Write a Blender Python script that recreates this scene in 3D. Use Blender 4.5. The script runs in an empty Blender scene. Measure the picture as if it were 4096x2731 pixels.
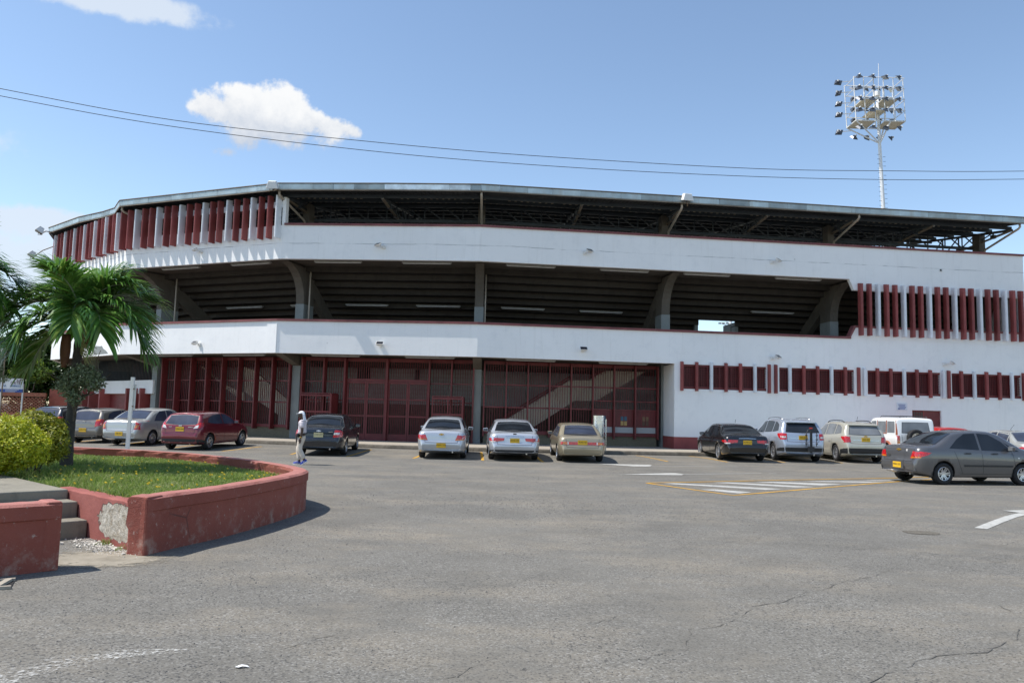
import bpy, bmesh, math, random
import numpy as np
from mathutils import Vector, Matrix, noise
from mathutils.bvhtree import BVHTree
random.seed(7); np.random.seed(7)
sc = bpy.context.scene
COL = sc.collection
R_ = math.radians
# ------------------------------------------------------------------ camera
FP = 3137.0; CX, CY = 2048.0, 1365.5; EYE = 1.6        # focal length in pixels of the 4096 x 2731 photograph
PITCH, ROLL = R_(5.372), R_(1.407)
cF = Vector((0, math.cos(PITCH), math.sin(PITCH)))
_u = Vector((0, -math.sin(PITCH), math.cos(PITCH)))
cR = Vector((1, 0, 0))*math.cos(ROLL) + _u*math.sin(ROLL)
cU = Vector((1, 0, 0))*-math.sin(ROLL) + _u*math.cos(ROLL)
cam_d = bpy.data.cameras.new('camera'); cam = bpy.data.objects.new('camera', cam_d); COL.objects.link(cam)
cam_d.sensor_width = 36; cam_d.lens = FP/4096*36; cam_d.clip_end = 3000; cam_d.clip_start = .05
M = Matrix((( cR.x, cU.x, -cF.x, 0), (cR.y, cU.y, -cF.y, 0), (cR.z, cU.z, -cF.z, EYE), (0, 0, 0, 1)))
cam.matrix_world = M; sc.camera = cam
def ray(x, y): return cF*FP + cR*(x-CX) + cU*(CY-y)
def at_z(x, y, z=0.0):
    d = ray(x, y); return d*((z-EYE)/d.z) + Vector((0, 0, EYE))
def at_y(x, y, Y):
    d = ray(x, y); return d*(Y/d.y) + Vector((0, 0, EYE))
# ------------------------------------------------------------------ world, sun
SUN_EL, SUN_AZ = R_(57.5), R_(186.2)      # azimuth of the direction TO the sun, counter-clockwise from +X
to_sun = Vector((math.cos(SUN_EL)*math.cos(SUN_AZ), math.cos(SUN_EL)*math.sin(SUN_AZ), math.sin(SUN_EL)))
world = bpy.data.worlds.new('World'); sc.world = world; world.use_nodes = True
wn = world.node_tree.nodes; wl = world.node_tree.links; wn.clear()
w_out = wn.new('ShaderNodeOutputWorld'); w_bg = wn.new('ShaderNodeBackground')
sky = wn.new('ShaderNodeTexSky'); sky.sky_type = 'NISHITA'; sky.sun_disc = False
sky.sun_elevation = SUN_EL; sky.sun_rotation = math.pi/2 - SUN_AZ
sky.altitude = 1000; sky.air_density = 1.0; sky.dust_density = 0.55; sky.ozone_density = 1.3
w_bg.inputs[1].default_value = 0.143
def wmath(op, a, b=None, c=None):
    n = wn.new('ShaderNodeMath'); n.operation = op
    for i, v in enumerate((a, b, c)):
        if v is None: continue
        if isinstance(v, (int, float)): n.inputs[i].default_value = v
        else: wl.new(v, n.inputs[i])
    return n.outputs[0]
def wdot(vec, d):
    n = wn.new('ShaderNodeVectorMath'); n.operation = 'DOT_PRODUCT'
    wl.new(vec, n.inputs[0]); n.inputs[1].default_value = d; return n.outputs['Value']
w_tc = wn.new('ShaderNodeTexCoord'); wdir = w_tc.outputs['Generated']
def cloud_field(blobs, centre):
    """sum of soft round masses around one direction of the sky (positions in degrees-like tangent units)"""
    c = ray(*centre).normalized(); t1 = Vector((0, 0, 1)).cross(c).normalized()*-1; t2 = t1.cross(c)*1
    if t2.z < 0: t2 = -t2
    if t1.dot(cR) < 0: t1 = -t1
    dc = wdot(wdir, c); a = wmath('DIVIDE', wdot(wdir, t1), dc); b = wmath('DIVIDE', wdot(wdir, t2), dc)
    nz = wn.new('ShaderNodeTexNoise'); nz.inputs['Scale'].default_value = 34; nz.inputs['Detail'].default_value = 10; nz.inputs['Roughness'].default_value = .62
    wl.new(wdir, nz.inputs['Vector'])
    nz2 = wn.new('ShaderNodeTexNoise'); nz2.inputs['Scale'].default_value = 9; nz2.inputs['Detail'].default_value = 3; wl.new(wdir, nz2.inputs['Vector'])
    tot = None
    for (x, y, sx, sy, amp) in blobs:
        d = ray(x, y); k = d.dot(c); a0, b0 = d.dot(t1)/k, d.dot(t2)/k
        ex = wmath('POWER', wmath('DIVIDE', wmath('SUBTRACT', a, a0), sx/FP), 2.0)
        ey = wmath('POWER', wmath('DIVIDE', wmath('SUBTRACT', b, b0), sy/FP), 2.0)
        g = wmath('MULTIPLY', wmath('EXPONENT', wmath('MULTIPLY', wmath('ADD', ex, ey), -1.0)), amp)
        tot = g if tot is None else wmath('ADD', tot, g)
    tot = wmath('MULTIPLY', tot, wmath('GREATER_THAN', dc, 0.2))
    lim = wmath('MINIMUM', wmath('MULTIPLY', tot, 2.2), 1.0)
    return tot, wmath('MULTIPLY', wmath('SUBTRACT', nz.outputs['Fac'], .5), lim), wmath('MULTIPLY', wmath('SUBTRACT', nz2.outputs['Fac'], .5), lim), b
def wmap(v, a, b, c=0.0, d=1.0, smooth=True):
    n = wn.new('ShaderNodeMapRange'); n.interpolation_type = 'SMOOTHSTEP' if smooth else 'LINEAR'
    wl.new(v, n.inputs[0])
    for i, q in enumerate((a, b, c, d)): n.inputs[i+1].default_value = q
    return n.outputs[0]
fld, n1, n2, bb = cloud_field([(815, 405, 46, 48, .9), (920, 368, 52, 46, 1), (1005, 392, 55, 50, .9), (1120, 358, 66, 58, 1.1), (1185, 395, 50, 50, .8), (850, 450, 75, 45, .8), (960, 450, 90, 55, .8), (1090, 450, 110, 70, .9),
    (1220, 460, 70, 50, .8), (1290, 500, 70, 42, .8), (1375, 505, 55, 34, .8), (1420, 535, 35, 26, .6), (1080, 520, 150, 50, .7), (970, 560, 80, 32, .5), (890, 612, 80, 26, .7), (1010, 600, 60, 24, .45), (1180, 560, 170, 45, .6)], (1090, 450))
cov = wmath('ADD', fld, wmath('ADD', wmath('MULTIPLY', n1, 2.9), wmath('MULTIPLY', n2, 1.9)))
cum = wmap(cov, .42, 1.12)
shade = wmap(wmath('ADD', bb, wmath('MULTIPLY', n1, .09)), -.045, .022)      # flat grey base, bright top
fld2, m1, m2, b2 = cloud_field([(520, 10, 330, 45, 1.0), (300, -10, 260, 60, .8), (140, 870, 200, 40, 1.0), (60, 1010, 190, 85, 1.25), (60, 880, 150, 40, .5), (-100, 1150, 300, 90, .9), (190, 1060, 90, 40, .5), (230, 1090, 70, 30, .5),
     (-600, 500, 420, 120, .9), (4700, 200, 420, 110, .9), (5200, 900, 500, 120, .9), (2500, -1500, 600, 240, 1.0)], (600, 800))
cov2 = wmath('ADD', fld2, wmath('ADD', wmath('MULTIPLY', m1, 2.0), wmath('MULTIPLY', m2, 1.6)))
wisp = wmap(cov2, .35, 1.15, 0, .85)
cc = wn.new('ShaderNodeMix'); cc.data_type = 'RGBA'; wl.new(shade, cc.inputs[0]); cc.inputs[6].default_value = (2.5, 2.8, 3.3, 1); cc.inputs[7].default_value = (4.2, 4.25, 4.3, 1)
tint = wn.new('ShaderNodeMix'); tint.data_type = 'RGBA'; tint.blend_type = 'MULTIPLY'; tint.inputs[0].default_value = 1; wl.new(sky.outputs[0], tint.inputs[6]); tint.inputs[7].default_value = (.98, .955, .90, 1)
mx2 = wn.new('ShaderNodeMix'); mx2.data_type = 'RGBA'; wl.new(wisp, mx2.inputs[0]); wl.new(tint.outputs[2], mx2.inputs[6]); mx2.inputs[7].default_value = (3.3, 3.65, 4.1, 1)
mx1 = wn.new('ShaderNodeMix'); mx1.data_type = 'RGBA'; wl.new(cum, mx1.inputs[0]); wl.new(mx2.outputs[2], mx1.inputs[6]); wl.new(cc.outputs[2], mx1.inputs[7])
wl.new(mx1.outputs[2], w_bg.inputs[0]); wl.new(w_bg.outputs[0], w_out.inputs[0])
sd = bpy.data.lights.new('sun', 'SUN'); sd.energy = 3.5; sd.angle = R_(.53); sd.color = (1, .95, .88)
sun = bpy.data.objects.new('sun', sd); COL.objects.link(sun); sun.rotation_euler = (-to_sun).to_track_quat('-Z', 'Y').to_euler(); sun.location = (0, 0, 60)
sc.view_settings.view_transform = 'Standard'; sc.view_settings.look = 'None'; sc.view_settings.gamma = 1
sc.view_settings.exposure = 0.68; sc.view_settings.use_curve_mapping = False
sc.cycles.max_bounces = 6; sc.cycles.diffuse_bounces = 4; sc.cycles.glossy_bounces = 3; sc.cycles.transparent_max_bounces = 6
# ------------------------------------------------------------------ helpers
def tag(o, label=None, cat=None, group=None, kind=None):
    if label: o['label'] = label
    if cat: o['category'] = cat
    if group: o['group'] = group
    if kind: o['kind'] = kind
    return o
def empty(name, loc=(0, 0, 0), rz=0.0, label=None, cat=None, group=None):
    o = bpy.data.objects.new(name, None); COL.objects.link(o); o.empty_display_size = .2
    o.location = loc; o.rotation_euler = (0, 0, rz); return tag(o, label, cat, group)
def link(name, me, parent=None, mat=None):
    o = bpy.data.objects.new(name, me); COL.objects.link(o)
    if mat is not None and not me.materials:
        for m in (mat if isinstance(mat, (list, tuple)) else [mat]): me.materials.append(m)
    if parent is not None: o.parent = parent
    return o
def instance(o, parent=None, loc=None, rot=None, scale=None):
    c = o.copy(); COL.objects.link(c)
    if parent is not None: c.parent = parent
    if loc is not None: c.location = loc
    if rot is not None: c.rotation_euler = rot
    if scale is not None: c.scale = scale
    return c
def copy_tree(o, parent=None):
    kids = [c for c in bpy.data.objects if c.parent == o]
    c = o.copy(); COL.objects.link(c); c.parent = parent
    for k in kids: copy_tree(k, c)
    return c
class MB:
    def __init__(s): s.v = []; s.f = []; s.mi = []
    def add(s, vs, fs, mi=0):
        n = len(s.v); s.v += [tuple(v) for v in vs]; s.f += [tuple(i+n for i in f) for f in fs]; s.mi += [mi]*len(fs)
    def box(s, c, size, rot=None, mi=0):
        hx, hy, hz = size[0]/2, size[1]/2, size[2]/2
        vs = [Vector((x, y, z)) for z in (-hz, hz) for y in (-hy, hy) for x in (-hx, hx)]
        if rot is not None: vs = [rot @ v for v in vs]
        c = Vector(c); s.add([v+c for v in vs], [(0, 2, 3, 1), (4, 5, 7, 6), (0, 1, 5, 4), (2, 6, 7, 3), (0, 4, 6, 2), (1, 3, 7, 5)], mi)
    def bar(s, a, b, w, h=None, up=(0, 0, 1), mi=0):
        a, b = Vector(a), Vector(b); h = h or w; d = (b-a)
        if d.length < 1e-6: return
        z = d.normalized(); x = z.cross(Vector(up))
        if x.length < 1e-3: x = z.cross(Vector((0, 1, 0)))
        x.normalize(); y = x.cross(z)
        s.box((a+b)/2, (w, h, d.length), Matrix((x, y, z)).transposed(), mi)
    def tube(s, pts, r, n=8, mi=0, cap=True):
        pts = [Vector(p) for p in pts]; rs = r if isinstance(r, (list, tuple)) else [r]*len(pts); rings = []
        prev = None
        for i, p in enumerate(pts):
            d = (pts[min(i+1, len(pts)-1)]-pts[max(i-1, 0)]).normalized()
            x = prev - d*prev.dot(d) if prev is not None else d.orthogonal()
            x.normalize(); prev = x; y = d.cross(x)
            rings.append([p + (x*math.cos(2*math.pi*k/n) + y*math.sin(2*math.pi*k/n))*rs[i] for k in range(n)])
        vs = [v for rg in rings for v in rg]
        fs = [(i*n+k, i*n+(k+1) % n, (i+1)*n+(k+1) % n, (i+1)*n+k) for i in range(len(pts)-1) for k in range(n)]
        if cap: fs += [tuple(range(n-1, -1, -1)), tuple((len(pts)-1)*n+k for k in range(n))]
        s.add(vs, fs, mi)
    def prism(s, front, back, mi=0):
        n = len(front)
        s.add(list(front)+list(back), [tuple(range(n)), tuple(range(2*n-1, n-1, -1))] + [(i, n+i, n+(i+1) % n, (i+1) % n) for i in range(n)], mi)
    def mesh(s, name, smooth=False):
        me = bpy.data.meshes.new(name); me.from_pydata(s.v, [], s.f)
        if any(s.mi): me.polygons.foreach_set('material_index', s.mi)
        me.update()
        if smooth: me.polygons.foreach_set('use_smooth', [True]*len(me.polygons))
        return me
    def build(s, name, mat, parent=None, smooth=False, fix=True, bevel=0):
        me = s.mesh(name, smooth)
        if fix:
            bm = bmesh.new(); bm.from_mesh(me); bmesh.ops.recalc_face_normals(bm, faces=bm.faces)
            bm.to_mesh(me); bm.free()
        o = link(name, me, parent, mat)
        if bevel:
            m = o.modifiers.new('bevel', 'BEVEL'); m.width = bevel; m.segments = 2; m.limit_method = 'ANGLE'
        return o
# ------------------------------------------------------------------ materials
def newmat(name):
    m = bpy.data.materials.new(name); m.use_nodes = True; nt = m.node_tree
    return m, nt, nt.nodes['Principled BSDF']
class G:
    """tiny node graph helper"""
    def __init__(s, nt): s.n = nt.nodes; s.l = nt.links; s.tc = None
    def co(s, scale=None, kind='Object'):
        if s.tc is None: s.tc = s.n.new('ShaderNodeTexCoord')
        o = s.tc.outputs[kind]
        if scale is None: return o
        mp = s.n.new('ShaderNodeMapping'); mp.inputs['Scale'].default_value = scale if isinstance(scale, (tuple, list)) else (scale,)*3
        s.l.new(o, mp.inputs[0]); return mp.outputs[0]
    def noise(s, scale, detail=4, rough=.55, vec=None, dist=0):
        t = s.n.new('ShaderNodeTexNoise'); t.inputs['Scale'].default_value = scale; t.inputs['Detail'].default_value = detail
        t.inputs['Roughness'].default_value = rough; t.inputs['Distortion'].default_value = dist; s.l.new(vec or s.co(), t.inputs['Vector']); return t.outputs['Fac']
    def vor(s, scale, feature='F1', vec=None, out='Distance'):
        t = s.n.new('ShaderNodeTexVoronoi'); t.feature = feature; t.inputs['Scale'].default_value = scale; s.l.new(vec or s.co(), t.inputs['Vector']); return t.outputs[out]
    def rng(s, v, a, b, c=0., d=1., sm=False):
        t = s.n.new('ShaderNodeMapRange'); t.interpolation_type = 'SMOOTHSTEP' if sm else 'LINEAR'; s.l.new(v, t.inputs[0])
        for i, q in enumerate((a, b, c, d)): t.inputs[i+1].default_value = q
        return t.outputs[0]
    def m(s, op, a, b=None, cl=False):
        t = s.n.new('ShaderNodeMath'); t.operation = op; t.use_clamp = cl
        for i, v in enumerate((a, b)):
            if v is None: continue
            if isinstance(v, (int, float)): t.inputs[i].default_value = v
            else: s.l.new(v, t.inputs[i])
        return t.outputs[0]
    def mix(s, f, a, b, mode='MIX'):
        t = s.n.new('ShaderNodeMix'); t.data_type = 'RGBA'; t.blend_type = mode
        for i, v in ((0, f), (6, a), (7, b)):
            if isinstance(v, (int, float)): t.inputs[i].default_value = v
            elif isinstance(v, (tuple, list)): t.inputs[i].default_value = tuple(v)+(1,) if len(v) == 3 else v
            else: s.l.new(v, t.inputs[i])
        return t.outputs[2]
    def bump(s, h, strength, dist, bsdf, base=None):
        t = s.n.new('ShaderNodeBump'); t.inputs['Strength'].default_value = strength; t.inputs['Distance'].default_value = dist
        s.l.new(h, t.inputs['Height'])
        if base is not None: s.l.new(base, t.inputs['Normal'])
        s.l.new(t.outputs[0], bsdf.inputs['Normal']); return t.outputs[0]
    def sep(s, vec=None):
        t = s.n.new('ShaderNodeSeparateXYZ'); s.l.new(vec or s.co(), t.inputs[0]); return t.outputs
MATS = {}
def pm(name, col, rough=.6, var=.12, scale=3., bump=0., bscale=30., metal=0., coat=0., spec=.5, dirt=0., dirtcol=(.09, .08, .065), fine=0.):
    """procedural painted / mineral / metal surface with broad tone variation, fine grain, stains and relief"""
    if name in MATS: return MATS[name]
    m, nt, b = newmat(name); g = G(nt)
    c1 = tuple(max(0, x*(1-var)) for x in col); c2 = tuple(min(1, x*(1+var)) for x in col)
    c = g.mix(g.rng(g.noise(scale, 5), .3, .7), c1, c2)
    if fine: c = g.mix(g.rng(g.noise(scale*25, 2), .3, .7), tuple(1-fine for _ in range(3)), (1, 1, 1)) if False else g.mix(fine, c, g.mix(g.rng(g.noise(scale*25, 2), .35, .65), tuple(x*.5 for x in col), tuple(min(1, x*1.5) for x in col)))
    if dirt:
        d = g.rng(g.noise(1.7, 6, .65, g.co((1.6, 1.6, .45))), .5, .78, 0, dirt)
        c = g.mix(d, c, dirtcol)
    nt.links.new(c, b.inputs['Base Color'])
    rv = g.rng(g.noise(scale*3, 3), .3, .7, max(.02, rough-.08), min(1, rough+.08)); nt.links.new(rv, b.inputs['Roughness'])
    b.inputs['Metallic'].default_value = metal; b.inputs['Coat Weight'].default_value = coat; b.inputs['Coat Roughness'].default_value = .06; b.inputs['Specular IOR Level'].default_value = spec
    if bump: g.bump(g.noise(bscale, 5, .6), bump, .02, b)
    MATS[name] = m; return m
def leafmat(name, cols, rough=.5, trans=.35):
    m, nt, b = newmat(name); g = G(nt)
    geo = nt.nodes.new('ShaderNodeNewGeometry'); cr = nt.nodes.new('ShaderNodeValToRGB'); cr.color_ramp.interpolation = 'LINEAR'
    while len(cr.color_ramp.elements) < len(cols): cr.color_ramp.elements.new(.5)
    for i, c in enumerate(cols): cr.color_ramp.elements[i].position = i/(len(cols)-1); cr.color_ramp.elements[i].color = tuple(c)+(1,)
    nt.links.new(geo.outputs['Random Per Island'], cr.inputs[0])
    nz = g.rng(g.noise(2.5, 3), .3, .7, .75, 1.2); c = g.mix(1.0, cr.outputs[0], (1, 1, 1), 'MULTIPLY')
    hs = nt.nodes.new('ShaderNodeHueSaturation'); nt.links.new(c, hs.inputs['Color']); nt.links.new(nz, hs.inputs['Value'])
    nt.links.new(hs.outputs[0], b.inputs['Base Color']); b.inputs['Roughness'].default_value = rough
    tr = nt.nodes.new('ShaderNodeBsdfTranslucent'); nt.links.new(hs.outputs[0], tr.inputs[0])
    mx = nt.nodes.new('ShaderNodeMixShader'); mx.inputs[0].default_value = trans
    nt.links.new(b.outputs[0], mx.inputs[1]); nt.links.new(tr.outputs[0], mx.inputs[2]); nt.links.new(mx.outputs[0], nt.nodes['Material Output'].inputs[0])
    return m
def white_wall():
    m, nt, b = newmat('white plaster'); g = G(nt)
    c = g.mix(g.rng(g.noise(.35, 6, .6), .3, .7), (.83, .825, .81), (.89, .885, .87))
    c = g.mix(g.rng(g.noise(2.2, 6, .7), .52, .75, 0, .35), c, (.66, .67, .68))
    streak = g.rng(g.noise(3.0, 5, .6, g.co((2.2, 2.2, .18))), .55, .78, 0, .26); c = g.mix(streak, c, (.6, .59, .56))
    spots = g.rng(g.vor(.9, vec=g.co((1, 1, 1))), .0, .045, .75, 0); c = g.mix(g.m('MULTIPLY', spots, g.rng(g.noise(.8, 2), .5, .6)), c, (.22, .2, .18))
    z = g.sep()[2]   # pour joint running along the upper band
    j = g.m('ABSOLUTE', g.m('SUBTRACT', g.m('SUBTRACT', z, g.rng(g.noise(.6, 5), 0, 1, -.06, .06)), 9.28))
    jm = g.m('MULTIPLY', g.rng(j, .003, .014, 1, 0), g.rng(g.noise(.9, 3), .40, .52, .12, .95)); c = g.mix(jm, c, (.12, .12, .12))
    vj = g.rng(g.m('ABSOLUTE', g.m('SUBTRACT', g.m('FRACT', g.m('MULTIPLY', g.sep()[0], .205)), .5)), 0, .0016, .22, 0)
    c = g.mix(g.m('MULTIPLY', vj, g.rng(g.noise(.7, 2), .45, .6)), c, (.3, .3, .3))
    nt.links.new(c, b.inputs['Base Color']); b.inputs['Roughness'].default_value = .75
    h = g.m('ADD', g.m('MULTIPLY', g.noise(1.2, 5), 1.0), g.m('MULTIPLY', g.noise(25, 4), .25)); g.bump(h, .35, .03, b)
    return m
def asphalt_mat():
    m, nt, b = newmat('asphalt'); g = G(nt)
    big = g.noise(.16, 6, .62); mid = g.noise(1.1, 5, .6, dist=.4); fine = g.noise(60, 3, .7); grit = g.vor(75, out='Color'); gs = g.sep(grit)[0]
    c = g.mix(g.rng(big, .35, .65), (.148, .138, .117), (.190, .177, .149))
    c = g.mix(g.rng(mid, .35, .7, 0, .55), c, (.198, .186, .159))
    dust = g.m('MULTIPLY', g.rng(g.noise(.34, 6, .68, g.co((1.0, 1.9, 1))), .46, .68), g.rng(g.noise(4, 4), .3, .75, .35, 1)); c = g.mix(g.m('MULTIPLY', dust, .8), c, (.335, .285, .21))
    c = g.mix(g.m('MULTIPLY', g.rng(gs, .7, 1.0, 0, .55), g.rng(mid, .35, .6, .3, 1)), c, (.42, .41, .38))
    pm_ = g.rng(g.noise(.5, 4), .38, .62, .35, 1); c = g.mix(g.m('MULTIPLY', g.rng(gs, .0, .26, 1.0, 0), pm_), c, (.035, .035, .036))
    c = g.mix(g.rng(fine, .35, .7, .35, 0), c, (.07, .07, .07))
    warp = g.n.new('ShaderNodeVectorMath'); warp.operation = 'ADD'
    nw = g.n.new('ShaderNodeTexNoise'); nw.inputs['Scale'].default_value = 1.3; nw.inputs['Detail'].default_value = 6; g.l.new(g.co(), nw.inputs['Vector'])
    sc_ = g.n.new('ShaderNodeVectorMath'); sc_.operation = 'SCALE'; g.l.new(nw.outputs['Color'], sc_.inputs[0]); sc_.inputs['Scale'].default_value = 1.5
    g.l.new(g.co(), warp.inputs[0]); g.l.new(sc_.outputs[0], warp.inputs[1])
    ed = g.vor(.36, 'DISTANCE_TO_EDGE', warp.outputs[0]); crk = g.m('MULTIPLY', g.rng(ed, .0, .007, 1, 0), g.rng(g.noise(.23, 3), .5, .62))
    ed2 = g.vor(1.9, 'DISTANCE_TO_EDGE', warp.outputs[0]); crk2 = g.m('MULTIPLY', g.rng(ed2, .0, .03, 1, 0), g.rng(g.noise(.19, 3, vec=g.co((1, 1.2, 3))), .56, .66))
    stain = g.m('MULTIPLY', g.rng(g.vor(.33), .03, .16, 1, 0), g.rng(g.noise(3, 5), .35, .65)); c = g.mix(g.m('MULTIPLY', stain, .3), c, (.07, .065, .06)); ck = g.m('MAXIMUM', crk, g.m('MULTIPLY', crk2, .6)); c = g.mix(g.m('MULTIPLY', ck, .6), c, (.06, .056, .05))
    spots = g.m('MULTIPLY', g.rng(g.vor(.8), .0, .06, 1, 0), .6); c = g.mix(spots, c, (.055, .053, .05))
    nt.links.new(c, b.inputs['Base Color']); b.inputs['Roughness'].default_value = .9; b.inputs['Specular IOR Level'].default_value = .3
    h = g.m('SUBTRACT', g.m('ADD', g.m('MULTIPLY', gs, .5), g.m('MULTIPLY', fine, .6)), g.m('MULTIPLY', ck, 1.2)); g.bump(h, .35, .005, b)
    return m
def red_wall_mat():
    m, nt, b = newmat('weathered oxide red render'); g = G(nt)
    c = g.mix(g.rng(g.noise(1.1, 6, .6), .3, .7), (.225, .058, .040), (.29, .080, .055))
    c = g.mix(g.rng(g.noise(3.2, 8, .75), .56, .74, 0, .65), c, (.34, .155, .13))
    low = g.rng(g.sep()[2], 0.0, .42, 1, 0)
    c = g.mix(g.m('MULTIPLY', low, g.rng(g.noise(5, 8, .75), .5, .68, 0, .75)), c, (.42, .33, .27))
    c = g.mix(g.rng(g.noise(17, 4, .7), .62, .74, 0, .7), c, (.5, .42, .36))
    up = g.sep(g.n.new('ShaderNodeNewGeometry').outputs['Normal'])[2]
    c = g.mix(g.m('MULTIPLY', g.rng(up, .5, .9), g.rng(g.noise(4, 5), .2, .7, .3, .75)), c, (.46, .20, .17))
    cw = g.vor(1.1, 'DISTANCE_TO_EDGE', g.co((1, 1, .8))); c = g.mix(g.m('MULTIPLY', g.rng(cw, 0, .012, .8, 0), g.rng(g.noise(.9, 2), .52, .6)), c, (.06, .03, .025))
    nt.links.new(c, b.inputs['Base Color']); b.inputs['Roughness'].default_value = .85
    h = g.m('ADD', g.noise(6, 6, .6), g.m('MULTIPLY', g.noise(70, 4), .35)); g.bump(h, .55, .03, b); return m
def concrete_mat(name, col, stain=.5, form=True):
    m, nt, b = newmat(name); g = G(nt)
    c = g.mix(g.rng(g.noise(.9, 6, .65), .3, .7), tuple(x*.8 for x in col), tuple(x*1.2 for x in col))
    c = g.mix(g.rng(g.noise(2.5, 6, .7, g.co((1, 1, .35))), .52, .75, 0, stain), c, tuple(x*.35 for x in col))
    c = g.mix(g.rng(g.noise(2.2, 5, .7, g.co((3.5, 3.5, .5))), .62, .74, 0, .45), c, tuple(min(1, x*1.9) for x in col))
    nt.links.new(c, b.inputs['Base Color']); b.inputs['Roughness'].default_value = .85; g.bump(g.noise(18, 6, .65), .4, .02, b); return m
M_white = white_wall(); M_asph = asphalt_mat(); M_red = red_wall_mat()
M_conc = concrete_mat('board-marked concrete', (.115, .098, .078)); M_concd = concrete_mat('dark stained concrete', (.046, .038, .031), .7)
M_greyp = pm('grey painted concrete', (.23, .245, .235), .7, .12, 1.3, .15, 20, dirt=.25)
M_walk = pm('worn sidewalk concrete', (.36, .32, .26), .9, .16, 1.1, .4, 30, dirt=.3, dirtcol=(.2, .17, .13), fine=.25)
M_kerb = pm('stained kerb concrete', (.16, .14, .11), .95, .35, 5, .8, 22, dirt=.6, dirtcol=(.04, .035, .03), fine=.3)
M_maroon = pm('maroon painted metal', (.155, .022, .023), .5, .18, 2.2, .05, 40, dirt=.2, dirtcol=(.05, .012, .012))
M_maroon2 = pm('maroon fin paint', (.25, .055, .050), .6, .16, 1.6, .1, 30, dirt=.22, dirtcol=(.09, .02, .02))
M_mardk = pm('dark maroon louvre', (.10, .022, .022), .6, .2, 3, .05, 30)
M_cap = pm('maroon coping paint', (.20, .065, .065), .7, .25, 1.2, .2, 25, dirt=.45, dirtcol=(.07, .03, .03))
M_whitefin = pm('white fin paint', (.76, .79, .82), .65, .06, 2, .1, 30, dirt=.1, dirtcol=(.4, .4, .4))
M_zinc = pm('galvanised fascia sheet', (.40, .47, .49), .48, .22, 1.1, .12, 6, metal=.55, dirt=.45, dirtcol=(.30, .22, .14))
M_zincn = pm('new galvanised sheet', (.62, .67, .70), .38, .25, 2.5, .18, 5, metal=.7)
def vary(m, lo, hi):
    nt = m.node_tree; b = nt.nodes['Principled BSDF']; src = b.inputs['Base Color'].links[0].from_socket
    oi = nt.nodes.new('ShaderNodeObjectInfo'); mr = nt.nodes.new('ShaderNodeMapRange'); nt.links.new(oi.outputs['Random'], mr.inputs[0]); mr.inputs[3].default_value = lo; mr.inputs[4].default_value = hi
    hs = nt.nodes.new('ShaderNodeHueSaturation'); nt.links.new(src, hs.inputs['Color']); nt.links.new(mr.outputs[0], hs.inputs['Value']); nt.links.new(hs.outputs[0], b.inputs['Base Color'])
vary(M_zinc, .72, 1.2); vary(M_maroon2, .78, 1.18); vary(M_whitefin, .88, 1.03); vary(M_zincn, .8, 1.15)
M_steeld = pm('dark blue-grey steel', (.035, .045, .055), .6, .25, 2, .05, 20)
M_steelb = pm('brown dusty steel', (.20, .155, .11), .7, .25, 2, .05, 20)
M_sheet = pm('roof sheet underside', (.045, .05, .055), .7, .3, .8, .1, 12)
M_pipe = pm('beige drain pipe', (.42, .36, .29), .5, .15, 2)
M_alum = pm('white enamel', (.72, .72, .70), .5, .1, 4, dirt=.2, dirtcol=(.3, .28, .24))
M_black = pm('black rubber', (.012, .012, .013), .75, .3, 8, .2, 60)
M_blackp = pm('black plastic', (.022, .023, .025), .5, .2, 8)
M_stone = pm('exposed aggregate', (.17, .15, .10), .9, .35, 14, .8, 45, fine=.5)
M_cream = pm('cream stair render', (.54, .50, .41), .8, .08, 1.5, .1, 20, dirt=.15)
M_greyi = pm('interior grey paint', (.38, .385, .38), .8, .08, 1, .1, 20, dirt=.15)
M_brown = pm('brown brick interior', (.11, .085, .065), .85, .25, 5, .2, 20)
M_floor = pm('interior floor screed', (.16, .15, .14), .8, .2, 1)
M_chrome = pm('brushed steel', (.62, .63, .64), .22, .08, 3, .02, 30, metal=1)
M_yellow = pm('road yellow', (.55, .30, .03), .85, .25, 3, .3, 60, dirt=.5, dirtcol=(.2, .15, .08))
M_wpaint = pm('road white', (.42, .415, .385), .85, .2, 6, .3, 60, dirt=.8, dirtcol=(.28, .26, .22))
M_soil = pm('soil', (.11, .085, .05), .95, .35, 3, .6, 30)
M_plate = pm('yellow plate', (.72, .43, .02), .45, .05, 4); M_platew = pm('faded plate', (.55, .50, .28), .5, .05, 4)
M_ink = pm('black lettering', (.02, .02, .02), .6, .1, 4); M_glassd = None
def glass(name, col, rough=.05, spec=.42):
    m, nt, b = newmat(name); g = G(nt)
    nt.links.new(g.mix(g.rng(g.noise(1.2, 3), .3, .7), tuple(x*.7 for x in col), tuple(x*1.3 for x in col)), b.inputs['Base Color'])
    b.inputs['Roughness'].default_value = rough; b.inputs['Specular IOR Level'].default_value = spec
    return m
M_glass = glass('dark car glass', (.018, .022, .028)); M_glassl = glass('dusty clear car glass', (.16, .17, .18), .12, .5); M_glassb = glass('bluish car glass', (.05, .06, .09), .06)
def lens(name, col):
    m, nt, b = newmat(name); g = G(nt); v = g.vor(38, out='Color')
    nt.links.new(g.mix(g.sep(v)[0], tuple(x*.55 for x in col), tuple(min(1, x*1.3) for x in col)), b.inputs['Base Color'])
    b.inputs['Roughness'].default_value = .18; b.inputs['Coat Weight'].default_value = 1; g.bump(v, .2, .01, b); return m
M_lred = lens('red lens', (.50, .012, .015)); M_lora = lens('amber lens', (.6, .17, .015)); M_lclr = lens('clear lens', (.62, .60, .58))
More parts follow.
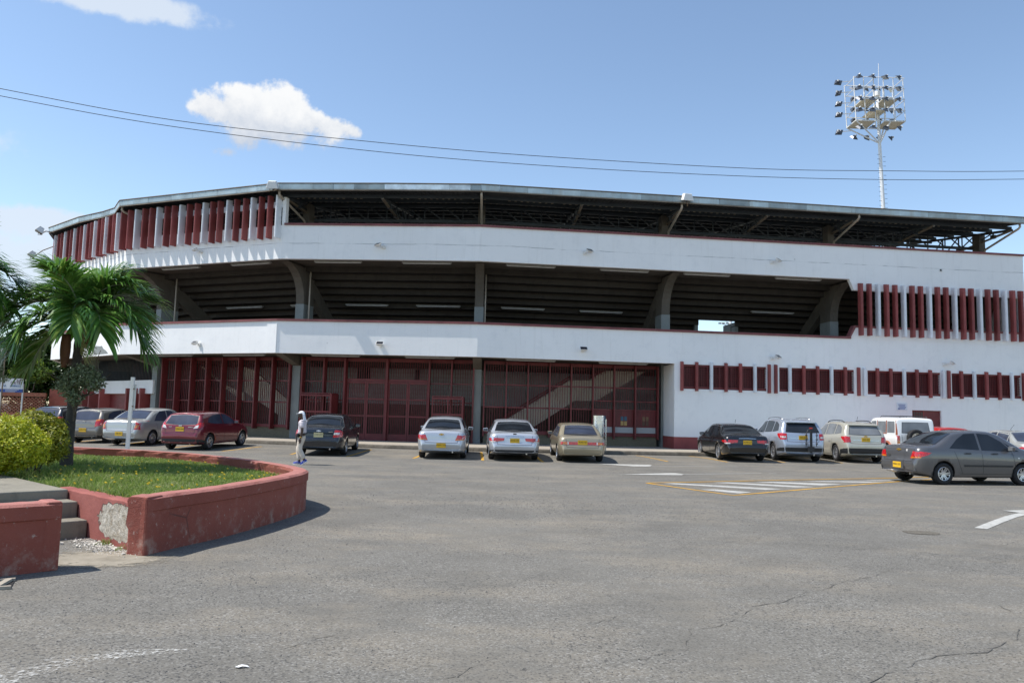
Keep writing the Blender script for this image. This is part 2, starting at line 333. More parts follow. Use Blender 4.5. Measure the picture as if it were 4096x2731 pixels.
def paint(name, col, metal=.35, rough=.33, dirt=.0):
    m, nt, b = newmat(name); g = G(nt)
    fl = g.noise(350, 1); c = g.mix(g.rng(fl, .3, .7), tuple(x*.88 for x in col), tuple(min(1, x*1.12) for x in col))
    low = g.m('MULTIPLY', g.rng(g.sep()[2], .15, .75, 1, 0), g.rng(g.noise(2.5, 5), .25, .75, .15, .8)); c = g.mix(g.m('MULTIPLY', low, .28+dirt), c, (.2, .17, .13))
    nt.links.new(c, b.inputs['Base Color']); b.inputs['Metallic'].default_value = metal; b.inputs['Roughness'].default_value = rough
    b.inputs['Coat Weight'].default_value = .9; b.inputs['Coat Roughness'].default_value = .05
    g.bump(g.noise(1.6, 2), .06, .05, b); return m
# ------------------------------------------------------------------ plan of the stadium front (metres; camera stands at 0,0)
PL = [Vector(p) for p in ((-33.0, 60.0), (-27.0, 45.9), (-19.77, 39.49), (-10.8, 35.81), (-1.556, 35.196), (25.32, 38.576))]
CUM = [0.0]
for a, b in zip(PL, PL[1:]): CUM.append(CUM[-1]+(b-a).length)
def _n(a, b): d = (b-a).normalized(); return Vector((-d.y, d.x))       # points inwards
MIT = []
for i in range(len(PL)):
    ns = [_n(PL[j], PL[j+1]) for j in (i-1, i) if 0 <= j < len(PL)-1]
    k = sum(ns, Vector((0, 0))); k.normalize(); MIT.append(k/ max(.5, k.dot(ns[0])))
def SS(seg, s): return CUM[seg]+s                                       # seg 2: left facet, 3: middle, 4: long right facet
def P(S, off, z):
    i = 0
    while i < len(PL)-2 and S > CUM[i+1]: i += 1
    t = (S-CUM[i])/(CUM[i+1]-CUM[i]); a = PL[i]+MIT[i]*off; b = PL[i+1]+MIT[i+1]*off
    q = a + (b-a)*t; return Vector((q.x, q.y, z))
def dirs(S):
    i = 0
    while i < len(PL)-2 and S > CUM[i+1]: i += 1
    u = (PL[i+1]-PL[i]).normalized(); return Vector((u.x, u.y, 0)), Vector((-u.y, u.x, 0))
def px(x, y, seg, off=0.0):
    """(S, z) of the point of the facade plane (moved inwards by off) that shows at a place in the photograph"""
    a = PL[seg]+MIT[seg]*off; b = PL[seg+1]+MIT[seg+1]*off; d = ray(x, y); e = b-a
    t = (a.x*e.y - a.y*e.x)/(d.x*e.y - d.y*e.x); q = d*t
    tt = (Vector((q.x, q.y))-a).dot(e)/e.length_squared
    return SS(seg, tt*(CUM[seg+1]-CUM[seg])), q.z+EYE
def splits(S0, S1, step=None):
    o = [S0] + [c for c in CUM if S0+1e-4 < c < S1-1e-4] + [S1]
    return o
def band(mb, S0, S1, z0, z1, o0, o1, mi=0):
    """a strip of wall following the plan, from off o0 (outer) to o1 (inner)"""
    sp = splits(S0, S1); n = len(sp); vs = []
    for S in sp: vs += [P(S, o0, z0), P(S, o1, z0), P(S, o1, z1), P(S, o0, z1)]
    fs = [(0, 1, 2, 3), tuple((n-1)*4+k for k in (3, 2, 1, 0))]
    for i in range(n-1):
        for k in range(4): fs.append((i*4+k, (i+1)*4+k, (i+1)*4+(k+1) % 4, i*4+(k+1) % 4))
    mb.add(vs, fs, mi)
def poly_sz(mb, pts, o0, o1, mi=0):
    mb.prism([P(S, o0, z) for S, z in pts], [P(S, o1, z) for S, z in pts], mi)
def grid_wall(mb, Ss, zs, solid, o0, o1):
    """wall of cells; open cells become real openings with reveals"""
    vid = {}
    def V(i, j, k):
        if (i, j, k) not in vid: vid[(i, j, k)] = len(mb.v); mb.v.append(tuple(P(Ss[i], (o0, o1)[k], zs[j])))
        return vid[(i, j, k)]
    n, mz = len(Ss)-1, len(zs)-1
    ok = lambda i, j: 0 <= i < n and 0 <= j < mz and solid(i, j)
    for i in range(n):
        for j in range(mz):
            if not ok(i, j): continue
            q = [(i, j), (i+1, j), (i+1, j+1), (i, j+1)]
            fs = [tuple(V(a, b, 0) for a, b in q), tuple(V(a, b, 1) for a, b in reversed(q))]
            for (di, dj), (p0, p1) in (((0, -1), (0, 1)), ((1, 0), (1, 2)), ((0, 1), (2, 3)), ((-1, 0), (3, 0))):
                if not ok(i+di, j+dj): a, b = q[p0], q[p1]; fs.append((V(*b, 0), V(*a, 0), V(*a, 1), V(*b, 1)))
            mb.f += fs; mb.mi += [0]*len(fs)
Z2, Z3, Z4, Z5, ZF0, ZF1 = 4.18, 5.65, 8.55, 10.13, 11.64, 11.96
S0, S1, S2, S3, S4, S5 = CUM
SR0, SR1 = SS(4, 9.20), SS(4, 27.2)           # right-hand closed block
SN = SS(4, 17.92)                             # where the bands step towards each other
W_TH = .22
st = empty('stadium', (0, 42, 0), 0, 'long two-storey white stadium stand with maroon fins, concrete columns and a galvanised roof edge', 'stadium')
class _Stand:
    pass
def part(mb, name, mat, parent=None, smooth=False, **k):
    o = mb.build(name, mat, None, smooth, **k); p = parent or st; o.parent = p
    o.matrix_parent_inverse = Matrix.Translation(-Vector(p.location)) if p is st else Matrix.Identity(4)
    return o
def sub(mb, name, mat, parent, **k):
    o = mb.build(name, mat, None, **k); o.parent = parent; return o
# ---- lower white band and upper white band
mb = MB(); band(mb, S0, SR0, Z2, Z3, 0, W_TH); part(mb, 'lower_band', M_white)
mb = MB(); band(mb, S0, SN, Z4, Z5, 0, W_TH); poly_sz(mb, [(SN, Z4), (SN+.24, 8.02), (SR1, 8.0), (SR1, Z5), (SN, Z5)], 0, W_TH); part(mb, 'upper_band', M_white)
# pier bulge on the lower band at the left corner (small rib seen at the joint)
mb = MB(); band(mb, S3-.55, S3, Z2, Z3-.12, -.03, .02); part(mb, 'corner_rib', M_white)
# ---- right block with its window openings
win_px = [(2733, 3066), (3117, 3416), (3470, 3762), (3806, 4085)]
wins = [(px(a, 1490, 4)[0], px(b, 1490, 4)[0]) for a, b in win_px]
door = (px(3649, 1650, 4)[0], px(3765, 1650, 4)[0])
Ss = sorted(set([SR0, SN, SR1] + [x for w in wins for x in w] + list(door))); zs = [.2, .78, 2.32, 3.02, 4.16, 5.65]
def solid(i, j):
    S = (Ss[i]+Ss[i+1])/2; z = (zs[j]+zs[j+1])/2
    if 3.02 < z < 4.16 and any(a < S < b for a, b in wins): return False
    if z < 2.32 and door[0] < S < door[1]: return False
    return True
mb = MB(); grid_wall(mb, Ss, zs, solid, 0, W_TH)
poly_sz(mb, [(SN, 5.652), (SR1, 5.652), (SR1, 6.2), (SN+.25, 6.2)], 0.0, W_TH)
part(mb, 'ground_floor_wall', M_white)
mb = MB(); band(mb, SR0, SR0+.18, .2, Z2-.002, W_TH+.002, 3.2); part(mb, 'return_wall', M_white)
mb = MB(); band(mb, SR0-.012, door[0]-.02, .18, .80, -.014, .0); band(mb, door[1]+.02, SR1, .18, .80, -.014, .0); band(mb, SR0-.014, SR0, .18, .8, 0, 3.2); part(mb, 'plinth', M_maroon2)
mb = MB(); band(mb, SR1-.2, SR1, .2, Z5-.01, W_TH+.002, 14); part(mb, 'end_wall', M_white)
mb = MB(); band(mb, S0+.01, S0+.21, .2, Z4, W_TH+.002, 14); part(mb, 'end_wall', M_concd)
# ---- copings
mb = MB(); band(mb, S0, SN+.02, Z3, Z3+.10, -.07, W_TH+.05)
part(mb, 'coping', M_cap)
mb = MB(); poly_sz(mb, [(SN-.08, Z3+.10), (SN+.02, Z3+.10), (SN+.27, 6.2), (SN+.27, 6.3), (SN+.19, 6.3)], -.07, W_TH+.05); band(mb, SN+.27, SR1, 6.2, 6.29, -.05, W_TH+.05)
part(mb, 'coping', M_cap)
mb = MB(); band(mb, S3+.12, SR1+.05, Z5, Z5+.09, -.07, W_TH+.05); part(mb, 'coping', M_cap)
# ---- soffit slabs behind the bands, floors
mb = MB(); band(mb, S0, SR1, Z2+.06, Z2+.26, W_TH, 9.5); part(mb, 'middle_floor_slab', M_conc)
mb = MB(); band(mb, S0, SR1, Z4+.04, Z4+.2, W_TH, 2.05); part(mb, 'upper_soffit', M_conc)
mb = MB(); band(mb, S0, SR1, .05, .2, .3, 12); part(mb, 'ground_floor_slab', M_floor)
# ---- stepped underside of the stand
GA, GB = px(2797, 1300, 4, 5.4)[0], px(2944, 1300, 4, 5.4)[0]
RIS, TR = .268, .585
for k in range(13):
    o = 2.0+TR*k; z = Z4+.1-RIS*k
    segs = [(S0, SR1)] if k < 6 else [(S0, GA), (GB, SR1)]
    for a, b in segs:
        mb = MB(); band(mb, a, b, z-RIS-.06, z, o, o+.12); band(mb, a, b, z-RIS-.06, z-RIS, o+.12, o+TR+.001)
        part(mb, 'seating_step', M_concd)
mb = MB()
for S in (GA-.1, GB+.1): band(mb, S-.1, S+.1, Z3-1.3, 6.95, 5.6, 7.4)
part(mb, 'vomitory_wall', M_greyp)
mb = MB(); mc = MB()
for a, b in ((S2+2, GA-.1), (GB+.1, SR1)):
    band(mb, a, b, 4.45, 6.28, 5.9, 6.05); band(mc, a, b, 6.28, 6.38, 5.86, 6.1)
part(mb, 'inner_parapet', M_greyp); part(mc, 'coping', M_cap)
# ---- columns, brackets, rakers
colS = [S1+.0, S2, S3, S4, SS(4, 9.42), SS(4, 18.25), SS(4, 26.75)]
def radial(S, o, z, side):      # side shift along the wall
    i = min(range(len(CUM)), key=lambda j: abs(CUM[j]-S))
    if abs(CUM[i]-S) < .05: k = Vector((MIT[i].x, MIT[i].y, 0)).normalized(); u = Vector((k.y, -k.x, 0))
    else: u, k = dirs(S)
    b = P(S, 0, 0); q = b + k*o + u*side; return Vector((q.x, q.y, z))
def radial_prism(mb, S, pts, w):
    mb.prism([radial(S, o, z, -w/2) for o, z in pts], [radial(S, o, z, w/2) for o, z in pts])
arc = [(2.0-1.72*(1-math.cos(t))-.0, 6.95+1.56*math.sin(t)) for t in [i*math.pi/2/9 for i in range(10)]]
for i, S in enumerate(colS):
    if S > S5-3: w = .42
    mb = MB(); radial_prism(mb, S, [(2.0, .2), (3.0, .2), (3.0, Z2+.06), (2.0, Z2+.06)], .42)
    if S < SR0+.5: part(mb, 'column', M_greyp)
    mb = MB(); radial_prism(mb, S, [(2.0, 3.72), (2.0, Z2+.05), (.24, Z2+.05), (.24, Z2-.03), (1.4, 3.86)], .40)
    if S < SR0-.1: part(mb, 'bracket', M_conc)
    mb = MB(); radial_prism(mb, S, [(2.0, Z2+.26), (3.0, Z2+.26), (3.0, 6.72), (2.0, 6.72)], .44); part(mb, 'column', M_greyp)
    mb = MB(); radial_prism(mb, S, [(3.0, 6.72), (2.0, 6.72)] + arc + [(3.0, 8.51)], .41); part(mb, 'bracket', M_conc)
    mb = MB(); radial_prism(mb, S, [(2.9, 7.95), (3.4, 7.75), (8.4, 4.4), (7.6, 4.4), (2.9, 7.3)], .34); part(mb, 'raker_beam', M_conc)
    mb = MB(); radial_prism(mb, S, [(2.2, 8.75), (2.72, 8.75), (2.72, 11.75), (2.2, 11.75)], .34); part(mb, 'roof_post', M_conc)
# ---- fins
FIN_W, FIN_D = .10, .34
def fin_mesh(name, h, w, d, mat, taper=0.0, rnd=.035):
    mb = MB(); pts = [(-w/2, 0), (-w/2, -d+rnd), (-w/2+rnd*.8, -d), (w/2-rnd*.8, -d), (w/2, -d+rnd), (w/2, 0)]
    b = [Vector((x, y, 0)) for x, y in pts]; t = [Vector((x, y, h)) for x, y in pts]; t[1].z -= 0.03; t[2].z -= .05; t[3].z -= .05; t[4].z -= .03
    mb.prism(b, t); me = mb.mesh(name)
    bm = bmesh.new(); bm.from_mesh(me); bmesh.ops.recalc_face_normals(bm, faces=bm.faces); bm.to_mesh(me); bm.free(); me.materials.append(mat); return me
fmA = {c: fin_mesh('fin', 2.02, FIN_W, .36, m) for c, m in (('W', M_whitefin), ('R', M_maroon2))}
fmB = {c: fin_mesh('fin', 2.54, .135, .30, m, rnd=.05) for c, m in (('W', M_whitefin), ('R', M_maroon2))}
fmC = {c: fin_mesh('fin', 1.36, .13, .17, m, rnd=.05) for c, m in (('W', M_whitefin), ('R', M_maroon2))}
def put_fin(me, S, z, off=-.003):
    u, k = dirs(S); q = P(S, off, z); o = link('fin', me, st); o.matrix_parent_inverse = Matrix.Translation(-st.location)
    o.location = q; o.rotation_euler = (0, 0, math.atan2(u.y, u.x)); return o
# left fins (three tones repeated W R R)
S = S3-.13; i = 0; pat = 'WRR'
jit = [0, .02, -.02, 0, .1, -.03, .02, -.1, .0, .03, .02, -.02, 0, 0, .05, -.05]
while S > S0+.3:
    put_fin(fmA[pat[i % 3]], S + jit[i % 16]*.4, 9.5); S -= .487; i += 1
mb = MB(); band(mb, S0, S3-.10, 10.13, 10.18, .02, .2); part(mb, 'louvre_sill', M_mardk)
mb = MB(); band(mb, S0, S3+.0, 10.98, 11.26, .0, .16); part(mb, 'head_beam', M_whitefin)
mb = MB(); band(mb, S3-.02, S3+.14, Z5, 11.45, -.02, .24); part(mb, 'corner_post', M_white)
for k in range(60):     # maroon louvre screens between the fins
    a = S3-.2-.974*k; b = a-.9
    if b < S0: break
    mb = MB(); band(mb, b, a, 10.18, 10.24, .05, .10); band(mb, b, a, 10.92, 10.98, .05, .10)
    for q in range(7):
        z = 10.28+q*.095; mb.prism([P(b, .05, z), P(b, .05, z+.018), P(b, .12, z+.055), P(b, .12, z+.037)], [P(a, .05, z), P(a, .05, z+.018), P(a, .12, z+.055), P(a, .12, z+.037)])
    mb.kind = 1; o = part(mb, 'louvre_screen', M_mardk)
# right upper fins
pat2 = 'RRW'; n = 20
sA, sB = px(3437, 1240, 4)[0], px(4078, 1290, 4)[0]
for i in range(n):
    put_fin(fmB[pat2[i % 3]], sA+(sB-sA)*i/(n-1), 5.82)
# right lower fins
low = [(2726, 'R'), (2785, 'R'), (2843.5, 'W'), (2902, 'R'), (2959.5, 'R'), (3017.7, 'W'), (3074.5, 'R'), (3101, 'R'), (3157, 'W'), (3213, 'R'), (3268, 'R'), (3323.5, 'W'), (3378.5, 'R'), (3432, 'R'),
       (3455, 'W'), (3507, 'R'), (3560.6, 'R'), (3614, 'W'), (3665, 'R'), (3718, 'R'), (3770, 'W'), (3792, 'R'), (3842, 'R'), (3894, 'W'), (3943, 'R'), (3994.6, 'R'), (4043.6, 'W'), (4091, 'R')]
for x, c in low: put_fin(fmC[c], px(x, 1500+(x-2700)*.02, 4)[0], 2.93)
# window screens of the ground floor block
for a, b in wins:
    n = max(1, round((b-a)/.62)); 
    for q in range(n):
        c0, c1 = a+(b-a)*q/n, a+(b-a)*(q+1)/n
        mb = MB(); band(mb, c0+.002, c1-.002, 3.022, 3.14, .06, .16); band(mb, c0+.002, c1-.002, 4.07, 4.158, .06, .16); band(mb, c0+.002, c0+.04, 3.14, 4.07, .07, .15)
        fr = part(mb, 'window_screen', M_maroon)
        mb = MB()
        for t in range(1, 7): S = c0+(c1-c0)*t/7; band(mb, S-.011, S+.011, 3.14, 4.07, .09, .112)
        for t in range(1, 8): z = 3.14+.93*t/8; band(mb, c0+.04, c1, z-.008, z+.008, .113, .125)
        o = part(mb, 'grille_bars', M_maroon); tag(o, kind='stuff')
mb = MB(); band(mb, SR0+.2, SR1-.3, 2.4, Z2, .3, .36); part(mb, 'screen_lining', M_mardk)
# maroon service gate
mb = MB(); band(mb, door[0], door[1], .12, 2.318, .10, .15); gt = part(mb, 'service_gate', M_maroon)
mb = MB()
for q in range(5): S = door[0]+(door[1]-door[0])*(.06+q*.07); 
for q in range(4):
    for r in range(3): S = door[0]+.12+q*.13; z = 2.18-r*.14; band(mb, S, S+.08, z-.05, z+.05, .07, .10)
part(mb, 'vent_block', M_conc)
mb = MB(); band(mb, door[0]+.62, door[0]+.66, .15, 2.3, .07, .10); band(mb, door[0]+.1, door[1]-.06, 1.55, 1.6, .07, .1); part(mb, 'gate_frame', M_maroon2)
# notice on the wall
a = px(3586, 1610, 4); b = px(3628, 1641, 4)
mb = MB(); poly_sz(mb, [(a[0], b[1]), (b[0], b[1]), (b[0], a[1]), (a[0], a[1])], -.03, -.004)
nb = mb.build('notice_board', pm('notice white', (.70, .74, .78), .5, .04), None); tag(nb, 'small white notice with lines of blue text on the wall above the gate', 'notice')
M_blue = pm('blue ink', (.03, .09, .32), .6, .1); mb = MB()
for k in range(5): band(mb, a[0]+.06+.02*(k % 3), b[0]-.06-.03*((k+1) % 3), a[1]-.10-k*.052, a[1]-.075-k*.052, -.034, -.03)
band(mb, a[0]+.05, a[0]+.15, b[1]+.04, b[1]+.08, -.034, -.03); o = mb.build('lettering', M_blue, nb)
# ---- roof
edge = [(S0-.6, -.55), (S1-.05, -.60), (S1+.6, -.56), (SS(1, 4.2), -.5), (SS(1, 6.6), -.16), (SS(1, 8.0), -.10), (S2+.05, -.58), (S3, -.56), (SS(3, 4.9), -.62), (S4, -.56), (SS(4, 9.4), -.6), (SS(4, 18), -.52), (SS(4, 28.4), -.58)]
def eo(S):
    for (a, oa), (b, ob) in zip(edge, edge[1:]):
        if a <= S <= b: return oa+(ob-oa)*(S-a)/(b-a)
    return edge[0][1] if S < edge[0][0] else edge[-1][1]
RE = SS(4, 27.05); DEEP = 15.5
def zr(o): return ZF0+.06+max(0, o)*.13
breaks = sorted(set([S0-.6] + [e for e, _ in edge] + CUM[1:5] + [RE])); breaks = [b for b in breaks if b <= RE+1e-3]
mb = MB()
for a, b in zip(breaks, breaks[1:]):
    if b-a < 1e-3: continue
    n = max(1, round((b-a)/2.4))
    for q in range(n):
        u, v = a+(b-a)*q/n, a+(b-a)*(q+1)/n
        lo = [P(u, eo(u)+.03, zr(0)), P(v, eo(v)+.03, zr(0)), P(v, DEEP, zr(DEEP)), P(u, DEEP, zr(DEEP))]
        mb.prism(lo, [p+Vector((0, 0, .06)) for p in lo])
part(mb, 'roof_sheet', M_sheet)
# corrugation ribs under the sheet near the edge, and purlins
mb = MB(); S = S0
while S < RE-.1:
    mb.bar(P(S, eo(S)+.1, zr(0)-.02), P(S, 5.2, zr(5.2)-.02), .05, .035); S += .19
o = part(mb, 'sheet_ribs', M_sheet, fix=False); tag(o, kind='stuff')
for o_ in (.35, 1.7, 3.1, 4.6, 6.1, 7.6, 9.1, 10.6, 12.2, 13.8, 15.2):
    mb = MB(); band(mb, S1-3, RE-.1, zr(o_)-.2, zr(o_)-.04, o_, o_+.07); part(mb, 'purlin', M_steeld)
mb = MB(); rnd = random.Random(3)    # pale boxes in rows, bright dashes of light put into their colour
for o_ in [1.0+.62*k for k in range(22)]:
    S = S3-8
    while S < RE-.3:
        if rnd.random() < .8: mb.box(P(S, o_, zr(o_)-.05), (.11, .03, .025))
        S += .3
o = part(mb, 'light_dashes', pm('pale light dash', (.5, .42, .3), .6, .3, 9), fix=False); tag(o, kind='stuff')
# fascia panels
S = S0-.55; k = 0; rnd = random.Random(11)
marks = sorted([px(x, 750, 3, -.56)[0] for x in (1163, 1258, 1370, 1488, 1570, 1632, 1786, 1850, 1976)])
cuts = []
while S < SS(4, 28.3):
    cuts.append(S); S += rnd.choice((.95, 1.15, 1.3, 1.5))
cuts = sorted(cuts + [e for e, _ in edge[1:-1]]); cuts = [c for i, c in enumerate(cuts) if i == 0 or c-cuts[i-1] > .22]
for e, _ in edge[1:-1]:
    if e not in cuts: cuts.append(e)
cuts.sort(); cuts.append(SS(4, 28.3))
nA, nB = SS(3, 5.0), SS(3, 9.0)
for a, b in zip(cuts, cuts[1:]):
    if b-a < .02: continue
    j = rnd.uniform(-.006, .006); new = nA < (a+b)/2 < nB
    oa, ob = eo(a), eo(b); g0, g1 = a+.004, b-.004
    mb = MB()
    def q(S, o, z): return P(S, o, z)
    sp = [g0, g1]
    f = [q(g0, oa+.02, ZF0+j), q(g1, ob+.02, ZF0+j), q(g1, ob-.0, ZF0+.06), q(g1, ob-.01, ZF1-.03), q(g0, oa-.01, ZF1-.03), q(g0, oa-.0, ZF0+.06)]
    mb.add([q(g0, oa+.03, ZF0+j), q(g1, ob+.03, ZF0+j), q(g1, ob+.0, ZF0+.05), q(g0, oa+.0, ZF0+.05), q(g1, ob-.012+j, ZF1-.05), q(g0, oa-.012+j, ZF1-.05), q(g1, ob+.02, ZF1), q(g0, oa+.02, ZF1), q(g1, ob+.3, ZF1-.02), q(g0, oa+.3, ZF1-.02)],
           [(0, 1, 2, 3), (3, 2, 4, 5), (5, 4, 6, 7), (7, 6, 8, 9), (9, 8, 1, 0)])
    part(mb, 'fascia_panel', M_zincn if new else M_zinc, fix=False)
mb = MB()
for a, b in zip(cuts, cuts[1:]):
    if b-a > .02: 
        band_pts = [P(a, eo(a)-.012, ZF1-.005), P(b, eo(b)-.012, ZF1-.005)]; mb.bar(band_pts[0], band_pts[1], .05, .035)
        mb.bar(P(a, eo(a)+.02, ZF0-.005), P(b, eo(b)+.02, ZF0-.005), .045, .03)
part(mb, 'fascia_trim', M_steelb)
# ---- radial trusses
def truss(S, mat=M_steeld, light=False):
    u, k = dirs(S)
    bot = lambda o: 11.50-(o-.1)*.075 if o < 6.6 else 11.01+(o-6.6)*.30
    ns = [.1, 1.4, 2.7, 4.0, 5.3, 6.6, 8.2, 9.8, 11.4, 13.0]
    mb = MB(); T = lambda o, z: P(S, o, z)
    for a, b in zip(ns, ns[1:]): mb.bar(T(a, zr(a)-.26), T(b, zr(b)-.26), .09, .12)
    for i, a in enumerate(ns[1:-1]):
        if zr(a)-.26-bot(a) > .15: mb.bar(T(a, bot(a)), T(a, zr(a)-.26), .06)
    for a, b in zip(ns, ns[1:]):
        if b <= 6.7: mb.bar(T(a, zr(a)-.26), T(b, bot(b)), .05)
        else: mb.bar(T(a, bot(a)), T(b, zr(b)-.26), .05)
    for a in ns[1:-2]: mb.box(T(a, bot(a)), (.2, .2, .18), Matrix.Rotation(math.atan2(u.y, u.x), 3, 'Z'))
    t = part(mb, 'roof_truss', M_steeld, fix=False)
    mb = MB()
    for a, b in zip(ns, ns[1:]): mb.bar(T(a, bot(a)-.05), T(b, min(bot(b), zr(b)-.2)-.05), .11, .07)
    o = mb.build('bottom_chord', M_steelb, None); o.parent = t
    return t
Sx = []
for a, b in zip(colS[1:], colS[2:]): Sx += [a, (a+b)/2]
Sx += [colS[-1], colS[1]-4.8, colS[0]]
for S in Sx: truss(S)
def lattice(o_, zt, zb, Sa, Sb, step=1.0):
    mb = MB(); sp = splits(Sa, Sb)
    for a, b in zip(sp, sp[1:]):
        mb.bar(P(a, o_, zt), P(b, o_, zt), .1, .14); mb.bar(P(a, o_, zb), P(b, o_, zb), .1, .14)
        n = max(1, round((b-a)/step))
        for i in range(n):
            u, v = a+(b-a)*i/n, a+(b-a)*(i+1)/n
            mb.bar(P(u, o_, zt), P(v, o_, zb), .05); mb.bar(P(u, o_, zt), P(u, o_, zb), .05)
    part(mb, 'lattice_girder', M_steeld, fix=False)
lattice(2.75, zr(2.75)-.25, zr(2.75)-1.0, S2, SS(4, 27)); lattice(6.6, zr(6.6)-.3, 10.62, S2, SS(4, 27), 1.6); lattice(12.6, zr(12.6)-.3, zr(12.6)-1.2, S2, SS(4, 27), 1.6)
# ---- drain pipes
for S in (S2, S3, S4, SS(4, 9.4), SS(4, 18.25), SS(4, 26.75)):
    mb = MB(); mb.tube([P(S, -.40, 11.66), P(S, -.42, 11.5), P(S, -.3, 11.42), P(S, 2.0, 10.85), P(S+.02, 2.1, 10.7), P(S+.02, 2.1, 8.78)], .055, 8); part(mb, 'drain_pipe', M_pipe, smooth=True)
for x0, y0, sg in ((1240, 1150, 3), (703, 1190, 2), (1942, 1180, 4)):
    S, z = px(x0, y0, sg, 2.1); mb = MB(); mb.tube([P(S, 2.1, Z2+.27), P(S, 2.1, Z4+.03)], .04, 8); part(mb, 'drain_pipe', M_pipe, smooth=True)
# ================================================================== ground floor bays (grilles, gates, stairs)
GO = 2.05         # how far the grilles stand behind the band
def bars(Sa, Sb, za, zb, step=.115, o=GO+.03):
    mb = MB(); n = max(1, int((Sb-Sa)/step))
    for i in range(1, n): S = Sa+(Sb-Sa)*i/n; band(mb, S-.015, S+.015, za, zb, o, o+.026)
    return tag(part(mb, 'grille_bars', M_maroon), kind='stuff')
def post(S, za, zb, d=.26, w=.05):
    mb = MB(); band(mb, S-w/2, S+w/2, za, zb, GO-d, GO+.06); part(mb, 'grille_post', M_maroon)
def rail(Sa, Sb, z, h=.06, d=.06):
    mb = MB(); band(mb, Sa, Sb, z-h/2, z+h/2, GO-.02, GO-.02+d); part(mb, 'grille_rail', M_maroon)
def Sof(x, y, seg, off=GO): return px(x, y, seg, off)[0]
def Zof(x, y, seg, off=GO): return px(x, y, seg, off)[1]
# bay A (left)
A = [Sof(x, 1560, 2) for x in (662, 716, 776, 837, 899, 964, 1030, 1098, 1166)]
zt, zA1, zA2, zA3 = 4.14, Zof(900, 1521, 2), Zof(900, 1603, 2), Zof(1050, 1700, 2)
for i, S in enumerate(A): post(S, zA3-.16, zt, .30, .07)
for a, b in zip(A, A[1:]):
    for z in (zA1, zA2): rail(a, b, z)
    rail(a, b, zA3, .14); rail(a, b, zt-.06, .16)
    bars(a+.05, b-.05, zA3+.07, zA2-.03); bars(a+.05, b-.05, zA2+.03, zA1-.03); bars(a+.05, b-.05, zA1+.03, zt-.14)
mb = MB(); band(mb, A[0], A[-1], .2, zA3-.07, GO+.06, GO+.3); part(mb, 'dwarf_wall', M_stone)
# bay B (gates)
B = [Sof(1150+x/2.94, 1560, 3) for x in (190, 443, 688, 1172, 1670, 1930, 2185)]
zB1, zBt = Zof(1500, 1528, 3), Zof(1500, 1529, 3)
for S in (B[0], B[1], B[2], B[4], B[5], B[6]): post(S, .22, zt, .28, .08)
post(B[3], .22, zt, .2, .12)
for a, b in zip(B, B[1:]): rail(a, b, zt-.06, .17)
for a, b in ((B[0], B[1]), (B[1], B[2]), (B[4], B[5]), (B[5], B[6])):
    for z in (zBt, 2.12): rail(a, b, z)
    rail(a, b, .42, .34)
    bars(a+.05, b-.05, .6, 2.09); bars(a+.05, b-.05, 2.15, zBt-.03); bars(a+.05, b-.05, zBt+.03, zt-.14)
zd = [.24, .62, 1.42, 2.22, 3.04]
for a, b in ((B[2], B[3]), (B[3], B[4])):
    rail(a, b, 3.11, .12, .1); bars(a+.06, b-.06, 3.17, zt-.14)
    m_ = (a+b)/2
    for c, d in ((a+.06, m_-.006), (m_+.006, b-.06)):
        mb = MB(); band(mb, c, c+.09, zd[0], zd[4], GO-.03, GO+.03); band(mb, d-.09, d, zd[0], zd[4], GO-.03, GO+.03)
        for z0, z1 in ((zd[0], zd[1]-.05), (zd[2]-.05, zd[2]+.03), (zd[3]-.05, zd[3]+.03), (zd[4]-.09, zd[4])): band(mb, c+.09, d-.09, z0, z1, GO-.028, GO+.028)
        g_ = part(mb, 'gate_leaf', M_maroon)
        mb = MB(); n = 9
        for i in range(1, n): S = c+.09+(d-c-.18)*i/n; band(mb, S-.015, S+.015, zd[1]-.05, zd[4]-.09, GO-.01, GO+.014)
        o = mb.build('gate_bars', M_maroon, None); o.parent = g_; tag(o, kind='stuff')
# turnstile cages standing out in front of bay B
for x0, x1, xs, yt in ((1200, 1325, 1358, 1572), (1728, 1852, 1868, 1586)):
    a, b = Sof(x0, 1600, 3, 1.2), Sof(x1, 1600, 3, 1.2); zt2 = Zof(x0, yt, 3, 1.2)
    mb = MB(); o0 = 1.15
    for S in (a, (a+b)/2, b-.06): band(mb, S, S+.06, .2, zt2, o0, o0+.06)
    for z in (zt2-.08, 1.55, .3): band(mb, a, b, z-.035, z+.045, o0+.002, o0+.058)
    band(mb, a+.001, b-.001, zt2, zt2+.04, o0, GO); band(mb, b+.002, b+.03, .2, zt2, o0, GO)
    cg = part(mb, 'turnstile_cage', M_maroon)
    mb = MB(); n = 12
    for i in range(1, n): S = a+(b-a)*i/n; band(mb, S-.011, S+.011, .3, zt2-.08, o0+.02, o0+.042)
    o = mb.build('cage_bars', M_maroon, None); o.parent = cg; tag(o, kind='stuff')
